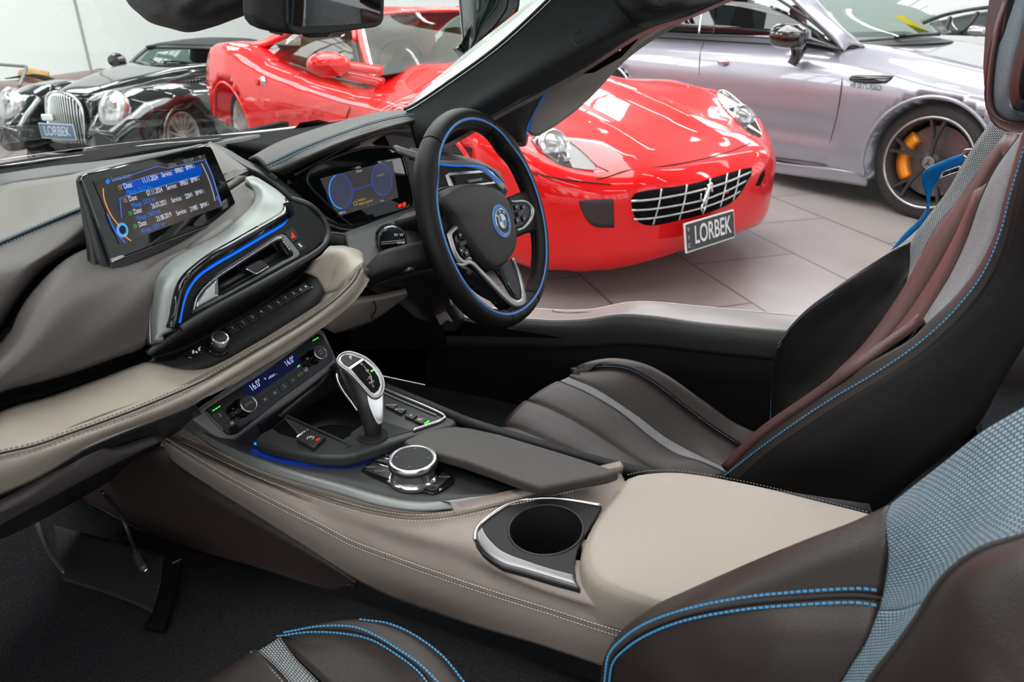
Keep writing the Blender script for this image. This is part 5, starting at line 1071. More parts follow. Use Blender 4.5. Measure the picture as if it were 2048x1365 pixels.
slab('rear_shelf', [(.1, -.80, .62), (.78, -.80, .62), (.78, -1.0, .64), (.1, -1.0, .64)], M['carpet'], nrm=(0, 0, 1))
patch('rear_side_trim', [[(.78, -.62, .70), (.78, -.8, .72), (.78, -1.0, .72)], [(.76, -.62, .65), (.76, -.8, .65), (.76, -1.0, .65)], [(.76, -.62, .5), (.76, -.8, .5), (.76, -1.0, .5)]], M['brown_leather'], body, nu=10, t=.02)
patch('side_wall', [x_('700,560,.77;780,562,.77;850,566,.77;868,572,.77', ), x_('700,700,.76;780,700,.76;850,700,.76;888,690,.76')], M['void'], body, nu=10, t=.01)
patch('kick_panel', [x_('846,588,.70;862,582,.70;870,590,.70'), x_('880,650,.66;893,640,.66;905,642,.66')], M['beige_side'], body, nu=10, t=.01)
patch('kick_panel', [x_('868,578,.72;880,575,.72'), x_('905,636,.70;922,632,.70')], M['silver'], body, nu=8, t=.01)
prism('foot_rest', x_('876,612,.68;905,608,.68;925,640,.68;910,665,.68;885,665,.68'), .02, M['black'], body, bev=.006)
# header rail above the glass
tube('header_rail', [X((1235, -60, 'x', .55)), X((1150, -95, 'x', .54)), X((900, -130, 'd', 1.02)), X((640, -140, 'd', .92)), X((250, -150, 'd', 1.02)), X((-150, -170, 'd', 1.1))], .028, M['black_soft'], body, n=40, k=12)
# windscreen
glb = [(-.62, .36, 1.09), (-.3, .50, 1.085), tuple(X((0, 326, 'y', .50)) + Vector((0, .02, 0))), tuple(X((300, 282, 'y', .59))), tuple(X((512, 264, 'y', .625))), tuple(X((700, 237, 'y', .56))), tuple(X((812, 222, 'x', .655)))]
glt = [(-.50, .04, 1.43), (-.25, .10, 1.44), (-.05, .12, 1.44), (.12, .12, 1.44), (.28, .08, 1.43), (.42, .0, 1.40), tuple(X((1150, -52, 'x', .585)))]
patch('windscreen', [glb, glt], gl('windscreen_glass', (.95, .98, .965), refl=.005, fk=.10), body, nu=30, m=6, t=.003, label='clear windscreen glass')
# loose pieces in the near footwell
cab = thing('charging_cable', 'black cable with a small metal plug hanging into the dark near footwell', 'cable', tuple(X((284, 1125, 'z', .618))))
tube('cord', L('205,985,.72;235,1020,.67;250,1050,.645;262,1080,.63;273,1106,.622', 'z'), .0028, M['black'], cab, n=24)
plg = sweep('plug', L('272,1104,.622;280,1122,.618;289,1139,.615', 'z'), rect(.009, .006), M['grey_soft'], cab, n=6, lin=True)
sweep('plug_tip', L('289,1138,.615;293,1143,.614', 'z'), rect(.006, .003), M['satin_chrome'], plg, n=3, lin=True)
fr_ = thing('foot_rest', 'ribbed black foot rest pad in the near footwell below the dash', 'foot rest', tuple(X((220, 1140, 'z', .60))))
M['rib'] = weave('ribbed_rubber', (.004, .004, .005), (.016, .0165, .018), 40)
patch('ribbed_pad', [L('105,1050,.605;180,1070,.605;260,1090,.605;328,1112,.605', 'z'), L('110,1110,.595;180,1130,.595;260,1155,.595;320,1170,.595', 'z'), L('125,1160,.585;190,1180,.585;260,1205,.585;312,1230,.585', 'z')], M['rib'], fr_, nu=30, m=6, t=.01)
patch('pad_edge', [L('328,1112,.605;322,1165,.595;300,1235,.587;286,1252,.585', 'z'), L('362,1118,.605;350,1170,.597;333,1235,.59;325,1258,.587', 'z')], M['void'], fr_, nu=20, m=4, t=.01)
tube('edge_glint', L('345,1127,.610;362,1119,.610', 'z'), .0012, M['silver_dark'], fr_, n=6)
patch('side_rail', [L('60,1028,.64;75,1070,.625;100,1115,.61;128,1146,.60', 'z'), L('70,1030,.64;86,1072,.625;110,1112,.61;132,1140,.60', 'z')], M['silver_dark'], fr_, nu=20, m=3, t=.006)

# ================================================================ REAR VIEW MIRROR
rv = thing('rear_view_mirror', 'black framed rear view mirror at the top of the windscreen', 'mirror', tuple(X((640, 0, 'd', .80))))
MN = N((-.30, -.92, -.10)); PM = (X((640, 30, 'd', .80)), MN)
M_ = lambda t, o=0.0: L(t, 'p', (PM[0] + PM[1] * o, PM[1]))
rvb = prism('mirror_casing', M_('512,-45;512,31;516,45;525,56;540,63;565,68;600,71;680,66;751,56;763,50;769,38;774,-45', -.004), .03, M['black_soft'], rv, bev=.008, seg=4, label='matt black mirror casing')
prism('mirror_bezel', M_('573,-45;574,45;580,60;597,70;650,69;752,55;763,49;768,38;771,-45', 0), .006, M['black'], rv, bev=.002)
prism('mirror_glass', M_('577,-45;578,42;584,51;600,53;680,50;752,44;760,36;764,-45', .001), .002, principled('mirror_face', (.26, .27, .27), .02, metal=1), rv, label='mirror glass')
tube('mirror_stem', [X((640, -20, 'd', .83)), X((640, -80, 'd', .86)), X((640, -135, 'd', .92))], .012, M['black'], rv, n=10)
prism('mirror_tab', M_('612,70;660,67;655,74;620,76', -.004), .01, M['gloss'], rv)
prism('mirror_tab', M_('548,63;566,66;566,72;550,68', -.006), .01, M['black'], rv)
sh = thing('sensor_housing', 'matt black sensor housing tapering down behind the windscreen top', 'sensor housing', tuple(X((380, 0, 'd', .95))))
def d_(t): return L(t, 'd')
patch('housing_shell', [d_('245,-40,1.02;252,0,1.02;262,14,1.02;278,28,1.02;300,45,1.01;340,57,1.0;378,65,.99;420,56,.98;460,42,.96;505,22,.95;530,-10,.94'), d_('290,-45,.96;300,-10,.95;320,5,.94;340,15,.93;360,25,.92;390,35,.92;410,35,.915;430,28,.91;460,15,.905;490,0,.9;520,-30,.9'), d_('360,-50,.90;370,-30,.90;380,-20,.90;390,-15,.90;400,-10,.89;410,-8,.89;420,-10,.89;430,-14,.89;450,-20,.89;480,-30,.89;500,-45,.89')], M['black_soft'], sh, nu=50, m=5, t=.01)
prism('housing_slot', d_('395,14,.905;430,0,.90;450,4,.90;415,20,.905'), .004, M['void'], sh)
# ================================================================ SHOWROOM CARS
def sstep(a, b, x):
    t = np.clip((x - a) / (b - a), 0, 1); return t * t * (3 - 2 * t)
def smax(k, *v):
    v = np.array(np.broadcast_arrays(*v)); m = v.max(0); return m + np.log(np.exp(k * (v - m)).sum(0)) / k
def it(x, tab):
    return np.interp(x, [t[0] for t in tab], [t[1] for t in tab])
class Car:
    def __init__(s, name, label, X0, Y0, a, sc, f=None, zs=1.0):
        s.zs = zs; s.map = None
        s.X, s.Y, s.a, s.s, s.f = X0, Y0, a, sc, f
        s.t = thing(name, label, 'car', (X0, Y0, 0), None)
        s.fx = Vector((math.sin(a), -math.cos(a), 0)); s.fy = Vector((math.cos(a), math.sin(a), 0))
    def w(s, x, y, z):
        if s.map: y, z = s.map(float(y), float(z))
        return Vector((s.X, s.Y, 0)) + (s.fx * x + s.fy * y + ZZ * z * s.zs) * s.s
    def loc(s, p):
        d = (Vector(p) - Vector((s.X, s.Y, 0))) / s.s; return (d.dot(s.fx), d.dot(s.fy), d.z / s.zs)
    def px(s, t, k=None, val=0):
        out = []
        for q in t.split(';'):
            q = [float(v) for v in q.split(',')]; v_ = q[2] if len(q) > 2 else val
            n = {'x': s.fx, 'y': s.fy, 'z': ZZ}[k]; out.append(X((q[0], q[1], 'p', (Vector((s.X, s.Y, 0)) + n * v_ * s.s, n))))
        return out
    def L3(s, t, m=1): return [s.w(m * float(a), float(b), float(c)) for a, b, c in (q.split(',') for q in t.split(';'))]
    def S1(s, u, v, lift=0):
        d = ray(u, v).normalized(); ts = np.arange(1.2, 12, .02); P = np.array(CAM)[None] + ts[:, None] * np.array(d)[None]
        P = P - np.array([s.X, s.Y, 0]); x = P @ np.array(s.fx) / s.s; y = P @ np.array(s.fy) / s.s; z = P[:, 2] / s.s
        fv = s.f(x, y, z); i = np.argmax(fv < 0)
        if fv[i] >= 0: i = int(np.argmin(fv)); return CAM + d * (float(ts[i]) - lift)
        a, b = ts[max(i - 1, 0)], ts[i]
        for _ in range(14):
            m = (a + b) / 2; q = s.loc(CAM + d * float(m))
            if s.f(*[np.array(c) for c in q]) < 0: b = m
            else: a = m
        return CAM + d * (float(a) - lift)
    def S(s, t, lift=0.0): return [s.S1(*[float(v) for v in q.split(',')][:2], lift) for q in t.split(';')]
    def surf(s, name, top, bot, mat, lift=.004, nu=16, nv=6, t=.01, parent=None, label=None):
        A = [tuple(float(v) for v in q.split(',')) for q in top.split(';')]; B = [tuple(float(v) for v in q.split(',')) for q in bot.split(';')]
        A = cr([(a[0], a[1], 0) for a in A], nu, lin=len(A) < 3); B = cr([(a[0], a[1], 0) for a in B], nu, lin=len(B) < 3)
        rows = [[s.S1(*(a.lerp(b, j / nv)).to_tuple()[:2], lift) for a, b in zip(A, B)] for j in range(nv + 1)]
        return patch(name, rows, mat, parent or s.t, nu=nu, m=1, t=t, lin=True, linv=True, label=label)
    def shell(s, name, f, ys, mat, cx=0.0, cz=.42, na=72, R=1.5, label=None, arches=()):
        th_ = np.linspace(0, 2 * math.pi, na, endpoint=False); vs = []
        for y in ys:
            czz = cz(y) if callable(cz) else cz; cxx = cx(y) if callable(cx) else cx
            rs = np.arange(R, 0, -.012)[:, None]; x = cxx + rs * np.cos(th_)[None]; z = czz + rs * np.sin(th_)[None]
            fv = f(x, np.full_like(x, y), z) < 0; has = fv.any(0); i = np.argmax(fv, 0)
            lo = np.where(has, rs[i, 0], 0.0); hi = lo + .012
            for _ in range(9):
                m = (lo + hi) / 2; ins = f(cxx + m * np.cos(th_), np.full(na, y), czz + m * np.sin(th_)) < 0
                lo = np.where(ins, m, lo); hi = np.where(ins, hi, m)
            lo = np.where(has, lo, .002)
            for k in range(na): vs.append(s.w(cxx + lo[k] * math.cos(th_[k]), y, czz + lo[k] * math.sin(th_[k])))
        n = len(ys); fs = [(i * na + j, i * na + (j + 1) % na, (i + 1) * na + (j + 1) % na, (i + 1) * na + j) for i in range(n - 1) for j in range(na)]
        fs += [tuple(range(na)), tuple((n - 1) * na + j for j in range(na))]
        me = mesh(name, vs, fs); fix(me)
        return link(name, me, mat, s.t, True, label)
    def mir(s, pts): return [s.w(-q[0], q[1], q[2]) for q in (s.loc(p) for p in pts)]
    def wheel(s, x, y, z, r, side, tyre=.13, spokes=10, mat='silver', twin=False, caliper=None, rim=.74, name='wheel', star=False, rimmat=None, label=None):
        c = s.w(x, y, z); ax = s.fx * side; R_ = r * s.s; wd = .24 * s.s
        wh = lathe(name, c, ax, [(R_ * rim, -wd), (R_ * .93, -wd), (R_, -wd * .85), (R_, -wd * .12), (R_ * .96, -.01), (R_ * .90, .004), (R_ * (rim + .03), .002), (R_ * rim, -.012)], M['tyre'], s.t, k=56, label=label, cap=False)
        lathe('rim_barrel', c, ax, [(R_ * rim * 1.0, -.010), (R_ * rim * 1.01, .002), (R_ * rim * .97, .004), (R_ * rim * .93, -.012), (R_ * rim * .90, -wd * .9), (.01, -wd * .92)], M[rimmat or mat], wh, k=56, cap=False)
        lathe('brake_disc', c - ax * wd * .42, ax, [(R_ * .60, 0), (R_ * .60, .012), (R_ * .2, .014), (.001, .016)], M['disc'], wh, k=40)
        u0 = Vector((0, 0, 1)); v0 = ax.cross(u0)
        if caliper:
            pts = [c - ax * wd * .30 + (u0 * math.sin(t) + v0 * math.cos(t)) * R_ * .53 for t in np.radians(np.linspace(caliper[0], caliper[1], 9))]
            sweep('brake_caliper', pts, rect(.05, R_ * .20), M['caliper'], wh, up=lambda t, p: (p - c), n=16, label='orange brake caliper')
        for k in range(spokes):
            for q in ((-1, 1) if twin else (0,)):
                t = 2 * math.pi * k / spokes; t1 = t + q * .16; t0 = t - q * .05 if twin else t
                d0 = u0 * math.cos(t0) + v0 * math.sin(t0); d1 = u0 * math.cos(t1) + v0 * math.sin(t1)
                sweep('spoke', [c + d0 * R_ * .13 - ax * .022, c + (d0 * .5 + d1 * .5) * R_ * .42 - ax * .016, c + d1 * R_ * rim * .95 - ax * .012], rect(.016 * s.s * (1 if twin or spokes > 12 else 2.6), .03), M[mat], wh, n=6, up=ax, smooth=False)
        lathe('hub', c - ax * .03, ax, [(R_ * .18, -.01), (R_ * .17, .008), (R_ * .11, .014), (R_ * .10, .022), (.001, .024)], M[mat], wh, k=24)
        if star:
            lathe('hub_cap', c - ax * .006, ax, [(R_ * .105, -.004), (R_ * .105, .003), (R_ * .09, .005), (R_ * .088, .002), (.001, .002)], M['silver'], wh, k=28)
            for k in range(3):
                t = 2 * math.pi * k / 3; d = u0 * math.cos(t) + v0 * math.sin(t); e = ax.cross(d)
                prism('star_point', [c + e * .005, c + d * R_ * .085, c - e * .005, c - d * .003], .003, M['chrome'], wh, nrm=ax)
        return wh
def plate(s, name, c0, w_, h_, ex, ey, ground, ink, txt='LORBEK', small='VIC', parent=None):
    nz = ex.cross(ey).normalized()
    p_ = obox(name, c0, (ex, ey, nz), (w_, h_, .008), ink, parent or s.t, bev=.002, label='number plate reading LORBEK')
    obox('plate_field', c0 + nz * .0035, (ex, ey, nz), (w_ * .965, h_ * .90, .004), ground, p_)
    text(txt, c0 + nz * .0062 + ex * w_ * (.04 if small else 0), ex, ey, h_ * .86, ink, p_, align='CENTER', sx=.66, bold=.012)
    if small:
        for i, ch in enumerate(small): text(ch, c0 + nz * .0062 - ex * w_ * .44 + ey * h_ * (.27 - .27 * i), ex, ey, h_ * .2, ink, p_, align='CENTER')
    return p_
M['tyre'] = principled('tyre_rubber', (.022, .021, .021), .62)
M['disc'] = principled('brake_disc', (.22, .21, .21), .35, metal=.8)
M['caliper'] = principled('caliper_orange', (.85, .27, .01), .35, coat=.5)
M['red'] = principled('red_paint', (.72, .0035, .005), .42, coat=.8, spec=.12)
M['grey_paint'] = principled('silver_grey_paint', (.34, .345, .39), .34, metal=.5, coat=1.0)
M['black_paint'] = principled('black_paint', (.008, .009, .009), .12, coat=1.0)
M['maroon'] = principled('maroon_paint', (.10, .008, .007), .35, coat=.4)
M['car_glass'] = gl('car_glass', (.50, .60, .56), refl=.02, fk=.45)
M['car_glass_dark'] = gl('dark_car_glass', (.12, .15, .15), refl=.03, fk=.8)
M['lamp_glass'] = gl('lamp_glass', (.86, .88, .88), refl=.05)
M['tan'] = principled('tan_leather', (.50, .29, .10), .5)
M['plate_black'] = principled('plate_black', (.03, .033, .035), .4); M['plate_ink'] = principled('plate_ink', (.72, .72, .70), .45)
M['plate_blue'] = principled('plate_blue', (.10, .14, .22), .4); M['plate_blue_ink'] = principled('plate_blue_ink', (.48, .54, .62), .45)
M['orange_lens'] = principled('orange_lens', (.8, .25, .02), .3)
M['spoke_dark'] = principled('dark_wheel', (.060, .057, .060), .35, metal=.4)
M['spoke_silver'] = principled('silver_wheel', (.62, .64, .62), .30, metal=.7)
M['rim_polish'] = principled('polished_rim', (.55, .54, .55), .25, metal=.9)
M['mesh_grille'] = weave('honeycomb_mesh', (.05, .022, .02), (.008, .006, .006), 12, rough=.5)

# ---------------------------------------------------------------- red coupe
_cl = [(-3.75, .80), (-3.65, .93), (-3.3, .97), (-2.6, .97), (-.62, .93), (-.3, .885), (.1, .815), (.5, .725), (.75, .655), (.9, .60), (1.0, .53)]
_cr = [(-3.75, .75), (-3.6, .90), (-3.3, .97), (-2.9, 1.0), (-2.6, .985), (-2.2, .90), (-1.6, .835), (-1.0, .81), (-.5, .815), (-.1, .835), (.2, .81), (.45, .735), (.65, .64), (.85, .55), (1.0, .50)]
_wd = [(-3.60, .55), (-3.55, .78), (-3.4, .90), (-3.15, .965), (-2.75, 1.0), (-2.3, .975), (-1.5, .94), (-.6, .945), (0, .985), (.35, .975), (.6, .93), (.8, .83), (.92, .70), (1.0, .50)]
def f_red(x, y, z):
    ax = np.abs(x); t = ax / .80
    T = it(y, _cl) * (1 - sstep(.5, .95, t)) + it(y, _cr) * sstep(.5, .95, t)
    T = T + .025 * np.exp(-((ax - .30) / .10) ** 2) * sstep(-.7, -.3, y) * (1 - sstep(.3, .9, y))
    T = T - .19 * sstep(-2.35, -2.22, y) * (1 - sstep(-1.14, -1.06, y)) * (1 - sstep(.64, .71, ax))
    W = it(y, _wd) - .45 * np.clip(z - .62, 0, 1) ** 1.6 - .22 * np.clip(.36 - z, 0, 1) - .035 * np.exp(-((z - .47) / .10) ** 2) * sstep(-2.2, -1.8, y) * (1 - sstep(-.7, -.4, y))
    Nn = 1.0 - .40 * (ax / .93) ** 2.8 - .05 * np.clip(z - .50, 0, 1) * 4 - .25 * np.clip(.26 - z, 0, 1)
    zb = .15 + .05 * (1 - sstep(.2, .7, ax)) * sstep(.5, .9, y)
    f = smax(38, ax - W, z - T, y - Nn, zb - z)
    for yc in (0.0, -2.75):
        arch = np.where(ax > .62, .385 - np.sqrt((y - yc) ** 2 + (z - .34) ** 2), -1)
        f = np.maximum(f, arch)
    return f
fe = Car('sports_coupe', 'red sports coupe with a silver grille and a black LORBEK number plate', 3.233, .74, -2.052, .969, f_red)
ys = list(np.linspace(-3.58, -3.3, 8)) + list(np.linspace(-3.25, .60, 110)) + list(np.linspace(.63, .94, 24)) + list(np.linspace(.945, 1.0, 12))
fe.shell('body_shell', f_red, ys, M['red'], na=110, cz=.46, label='glossy red bodywork')
fe.shell('under_body', lambda x, y, z: f_red(x * 1.06, y * 1.0, z) + .03, list(np.linspace(-3.4, .5, 40)), M['void'], na=60, cz=.40) if False else None
for yc in (0.0, -2.75):
    for sd in (1, -1):
        th_ = np.radians(np.linspace(-28, 208, 30)); pts = []
        for t in th_:
            y, z = yc + .388 * math.cos(t), .34 + .388 * math.sin(t); xs = np.arange(1.1, .6, -.004); g = smax(38, xs - (it(y, _wd) - .45 * np.clip(z - .62, 0, 1) ** 1.6 - .22 * np.clip(.36 - z, 0, 1)), -1)
            i = int(np.argmax(g < 0)); pts.append(fe.w(sd * (float(xs[i]) - .004), y, z))
        tube('wheel_arch', pts, .012, M['red'], fe.t, n=50)
    fe_w = None
fe.wheel(.86, 0, .34, .345, 1, spokes=10, mat='spoke_silver'); fe.wheel(.86, -2.75, .35, .355, 1, spokes=10, mat='spoke_silver')
fe.wheel(-.86, 0, .34, .345, -1, spokes=10, mat='spoke_silver'); fe.wheel(-.86, -2.75, .35, .355, -1, spokes=10, mat='spoke_silver')
# headlights
for nm, top, bot, bc, bu, bv in (('headlight', '1064,278;1080,268;1094,261;1108,259;1135,281;1165,305;1191,331', '1064,279;1072,291;1084,303;1113,326;1140,334;1165,338;1189,340', (1110, 294), 17, 20), ('headlight', '1437,183;1446,181;1460,188;1492,217;1510,240;1521,262;1523,271', '1435,186;1437,197;1446,212;1466,234;1484,252;1500,267;1520,275', (1490, 238), 11, 16)):
    hl = fe.surf(nm, top, bot, principled('lamp_housing', (.20, .19, .19), .35, metal=.4), lift=.004, nu=22, nv=8, t=.006, label='grey lensed headlight')
    cpt = fe.S1(bc[0], bc[1], .010); nrm_ = (CAM - cpt).normalized()
    lathe('lamp_lens', cpt, (fe.fy * .8 + ZZ * .55), [(.085, -.004), (.085, .010), (.070, .020), (.060, .012), (.045, .02), (.02, .032), (.001, .036)], M['rim_polish'], hl, k=28)
    fe.surf('lamp_cover', top, bot, M['lamp_glass'], lift=.016, nu=22, nv=8, t=0, parent=hl)
    tube('lamp_rim', fe.S(top, .012), .004, M['grey_trim'] if bc[0] < 1300 else M['rim_polish'], hl, n=30)
fe.surf('indicator', '1444,187;1462,198', '1448,197;1464,208', M['orange_lens'], lift=.012, nu=5, nv=3, t=.002)
lens2 = fe.S1(1128, 318, .012); lathe('lamp_lens', lens2, (fe.fy * .8 + ZZ * .55), [(.030, 0), (.030, .01), (.001, .014)], M['chrome'], hl, k=16)
# grille
gr_top = '1263,400;1266,389;1275,384;1322,377;1387,367;1451,348;1498,335;1504,336'; gr_bot = '1264,410;1267,432;1279,447;1306,451;1355,442;1419,425;1458,409;1484,386;1503,352'
gr = fe.surf('grille', '1263,398;1268,388;1280,384;1322,377;1387,367;1451,348;1490,337;1504,335', '1264,412;1270,436;1284,449;1310,451;1355,442;1419,425;1470,400;1503,350', M['void'], lift=.003, nu=30, nv=6, t=.004, label='black egg-crate grille with silver bars')
for row in ('1262,403;1300,400;1355,391;1400,381;1450,366;1501,345', '1263,421;1300,419;1355,411;1410,399;1460,379;1492,362', '1267,439;1300,437;1350,429;1400,417;1450,399;1480,383'):
    tube('grille_bar', fe.S(row, .014), .0055, M['rim_polish'], gr, n=30)
for col in ('1323,378;1317,412;1306,450', '1374,370;1368,405;1358,441', '1421,357;1416,392;1405,430', '1455,347;1449,382;1440,415', '1480,340;1474,372;1466,402'):
    tube('grille_bar', fe.S(col, .012), .0045, M['rim_polish'], gr, n=16)
# horse-shaped mascot on the grille, a small rearing figure
hb = fe.S1(1414, 392, .024)
hx = (fe.fx * -1); hz = ZZ
def HP(pts, r, n=10): tube('grille_emblem', [hb + hx * a + hz * b for a, b in pts], r, M['chrome'], gr, n=n)
HP([(-.022, -.03), (-.012, 0), (.004, .03), (.010, .048)], .011); HP([(.008, .046), (.022, .052), (.028, .044)], .006); HP([(.006, .03), (.030, .026), (.034, .012)], .005); HP([(-.018, -.025), (-.002, -.045), (-.012, -.068)], .005); HP([(-.020, -.028), (-.034, -.048), (-.026, -.068)], .005); HP([(-.024, -.02), (-.044, -.004), (-.046, .018)], .004)
for t_, b_ in (('1158,402;1175,400;1200,399;1227,398', '1160,415;1172,438;1187,453;1229,456'), ('1513,368;1521,350;1527,342;1530,338', '1512,372;1519,372;1525,362;1530,350')):
    fe.surf('side_intake', t_, b_, M['mesh_grille'] if float(t_[:4]) < 1300 else M['void'], lift=.003, nu=12, nv=6, t=.003, label='dark mesh side intake')
for ln in ('1193,359;1219,353;1251,342;1322,333;1387,322;1451,306;1500,287', '1064,346;1123,358;1190,366;1222,369', '1217,343;1190,331'):
    tube('bonnet_gap', fe.S(ln, .001), .0028, M['seam'], fe.t, n=40)
# plate
pc = fe.px('1420,462', 'y', 1.07)[0]
plate(fe, 'number_plate', pc, .372 * .969, .135 * .969, -fe.fx, (ZZ * .97 + fe.fy * -.2).normalized(), M['plate_black'], M['plate_ink'])
obox('plate_bracket', fe.px('1420,462', 'y', 1.03)[0], (fe.fx, fe.fy, ZZ), (.20, .06, .04), M['black'], fe.t)
# greenhouse
ghm = lambda y, z: ((y * .55 - .65 if y > -1.6 else y + .07), (z if z < .9 else .9 + (z - .9) * .79))
fe.map = ghm
def sides(nm, rows, mat, t=.02, nu=20, m=4, lab=None):
    for sg in (1, -1): patch(nm, [fe.L3(r, sg) for r in rows], mat, fe.t, nu=nu, m=m, t=t, label=lab)
patch('windscreen', [fe.L3('-.72,-.66,.88;-.4,-.50,.915;0,-.45,.925;.4,-.50,.915;.72,-.66,.88'), fe.L3('-.64,-1.02,1.10;-.35,-.90,1.14;0,-.87,1.15;.35,-.90,1.14;.64,-1.02,1.10'), fe.L3('-.55,-1.40,1.265;-.3,-1.32,1.295;0,-1.30,1.305;.3,-1.32,1.295;.55,-1.40,1.265')], M['car_glass'], fe.t, nu=24, m=4, t=0)
patch('roof', [fe.L3('-.56,-1.38,1.27;-.3,-1.31,1.30;0,-1.28,1.31;.3,-1.31,1.30;.56,-1.38,1.27'), fe.L3('-.58,-1.8,1.30;-.3,-1.8,1.335;0,-1.8,1.34;.3,-1.8,1.335;.58,-1.8,1.30'), fe.L3('-.55,-2.25,1.27;-.3,-2.3,1.30;0,-2.32,1.31;.3,-2.3,1.30;.55,-2.25,1.27')], M['red'], fe.t, nu=24, m=5, t=.03, label='red roof')
patch('rear_window', [fe.L3('-.55,-2.26,1.265;0,-2.33,1.305;.55,-2.26,1.265'), fe.L3('-.50,-3.0,1.02;0,-3.15,1.03;.50,-3.0,1.02')], M['car_glass_dark'], fe.t, nu=16, t=0)
sides('windscreen_pillar', ['.745,-.60,.86;.69,-.98,1.08;.60,-1.36,1.255;.575,-1.6,1.30', '.72,-.64,.885;.65,-1.0,1.11;.56,-1.37,1.28;.53,-1.6,1.325'], M['red'], .04)
sides('pillar_strip', ['.722,-.645,.884;.652,-1.005,1.108;.562,-1.375,1.276', '.70,-.65,.89;.63,-1.0,1.11;.54,-1.36,1.28'], M['chrome'], .01)
sides('side_window', ['.775,-.80,.86;.79,-1.5,.88;.79,-2.2,.93;.76,-2.45,.98', '.73,-.98,1.02;.70,-1.5,1.12;.70,-2.1,1.12;.71,-2.4,1.04', '.69,-1.1,1.10;.60,-1.5,1.255;.60,-2.0,1.24;.66,-2.35,1.10'], M['car_glass'], 0)
sides('window_frame', ['.775,-.66,.85;.745,-.85,.98;.70,-1.05,1.10', '.785,-.80,.86;.745,-.96,1.0;.70,-1.12,1.11'], M['grey_trim'], .02)
sides('roof_rail', ['.695,-1.1,1.11;.605,-1.5,1.265;.605,-2.0,1.25;.67,-2.38,1.10;.78,-2.7,.99', '.665,-1.1,1.12;.57,-1.5,1.305;.565,-2.0,1.30;.56,-2.3,1.26;.52,-2.9,1.06'], M['red'], .03, nu=30)
sides('rear_buttress', ['.67,-2.38,1.10;.74,-2.6,1.02;.80,-3.0,.98', '.56,-2.28,1.265;.54,-2.6,1.17;.50,-3.0,1.03'], M['red'], .03)
tube('door_gap', fe.S('735,175;700,215;690,245', .001), .003, M['seam'], fe.t, n=16)
tube('belt_line', [fe.w(.80, -.62, .845), fe.w(.81, -1.2, .855), fe.w(.81, -2.0, .90)], .008, M['black'], fe.t, n=20)
# wing mirrors on twin stalks
fe.map = None
for sd in (1, -1):
    c = fe.w(sd * 1.01, -.98, .965)
    mm = lathe('wing_mirror', c, fe.fy, [(.004, .105), (.035, .095), (.058, .06), (.066, 0), (.062, -.04), (.055, -.06), (.001, -.06)], M['red'], fe.t, k=24, ex=fe.fx, sx=1.75, label='red wing mirror on two stalks')
    for dz in (-.02, -.07): sweep('mirror_stalk', [fe.w(sd * .93, -.97, .98 + dz), fe.w(sd * .84, -.90, .965 + dz * 1.1), fe.w(sd * .76, -.82, .955 + dz * 1.3)], rect(.05, .018), M['red'], mm, n=8)
    lathe('fuel_cap' if sd > 0 else 'vent_cap', fe.w(sd * .955, -2.18, .78), fe.fx * sd, [(.028, -.02), (.028, .004), (.001, .006)], M['red'], fe.t, k=16)
dh_ = lathe('door_handle', fe.S1(527, 163, .0), fe.fx, [(.035, 0), (.03, .012), (.001, .016)], M['chrome'], fe.t, k=16)
# cabin
fe.map = ghm
cab_ = prism('cabin_floor', fe.L3('-.7,-.6,.78;.7,-.6,.78;.72,-2.4,.78;-.72,-2.4,.78'), .02, M['black'], fe.t, nrm=(0, 0, 1))
patch('dash_top', [fe.L3('-.68,-.66,.87;0,-.5,.90;.68,-.66,.87'), fe.L3('-.68,-.95,.93;0,-.95,.94;.68,-.95,.93'), fe.L3('-.68,-1.0,.82;0,-1.0,.82;.68,-1.0,.82')], M['black'], fe.t, nu=14, t=.02)
for sx in (-.36, .36):
    seat = patch('cabin_seat', [fe.L3('%f,-1.60,.62;%f,-1.66,.85;%f,-1.72,1.02;%f,-1.74,1.10;%f,-1.76,1.15' % tuple([sx - .22, sx - .24, sx - .20, sx - .11, sx - .07])), fe.L3('%f,-1.57,.62;%f,-1.62,.85;%f,-1.68,1.02;%f,-1.71,1.11;%f,-1.73,1.16' % ((sx,) * 5)), fe.L3('%f,-1.60,.62;%f,-1.66,.85;%f,-1.72,1.02;%f,-1.74,1.10;%f,-1.76,1.15' % tuple([sx + .22, sx + .24, sx + .20, sx + .11, sx + .07]))], M['tan'], fe.t, nu=18, m=5, t=.09, label='tan leather seat')
patch('rear_panel', [fe.L3('-.6,-2.3,.85;0,-2.35,.85;.6,-2.3,.85'), fe.L3('-.55,-2.3,1.15;0,-2.35,1.15;.55,-2.3,1.15')], M['tan'], fe.t, nu=10, t=.02)
tube('cabin_wheel', [fe.w(.36 + .17 * math.cos(t), -1.12 - .05 * math.sin(t), .93 + .17 * math.sin(t)) for t in np.linspace(0, 2 * math.pi, 24, endpoint=False)], .014, M['black'], fe.t, closed=True, n=40)

fe.map = None
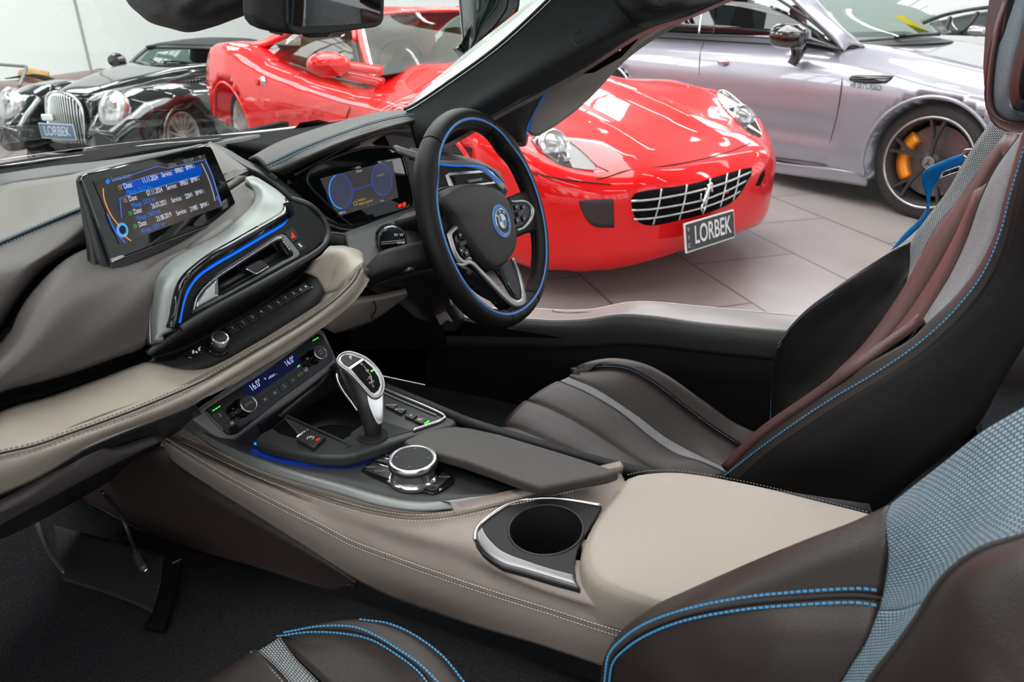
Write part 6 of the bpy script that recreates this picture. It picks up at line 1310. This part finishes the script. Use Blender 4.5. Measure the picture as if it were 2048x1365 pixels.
# ---------------------------------------------------------------- silver grey four door
_gw = [(-4.2, .7), (-4.0, .88), (-3.4, .955), (-2.9, .98), (-2.4, .965), (-1.5, .95), (-.6, .955), (-.2, .965), (0, .975), (.3, .955), (.6, .90), (.85, .78), (1.0, .55)]
_gt = [(-4.2, .8), (-4.0, 1.0), (-3.2, 1.02), (-1.2, 1.02), (-.75, 1.0), (-.3, .955), (.2, .88), (.6, .80), (.85, .70), (1.0, .55)]
def f_grey(x, y, z):
    ax = np.abs(x)
    T = it(y, _gt) - .10 * sstep(.55, .9, ax)
    W = it(y, _gw) - .55 * np.clip(z - .72, 0, 1) ** 1.5 - .25 * np.clip(.30 - z, 0, 1) - .022 * sstep(.58, .45, z) * sstep(-2.6, -2.2, y) * (1 - sstep(-.75, -.55, y)) + .018 * np.exp(-((z - .335) / .03) ** 2) * sstep(-2.6, -2.2, y) * (1 - sstep(-.75, -.55, y))
    f = smax(42, ax - W, z - T, y - (1.0 - .3 * (ax / .9) ** 3), .18 - z)
    for yc in (0.0, -2.95):
        f = np.maximum(f, np.where(ax > .62, .395 - np.sqrt((y - yc) ** 2 + (z - .36) ** 2), -1))
    return f
am_ = Car('four_door_coupe', 'silver grey four door coupe with black mirror and dark spoked wheel, behind the far seat', 5.143, -1.576, -2.141, .973, f_grey)
am_.shell('body_shell', f_grey, list(np.linspace(-4.15, -.6, 70)) + list(np.linspace(-.58, .6, 110)) + list(np.linspace(.64, 1.0, 18)), M['grey_paint'], na=160, cz=.5, label='silver grey bodywork')
for yc in (0.0, -2.95):
    pts = []
    for t in np.radians(np.linspace(-22, 202, 30)):
        y, z = yc + .398 * math.cos(t), .36 + .398 * math.sin(t); pts.append(am_.w(float(it(y, _gw)) - .55 * max(0, z - .72) ** 1.5 - .25 * max(0, .30 - z) - .002, y, z))
    tube('wheel_arch', pts, .012, M['grey_paint'], am_.t, n=50)
am_.wheel(.90, 0, .36, .362, 1, spokes=5, twin=True, mat='spoke_dark', rimmat='spoke_dark', caliper=(-42, 45), rim=.76, star=True, label='wide black spoked wheel with a polished rim and orange caliper')
wc = am_.w(.90, 0, .36); tube('polished_edge', [wc + am_.fx * .004 + (ZZ * math.cos(t) + am_.fy * math.sin(t)) * .362 * .973 * .765 for t in np.linspace(0, 2 * math.pi, 40, endpoint=False)], .008, M['rim_polish'], [o for o in am_.t.children if o.name.startswith('wheel') and 'arch' not in o.name][0], closed=True, n=70)
whp = [o for o in am_.t.children if o.name.startswith('wheel') and 'arch' not in o.name][0]
for k in range(5, 5): pass
for i, ch in enumerate('MICHELIN'):
    t = math.radians(12 + i * 5.2); d = ZZ * math.cos(t) + am_.fy * math.sin(t)
    text(ch, wc + am_.fx * .006 + d * .362 * .973 * .885, am_.fx.cross(d) * -1 if False else (am_.fy * math.cos(t) - ZZ * math.sin(t)), d, .032, principled('tyre_letter', (.07, .07, .07), .5) if i == 0 else bpy.data.materials['tyre_letter'], whp, align='CENTER')
am_.wheel(.90, -2.95, .36, .362, 1, spokes=5, twin=True, mat='spoke_dark', rim=.76)
# gaps and trims
for ln in ('1686,112;1684,160;1676,220;1664,270;1651,318', '1408,85;1400,110;1398,150', '1545,315;1651,330;1732,345'):
    tube('panel_gap', am_.S(ln, .001), .0028, M['seam'], am_.t, n=24)
am_.surf('fender_vent', '1698,157;1704,151;1740,150;1787,152', '1699,161;1702,163;1745,167;1772,165', M['gloss'], lift=.008, nu=14, nv=4, t=.006, label='gloss black wing vent')
tube('vent_edge', am_.S('1700,158;1740,157;1780,156', .012), .003, M['silver_dark'], am_.t, n=12)
va = am_.S1(1699, 169, .01); vb = am_.S1(1746, 175, .01); text('V8 BITURBO', va, vb - va, ZZ, .040, M['black'], am_.t)
hd = lathe('door_handle', am_.S1(1446, 124, .012), am_.fx, [(.05, -.01), (.048, .012), (.02, .022), (.001, .024)], M['rim_polish'], am_.t, k=24, ex=ZZ, sx=.45, label='chrome door handle')
# glasshouse
def am_px(t, v): return am_.px(t, 'x', v)
patch('side_window', [am_px('1240,62;1330,66;1400,68;1500,70;1580,72;1640,84;1682,98', .80), am_px('1280,-20;1340,-20;1400,-15;1500,0;1570,22;1630,58;1680,94', .72)], M['car_glass_dark'], am_.t, nu=30, m=4, t=.01, label='dark side windows')
for a, b, w_ in (('1398,68,.80;1408,0,.72;1411,-20,.71', .010, 'rim_polish'), ('1427,70,.80;1434,0,.72;1437,-20,.71', .006, 'black')): tube('window_pillar', am_.px(a, 'x'), b, M[w_], am_.t, n=12)
tube('window_sill_trim', am_px('1230,64;1330,68;1400,71;1500,74;1580,80;1640,90;1686,101', .815), .007, M['black'], am_.t, n=30)
tube('window_top_trim', am_px('1540,-12;1575,10;1620,40;1655,70;1686,100', .72), .009, M['black'], am_.t, n=20)
patch('front_pillar', [am_px('1555,-30;1590,0;1625,35;1660,70;1688,103', .73), am_px('1575,-45;1606,-8;1650,30;1690,65;1702,90', .68), am_px('1590,-50;1625,-10;1680,45;1712,78;1730,92', .64)], M['grey_paint'], am_.t, nu=24, m=4, t=.03, label='silver grey windscreen pillar')
patch('windscreen', [am_.px('1622,-12;1680,48;1712,75', 'x', .62), am_.px('1700,-60;1760,10;1860,72', 'x', .0), am_.px('1780,-90;1850,5;1900,66', 'x', -.6)], M['car_glass'], am_.t, nu=20, m=5, t=0)
patch('screen_base', [am_.w(.66, -.70, .975) and [am_.w(.68, -.78, .985), am_.w(.3, -.62, 1.0), am_.w(-.3, -.62, 1.0), am_.w(-.68, -.78, .985)], [am_.w(.68, -.9, 1.0), am_.w(.3, -.75, 1.02), am_.w(-.3, -.75, 1.02), am_.w(-.68, -.9, 1.0)]], M['black'], am_.t, nu=20, t=.01)
patch('cabin_interior', [[am_.w(.72, -.9, .98), am_.w(.72, -2, .98), am_.w(.72, -3.2, .98)], [am_.w(-.72, -.9, .98), am_.w(-.72, -2, .98), am_.w(-.72, -3.2, .98)]], M['black'], am_.t, nu=10, t=.02)
patch('roof', [[am_.w(.55, -1.7, 1.38), am_.w(.55, -2.5, 1.40), am_.w(.55, -3.6, 1.20)], [am_.w(0, -1.6, 1.42), am_.w(0, -2.5, 1.45), am_.w(0, -3.6, 1.24)], [am_.w(-.55, -1.7, 1.38), am_.w(-.55, -2.5, 1.40), am_.w(-.55, -3.6, 1.20)]], M['grey_paint'], am_.t, nu=16, m=4, t=.03)
for sx in (-.36, .36): lathe('headrest', am_.w(sx, -2.0, 1.12), ZZ, [(.001, .12), (.09, .10), (.11, 0), (.16, -.1), (.2, -.3)], principled('wine_leather', (.10, .015, .012), .5) if sx < 0 else bpy.data.materials['wine_leather'], am_.t, k=16, ex=am_.fy, sx=.5)
patch('dash_top', [[am_.w(.7, -.9, 1.0), am_.w(0, -.8, 1.02), am_.w(-.7, -.9, 1.0)], [am_.w(.7, -1.2, 1.04), am_.w(0, -1.2, 1.05), am_.w(-.7, -1.2, 1.04)]], M['black'], am_.t, nu=10, t=.05)
tube('wiper', am_.px('1790,75;1830,70;1880,68', 'x', .2), .012, M['black'], am_.t, n=12)
prism('yellow_tag', am_.px('1788,31,.1;1805,30,.05;1862,66,-.1;1840,68,-.05', 'x'), .004, principled('yellow_sheet', (.55, .48, .02), .5), am_.t, label='yellow strip seen on the windscreen')
mm = am_.px('1582,72', 'x', 1.02)[0]
wm = lathe('wing_mirror', mm, am_.fy, [(.001, .11), (.05, .10), (.075, .05), (.085, 0), (.085, -.09), (.07, -.12), (.001, -.125)], M['black_paint'], am_.t, k=28, ex=ZZ, sx=.92, label='gloss black wing mirror')
sweep('mirror_stem', am_.px('1592,88,1.0;1597,100,.98;1594,114,.93', 'x'), rect(.05, .10), M['black_paint'], wm, n=8, scale=lambda t: .8 + .5 * t)
patch('side_sill', [am_.S('1540,322;1600,330;1680,341;1733,350', .012), [p - ZZ * .05 for p in am_.S('1540,330;1600,339;1680,350;1735,358', .0)]], M['grey_paint'], am_.t, nu=16, t=.02)

# ---------------------------------------------------------------- black roadster with pontoon wings
mo = Car('roadster', 'black retro roadster with a tall chrome slatted grille and black soft top by the wall', 3.89, 4.97, -3.0, .80, zs=.90)
def f_bon(x, y, z):
    ax = np.abs(x); W = it(y, [(-4, .6), (-3.4, .72), (-1.5, .72), (-.9, .66), (-.3, .48), (.3, .34), (.62, .24), (.66, .1)])
    T = it(y, [(-4, .6), (-3.5, .9), (-1.2, 1.0), (-.6, .99), (0, .93), (.4, .86), (.60, .80), (.68, .6)])
    return smax(26, ax - W + .15 * np.clip(z - .7, 0, 1), z - T, y - .66 + .2 * np.abs(z - .5), .22 - z)
mo.shell('bonnet', f_bon, list(np.linspace(-3.9, .5, 50)) + list(np.linspace(.52, .68, 10)), M['black_paint'], na=64, cz=.55, label='long black bonnet and body')
def mkf(sg):
    def f_w(x, y, z):
        xx = x * sg; cx_ = it(y, [(-3.8, .60), (-.5, .74), (.2, .70), (.7, .60), (.95, .50)])
        top = it(y, [(-1.4, .42), (-1.0, .60), (-.7, .74), (-.4, .83), (0, .88), (.3, .87), (.55, .80), (.75, .66), (.88, .52), (.92, .40)])
        hw = it(y, [(-1.4, .10), (-.6, .18), (0, .26), (.4, .28), (.7, .24), (.88, .16), (.92, .1)])
        f = smax(22, np.abs(xx - cx_) - hw, z - top + .35 * (np.clip(xx - cx_, 0, 1)) ** 1.2, .25 + .3 * sstep(.3, -.3, y) * 0 - z)
        return np.maximum(f, np.where(xx > .5, .37 - np.sqrt((y - .15) ** 2 + (z - .33) ** 2), -1))
    return f_w
for sg in (-1, 1):
    mo.shell('front_wing', mkf(sg), list(np.linspace(-1.38, .6, 50)) + list(np.linspace(.62, .93, 16)), M['black_paint'], cx=lambda y, sg=sg: sg * float(it(y, [(-3.8, .60), (-.5, .74), (.2, .70), (.7, .60), (.95, .50)])), cz=.5, na=56, label='rounded black front wing')
    c = mo.w(sg * .60, .72, .68); hl = lathe('headlight', c, (mo.fy * .85 + ZZ * .35 + mo.fx * sg * .25), [(.155, -.03), (.150, .02), (.12, .045), (.06, .06), (.001, .064)], M['rim_polish'], mo.t, k=32, ex=mo.fx, sx=.72, label='large clear headlight')
    for q in range(3): lathe('lamp_lens', c + mo.fx * (q - 1) * .045 + ZZ * (.06 - .06 * q) + mo.fy * .05, mo.fy, [(.035, 0), (.03, .015), (.001, .02)], M['chrome'], hl, k=14)
    lathe('fog_lamp', mo.w(sg * .70, .70, .42), mo.fy * .9 + mo.fx * sg * .4, [(.055, -.02), (.055, .01), (.04, .012), (.038, .005), (.001, .006)], M['rim_polish'], mo.t, k=20)
    mo.wheel(sg * .86, .15, .33, .335, sg, spokes=16, mat='spoke_silver', rim=.72, label='multi spoke silver wheel'); mo.wheel(sg * .82, -2.55, .33, .335, sg, spokes=16, mat='spoke_silver', rim=.72)
    th_ = np.radians(np.linspace(-20, 200, 24)); tube('wing_edge', [mo.w(sg * .93, .15 + .375 * math.cos(t), .33 + .375 * math.sin(t)) for t in th_], .014, M['black_paint'], mo.t, n=40)
    sweep('running_board', [mo.w(sg * .92, -.35, .50), mo.w(sg * .86, -.9, .36), mo.w(sg * .85, -1.5, .28), mo.w(sg * .87, -2.1, .28)], rect(.03, .05), M['silver_dark'], mo.t, n=20)
    lathe('wing_mirror', mo.w(sg * .80, -1.05, 1.0), mo.fy, [(.001, .06), (.05, .05), (.07, 0), (.06, -.03), (.001, -.03)], M['black_paint'], mo.t, k=18, ex=mo.fx, sx=1.3)
    lathe('side_marker', mo.w(sg * .90, -.62, .55), mo.fx * sg, [(.02, 0), (.02, .01), (.001, .015)], M['orange_lens'], mo.t, k=12)
def f_body2(x, y, z):
    ax = np.abs(x); return smax(26, ax - it(y, [(-4, .5), (-3.4, .85), (-2.5, .90), (-1.2, .80), (-.5, .72)]) + .12 * np.clip(z - .6, 0, 1), z - it(y, [(-4, .5), (-3.4, .80), (-2.6, .88), (-1.2, .88), (-.8, .84)]), .24 - z, y + .5)
mo.shell('door_and_rear', f_body2, list(np.linspace(-3.95, -.55, 50)), M['black_paint'], na=56, cz=.55)
# grille
gpts = [(-.19, .36), (-.21, .55), (-.20, .70), (-.14, .81), (0, .85), (.14, .81), (.20, .70), (.21, .55), (.19, .36)]
g_ = patch('radiator_grille', [[mo.w(x, .70 - (z - .5) * .12, z) for x, z in gpts[:5]], [mo.w(0, .74 - (z - .5) * .12, z) for z in (.36, .5, .62, .74, .84)], [mo.w(-x, .70 - (z - .5) * .12, z) for x, z in gpts[:5]]], M['black'], mo.t, nu=20, m=5, t=.03, label='tall chrome slatted radiator grille')
for k in range(17):
    x = -.184 + k * .023; zt = .84 - .10 * abs(x / .184) ** 2.2; yo = .755 - .04 * (x / .17) ** 2
    tube('grille_slat', [mo.w(x, yo + .015, .34), mo.w(x, yo, .5), mo.w(x, yo - .012, .62), mo.w(x, yo - .04, zt)], .0062, M['chrome'], g_, n=14, k=6)
tube('grille_surround', [mo.w(x, .745 - (z - .5) * .12 - .03 * (x / .17) ** 2, z) for x, z in gpts], .012, M['chrome'], g_, n=40)
plate(mo, 'number_plate', mo.w(0, .82, .47), .372 * .85, .135 * .85, -mo.fx, ZZ, M['plate_blue'], M['plate_blue_ink'], small=None)
obox('badge_light', mo.w(.12, .78, .60), (mo.fx, mo.fy, ZZ), (.09, .03, .05), M['white_paint'], mo.t, bev=.01)
obox('plate_mount', mo.w(0, .77, .47), (mo.fx, mo.fy, ZZ), (.1, .06, .05), M['black'], mo.t)
patch('front_bumper', [[mo.w(-.75, .45, .26), mo.w(-.4, .82, .26), mo.w(0, .88, .26), mo.w(.4, .82, .26), mo.w(.75, .45, .26)], [mo.w(-.78, .45, .17), mo.w(-.4, .86, .17), mo.w(0, .92, .17), mo.w(.4, .86, .17), mo.w(.78, .45, .17)]], M['black_paint'], mo.t, nu=20, t=.03)
for k in range(9): obox('louvre', mo.w(-.60 - .0 * k, -.30 - k * .055, .80), (mo.fy, ZZ, mo.fx), (.03, .09, .02), M['black_paint'], mo.t, bev=.004)
# hood and glass
mo.map = lambda y, z: (y, z if z < .95 else .95 + (z - .95) * .72)
patch('windscreen', [mo.L3('-.62,-1.05,.97;0,-.92,1.0;.62,-1.05,.97'), mo.L3('-.55,-1.32,1.20;0,-1.22,1.23;.55,-1.32,1.20')], M['car_glass'], mo.t, nu=16, t=0)
tube('windscreen_frame', mo.L3('-.64,-1.02,.95;-.56,-1.32,1.21;-.3,-1.25,1.235;0,-1.22,1.24;.3,-1.25,1.235;.56,-1.32,1.21;.64,-1.02,.95'), .016, M['silver_dark'], mo.t, n=50)
patch('soft_top', [mo.L3('-.57,-1.30,1.205;-.3,-1.25,1.24;0,-1.22,1.25;.3,-1.25,1.24;.57,-1.30,1.205'), mo.L3('-.60,-1.7,1.24;-.3,-1.7,1.30;0,-1.7,1.31;.3,-1.7,1.30;.60,-1.7,1.24'), mo.L3('-.60,-2.2,1.20;-.3,-2.25,1.26;0,-2.25,1.27;.3,-2.25,1.26;.60,-2.2,1.20'), mo.L3('-.62,-2.7,.95;-.3,-2.85,.95;0,-2.9,.95;.3,-2.85,.95;.62,-2.7,.95')], M['black_soft'], mo.t, nu=24, m=5, t=.02, label='black fabric soft top')
for sg in (-1, 1):
    patch('side_window', [mo.L3('.68,-1.15,.90;.70,-1.7,.90;.68,-2.2,.92', sg), mo.L3('.60,-1.40,1.18;.61,-1.7,1.21;.61,-2.1,1.17', sg)], M['car_glass'], mo.t, nu=12, t=0)
    patch('roof_side', [mo.L3('.61,-1.35,1.16;.62,-1.7,1.19;.63,-2.15,1.14;.66,-2.5,.93', sg), mo.L3('.57,-1.32,1.22;.58,-1.7,1.26;.59,-2.2,1.21;.62,-2.7,.95', sg)], M['black_soft'], mo.t, nu=16, t=.02)
    lathe('headrest', mo.w(sg * .3, -1.95, 1.0), ZZ, [(.001, .12), (.10, .08), (.13, -.02), (.16, -.2)], M['black'], mo.t, k=16)
tube('wiper', mo.L3('-.4,-.95,.99;-.1,-.98,1.04;.1,-.96,1.03'), .008, M['black'], mo.t, n=8); tube('wiper', mo.L3('.1,-.9,.99;.3,-1.0,1.06'), .008, M['black'], mo.t, n=8)

# ---------------------------------------------------------------- maroon open car at the left edge
ma = Car('vintage_roadster', 'maroon open vintage car with a tan seat, at the left edge beyond the black roadster', 3.92, 7.3, -3.25, .85, zs=.70)
def f_ma(x, y, z):
    ax = np.abs(x); return smax(20, ax - it(y, [(-4, .4), (-3, .75), (-1, .8), (.5, .70), (1.4, .45), (1.7, .2)]), z - it(y, [(-4, .5), (-3.2, .78), (-2.0, .86), (-1.0, .80), (0, .86), (.8, .80), (1.5, .62), (1.7, .4)]) + .12 * (ax / .7) ** 2, .2 - z)
ma.shell('body_shell', f_ma, list(np.linspace(-3.9, 1.65, 60)), M['maroon'], na=60, cz=.45, label='maroon bodywork')
patch('cabin_seat', [ma.L3('.05,-1.15,.78;.25,-1.15,.80;.5,-1.15,.78'), ma.L3('.06,-1.2,.92;.25,-1.2,.95;.48,-1.2,.92'), ma.L3('.06,-1.32,.90;.25,-1.32,.92;.48,-1.32,.90')], M['tan'], ma.t, nu=14, m=5, t=.08, label='tan seat back')
tube('windscreen_frame', ma.L3('-.6,-.55,.80;-.5,-.75,1.08;.5,-.75,1.08;.6,-.55,.80'), .015, M['silver'], ma.t, n=40, lin=True)
patch('cockpit_opening', [ma.L3('-.5,-1.0,.80;0,-1.0,.88;.5,-1.0,.80'), ma.L3('-.5,-1.12,.80;0,-1.12,.89;.5,-1.12,.80')], M['void'], ma.t, nu=10, t=.01)
for sg in (-1, 1):
    for yy in (0.9, -2.4): ma.wheel(sg * .72, yy, .33, .33, sg, spokes=12, mat='spoke_silver')

# ---------------------------------------------------------------- black low car beyond the silver one
bk = Car('low_sports_car', 'low black sports car behind the silver grey coupe, only its roofline showing', 8.2, -2.2, -2.2, 1.0)
def f_bk(x, y, z):
    ax = np.abs(x); return smax(24, ax - it(y, [(-3.8, .6), (-3, .95), (0, .97), (.7, .8), (1, .4)]) + .3 * np.clip(z - .6, 0, 1), z - it(y, [(-3.8, .6), (-3, .88), (-.7, .86), (0, .80), (.7, .62), (1, .45)]), .15 - z)
bk.shell('body_shell', f_bk, list(np.linspace(-3.7, .95, 50)), M['black_paint'], na=56, cz=.45, label='gloss black bodywork')
KY = lambda t, v: bk.px(t, 'x', v)
patch('roof', [KY('1845,44;1880,30;1930,18;1985,11;2030,8;2080,8', .62), KY('1838,38;1880,24;1930,12;1985,5;2030,2;2080,2', .3)], M['black_paint'], bk.t, nu=24, t=.03)
patch('side_window', [KY('1858,48;1900,37;1950,25;2000,18;2070,16', .64), KY('1890,64;1930,66;1970,68;2010,70;2070,72', .80)], M['car_glass'], bk.t, nu=20, t=0)
patch('cabin_interior', [KY('1860,46;1900,37;1950,27;2000,22;2070,20', -.3), KY('1880,66;1930,68;1970,70;2010,72;2070,76', .0)], M['black'], bk.t, nu=10, t=.02)
for a in ('1955,26,.64;1940,48,.74;1920,66,.80', '1900,36,.64;1890,62,.80'): tube('window_pillar', bk.px(a, 'x'), .02, M['black'], bk.t, n=8)
lathe('wing_mirror', KY('1955,62', .98)[0], bk.fy, [(.001, .09), (.06, .07), (.08, 0), (.07, -.05), (.001, -.06)], M['rim_polish'], bk.t, k=18, ex=ZZ, sx=.6)
# ================================================================ SHOWROOM
M['tile'] = principled('floor_tile', (.36, .325, .315), .33, spec=.5)
nt = M['tile'].node_tree; bsdf = nt.nodes['Principled BSDF']; tc = nt.nodes.new('ShaderNodeTexCoord'); mp = nt.nodes.new('ShaderNodeMapping'); br = nt.nodes.new('ShaderNodeTexBrick')
mp.inputs['Rotation'].default_value = (0, 0, math.radians(-39)); mp.inputs['Location'].default_value = (.12, .30, 0)
br.inputs['Scale'].default_value = 1; br.inputs['Brick Width'].default_value = 1.1; br.inputs['Row Height'].default_value = .62; br.inputs['Mortar Size'].default_value = .006; br.offset = .5
br.inputs['Color1'].default_value = (.37, .335, .32, 1); br.inputs['Color2'].default_value = (.35, .315, .305, 1); br.inputs['Mortar'].default_value = (.12, .11, .11, 1)
ns = nt.nodes.new('ShaderNodeTexNoise'); ns.inputs['Scale'].default_value = 3; ns.inputs['Detail'].default_value = 6; mx = nt.nodes.new('ShaderNodeMixRGB'); mx.blend_type = 'MULTIPLY'; mx.inputs[0].default_value = .35
nt.links.new(tc.outputs['Object'], mp.inputs[0]); nt.links.new(mp.outputs[0], br.inputs[0]); nt.links.new(tc.outputs['Object'], ns.inputs[0]); nt.links.new(br.outputs[0], mx.inputs[1]); nt.links.new(ns.outputs[0], mx.inputs[2]); nt.links.new(mx.outputs[0], bsdf.inputs[0])
M['wall'] = principled('wall_panel', (.80, .82, .81), .5)
M['ceiling'] = principled('ceiling_dark', (.10, .10, .105), .7)
def flat(name, pts, mat, t, nrm): return struct(prism(name, [Vector(p) for p in pts], t, mat, None, nrm=nrm))
flat('floor', [(-6, -6, 0), (12, -6, 0), (12, 10, 0), (-6, 10, 0)], M['tile'], .1, (0, 0, 1))
flat('ceiling', [(-6, -6, 5.2), (12, -6, 5.2), (12, 10, 5.2), (-6, 10, 5.2)], M['ceiling'], .1, (0, 0, -1))
WP1, WP2 = (11.9, 1.5), (4.0, 9.9)
flat('wall_back', [(-6, 9.0, 0), (12, 9.0, 0), (12, 9.0, 2.5), (-6, 9.0, 2.5)], M['wall'], .1, (0, -1, 0))
flat('wall_right', [(11.0, -6, 0), (11.0, 9, 0), (11.0, 9, 2.5), (11.0, -6, 2.5)], M['wall'], .1, (-1, 0, 0))
flat('wall_back', [(-6, 9.0, 2.5), (12, 9.0, 2.5), (12, 9.0, 5.2), (-6, 9.0, 5.2)], M['ceiling'], .1, (0, -1, 0))
flat('wall_right', [(11.0, -6, 2.5), (11.0, 9, 2.5), (11.0, 9, 5.2), (11.0, -6, 5.2)], M['ceiling'], .1, (-1, 0, 0))
j = obox('trim_1', X((168, 80, 'y', 8.99)) * 1.0, ((1, 0, 0), (0, 1, 0), (0, 0, 1)), (.03, .02, 5.0), principled('joint_grey', (.35, .36, .36), .5), None); j.location.z = 2.55; struct(j)
# glazed wall behind the photographer: mullions with daylight beyond
flat('wall_left', [(-6, -6, 0), (-6, 10, 0), (-6, 10, 1.0), (-6, -6, 1.0)], M['wall'], .1, (1, 0, 0))
flat('wall_front', [(-6, -6, 0), (12, -6, 0), (12, -6, 1.2), (-6, -6, 1.2)], M['wall'], .1, (0, 1, 0))
day = emit('daylight', (.95, .98, 1.0), 2.6); day2 = emit('bright_daylight', (.97, .98, 1.0), 9.0)
n_ = 0
for k in range(4):
    n_ += 1
    pn = flat('window_%d' % n_, [(-5.98, -5.5 + k * 3.6, 1.5), (-5.98, -2.6 + k * 3.6, 1.5), (-5.98, -2.6 + k * 3.6, 4.4), (-5.98, -5.5 + k * 3.6, 4.4)], day, .02, (1, 0, 0))
    for a in range(1, 4): obox('mullion', (-5.95, -5.5 + k * 3.6 + a * .725, 2.95), ((1, 0, 0), (0, 1, 0), (0, 0, 1)), (.05, .06, 2.9), M['black'], pn)
    for a in range(1, 4): obox('glazing_bar', (-5.95, -4.05 + k * 3.6, 1.5 + a * .725), ((1, 0, 0), (0, 1, 0), (0, 0, 1)), (.05, 2.9, .05), M['black'], pn)
for k in range(4):
    n_ += 1
    pn = flat('window_%d' % n_, [(-4.5 + k * 4.0, -5.98, 1.8), (-1.9 + k * 4.0, -5.98, 1.8), (-1.9 + k * 4.0, -5.98, 4.2), (-4.5 + k * 4.0, -5.98, 4.2)], day, .02, (0, 1, 0))
    for a in range(1, 4): obox('mullion', (-4.5 + k * 4.0 + a * .65, -5.95, 3.0), ((1, 0, 0), (0, 1, 0), (0, 0, 1)), (.05, .05, 2.4), M['black'], pn)
    for a in range(1, 3): obox('glazing_bar', (-3.2 + k * 4.0, -5.95, 1.8 + a * .8), ((1, 0, 0), (0, 1, 0), (0, 0, 1)), (2.6, .05, .05), M['black'], pn)
for k in range(4):
    n_ += 1; x0 = .2 + k * 2.7
    pn = flat('window_%d' % n_, [(x0, 8.98, 3.0), (x0 + 1.5, 8.98, 3.0), (x0 + 1.5, 8.98, 4.7), (x0, 8.98, 4.7)], day2, .02, (0, -1, 0))
    for a in (.5, 1.0): obox('mullion', (x0 + a, 8.95, 3.85), ((1, 0, 0), (0, 1, 0), (0, 0, 1)), (.06, .05, 1.7), M['black'], pn)
    for a in (.55, 1.1): obox('glazing_bar', (x0 + .75, 8.95, 3.0 + a), ((1, 0, 0), (0, 1, 0), (0, 0, 1)), (1.5, .05, .06), M['black'], pn)
for k in range(4):
    n_ += 1; y0 = -4.6 + k * 3.1
    pn = flat('window_%d' % n_, [(10.98, y0, 3.0), (10.98, y0 + 1.6, 3.0), (10.98, y0 + 1.6, 4.7), (10.98, y0, 4.7)], day2, .02, (-1, 0, 0))
    for a in (.53, 1.06): obox('mullion', (10.95, y0 + a, 3.85), ((1, 0, 0), (0, 1, 0), (0, 0, 1)), (.05, .06, 1.7), M['black'], pn)
    for a in (.55, 1.1): obox('glazing_bar', (10.95, y0 + .8, 3.0 + a), ((1, 0, 0), (0, 1, 0), (0, 0, 1)), (.05, 1.6, .06), M['black'], pn)
# ceiling strip lights, none in the frame but all mirrored in the paintwork
tubem = emit('strip_lamp', (1, .99, .97), 22)
p0 = None
LB = 'slim white ceiling strip light seen only as reflections in the paintwork'
for ix in range(6):
    for iy in range(6):
        x, y = -4.2 + ix * 2.9, -4.4 + iy * 2.6
        if p0 is None:
            p0 = thing('ceiling_light', LB, 'ceiling light', (x, y, 5.1), 'ceiling strip lights')
            a = obox('fitting', (x, y, 5.08), ((1, 0, 0), (0, 1, 0), (0, 0, 1)), (.16, 1.7, .08), M['white_paint'], p0)
            b = obox('lamp_tube', (x, y, 5.02), ((1, 0, 0), (0, 1, 0), (0, 0, 1)), (.10, 1.6, .04), tubem, p0)
        else:
            c = p0.copy(); COL.objects.link(c); c.location = (x, y, 5.1)
            for ch in (a, b):
                e = ch.copy(); COL.objects.link(e); e.parent = c
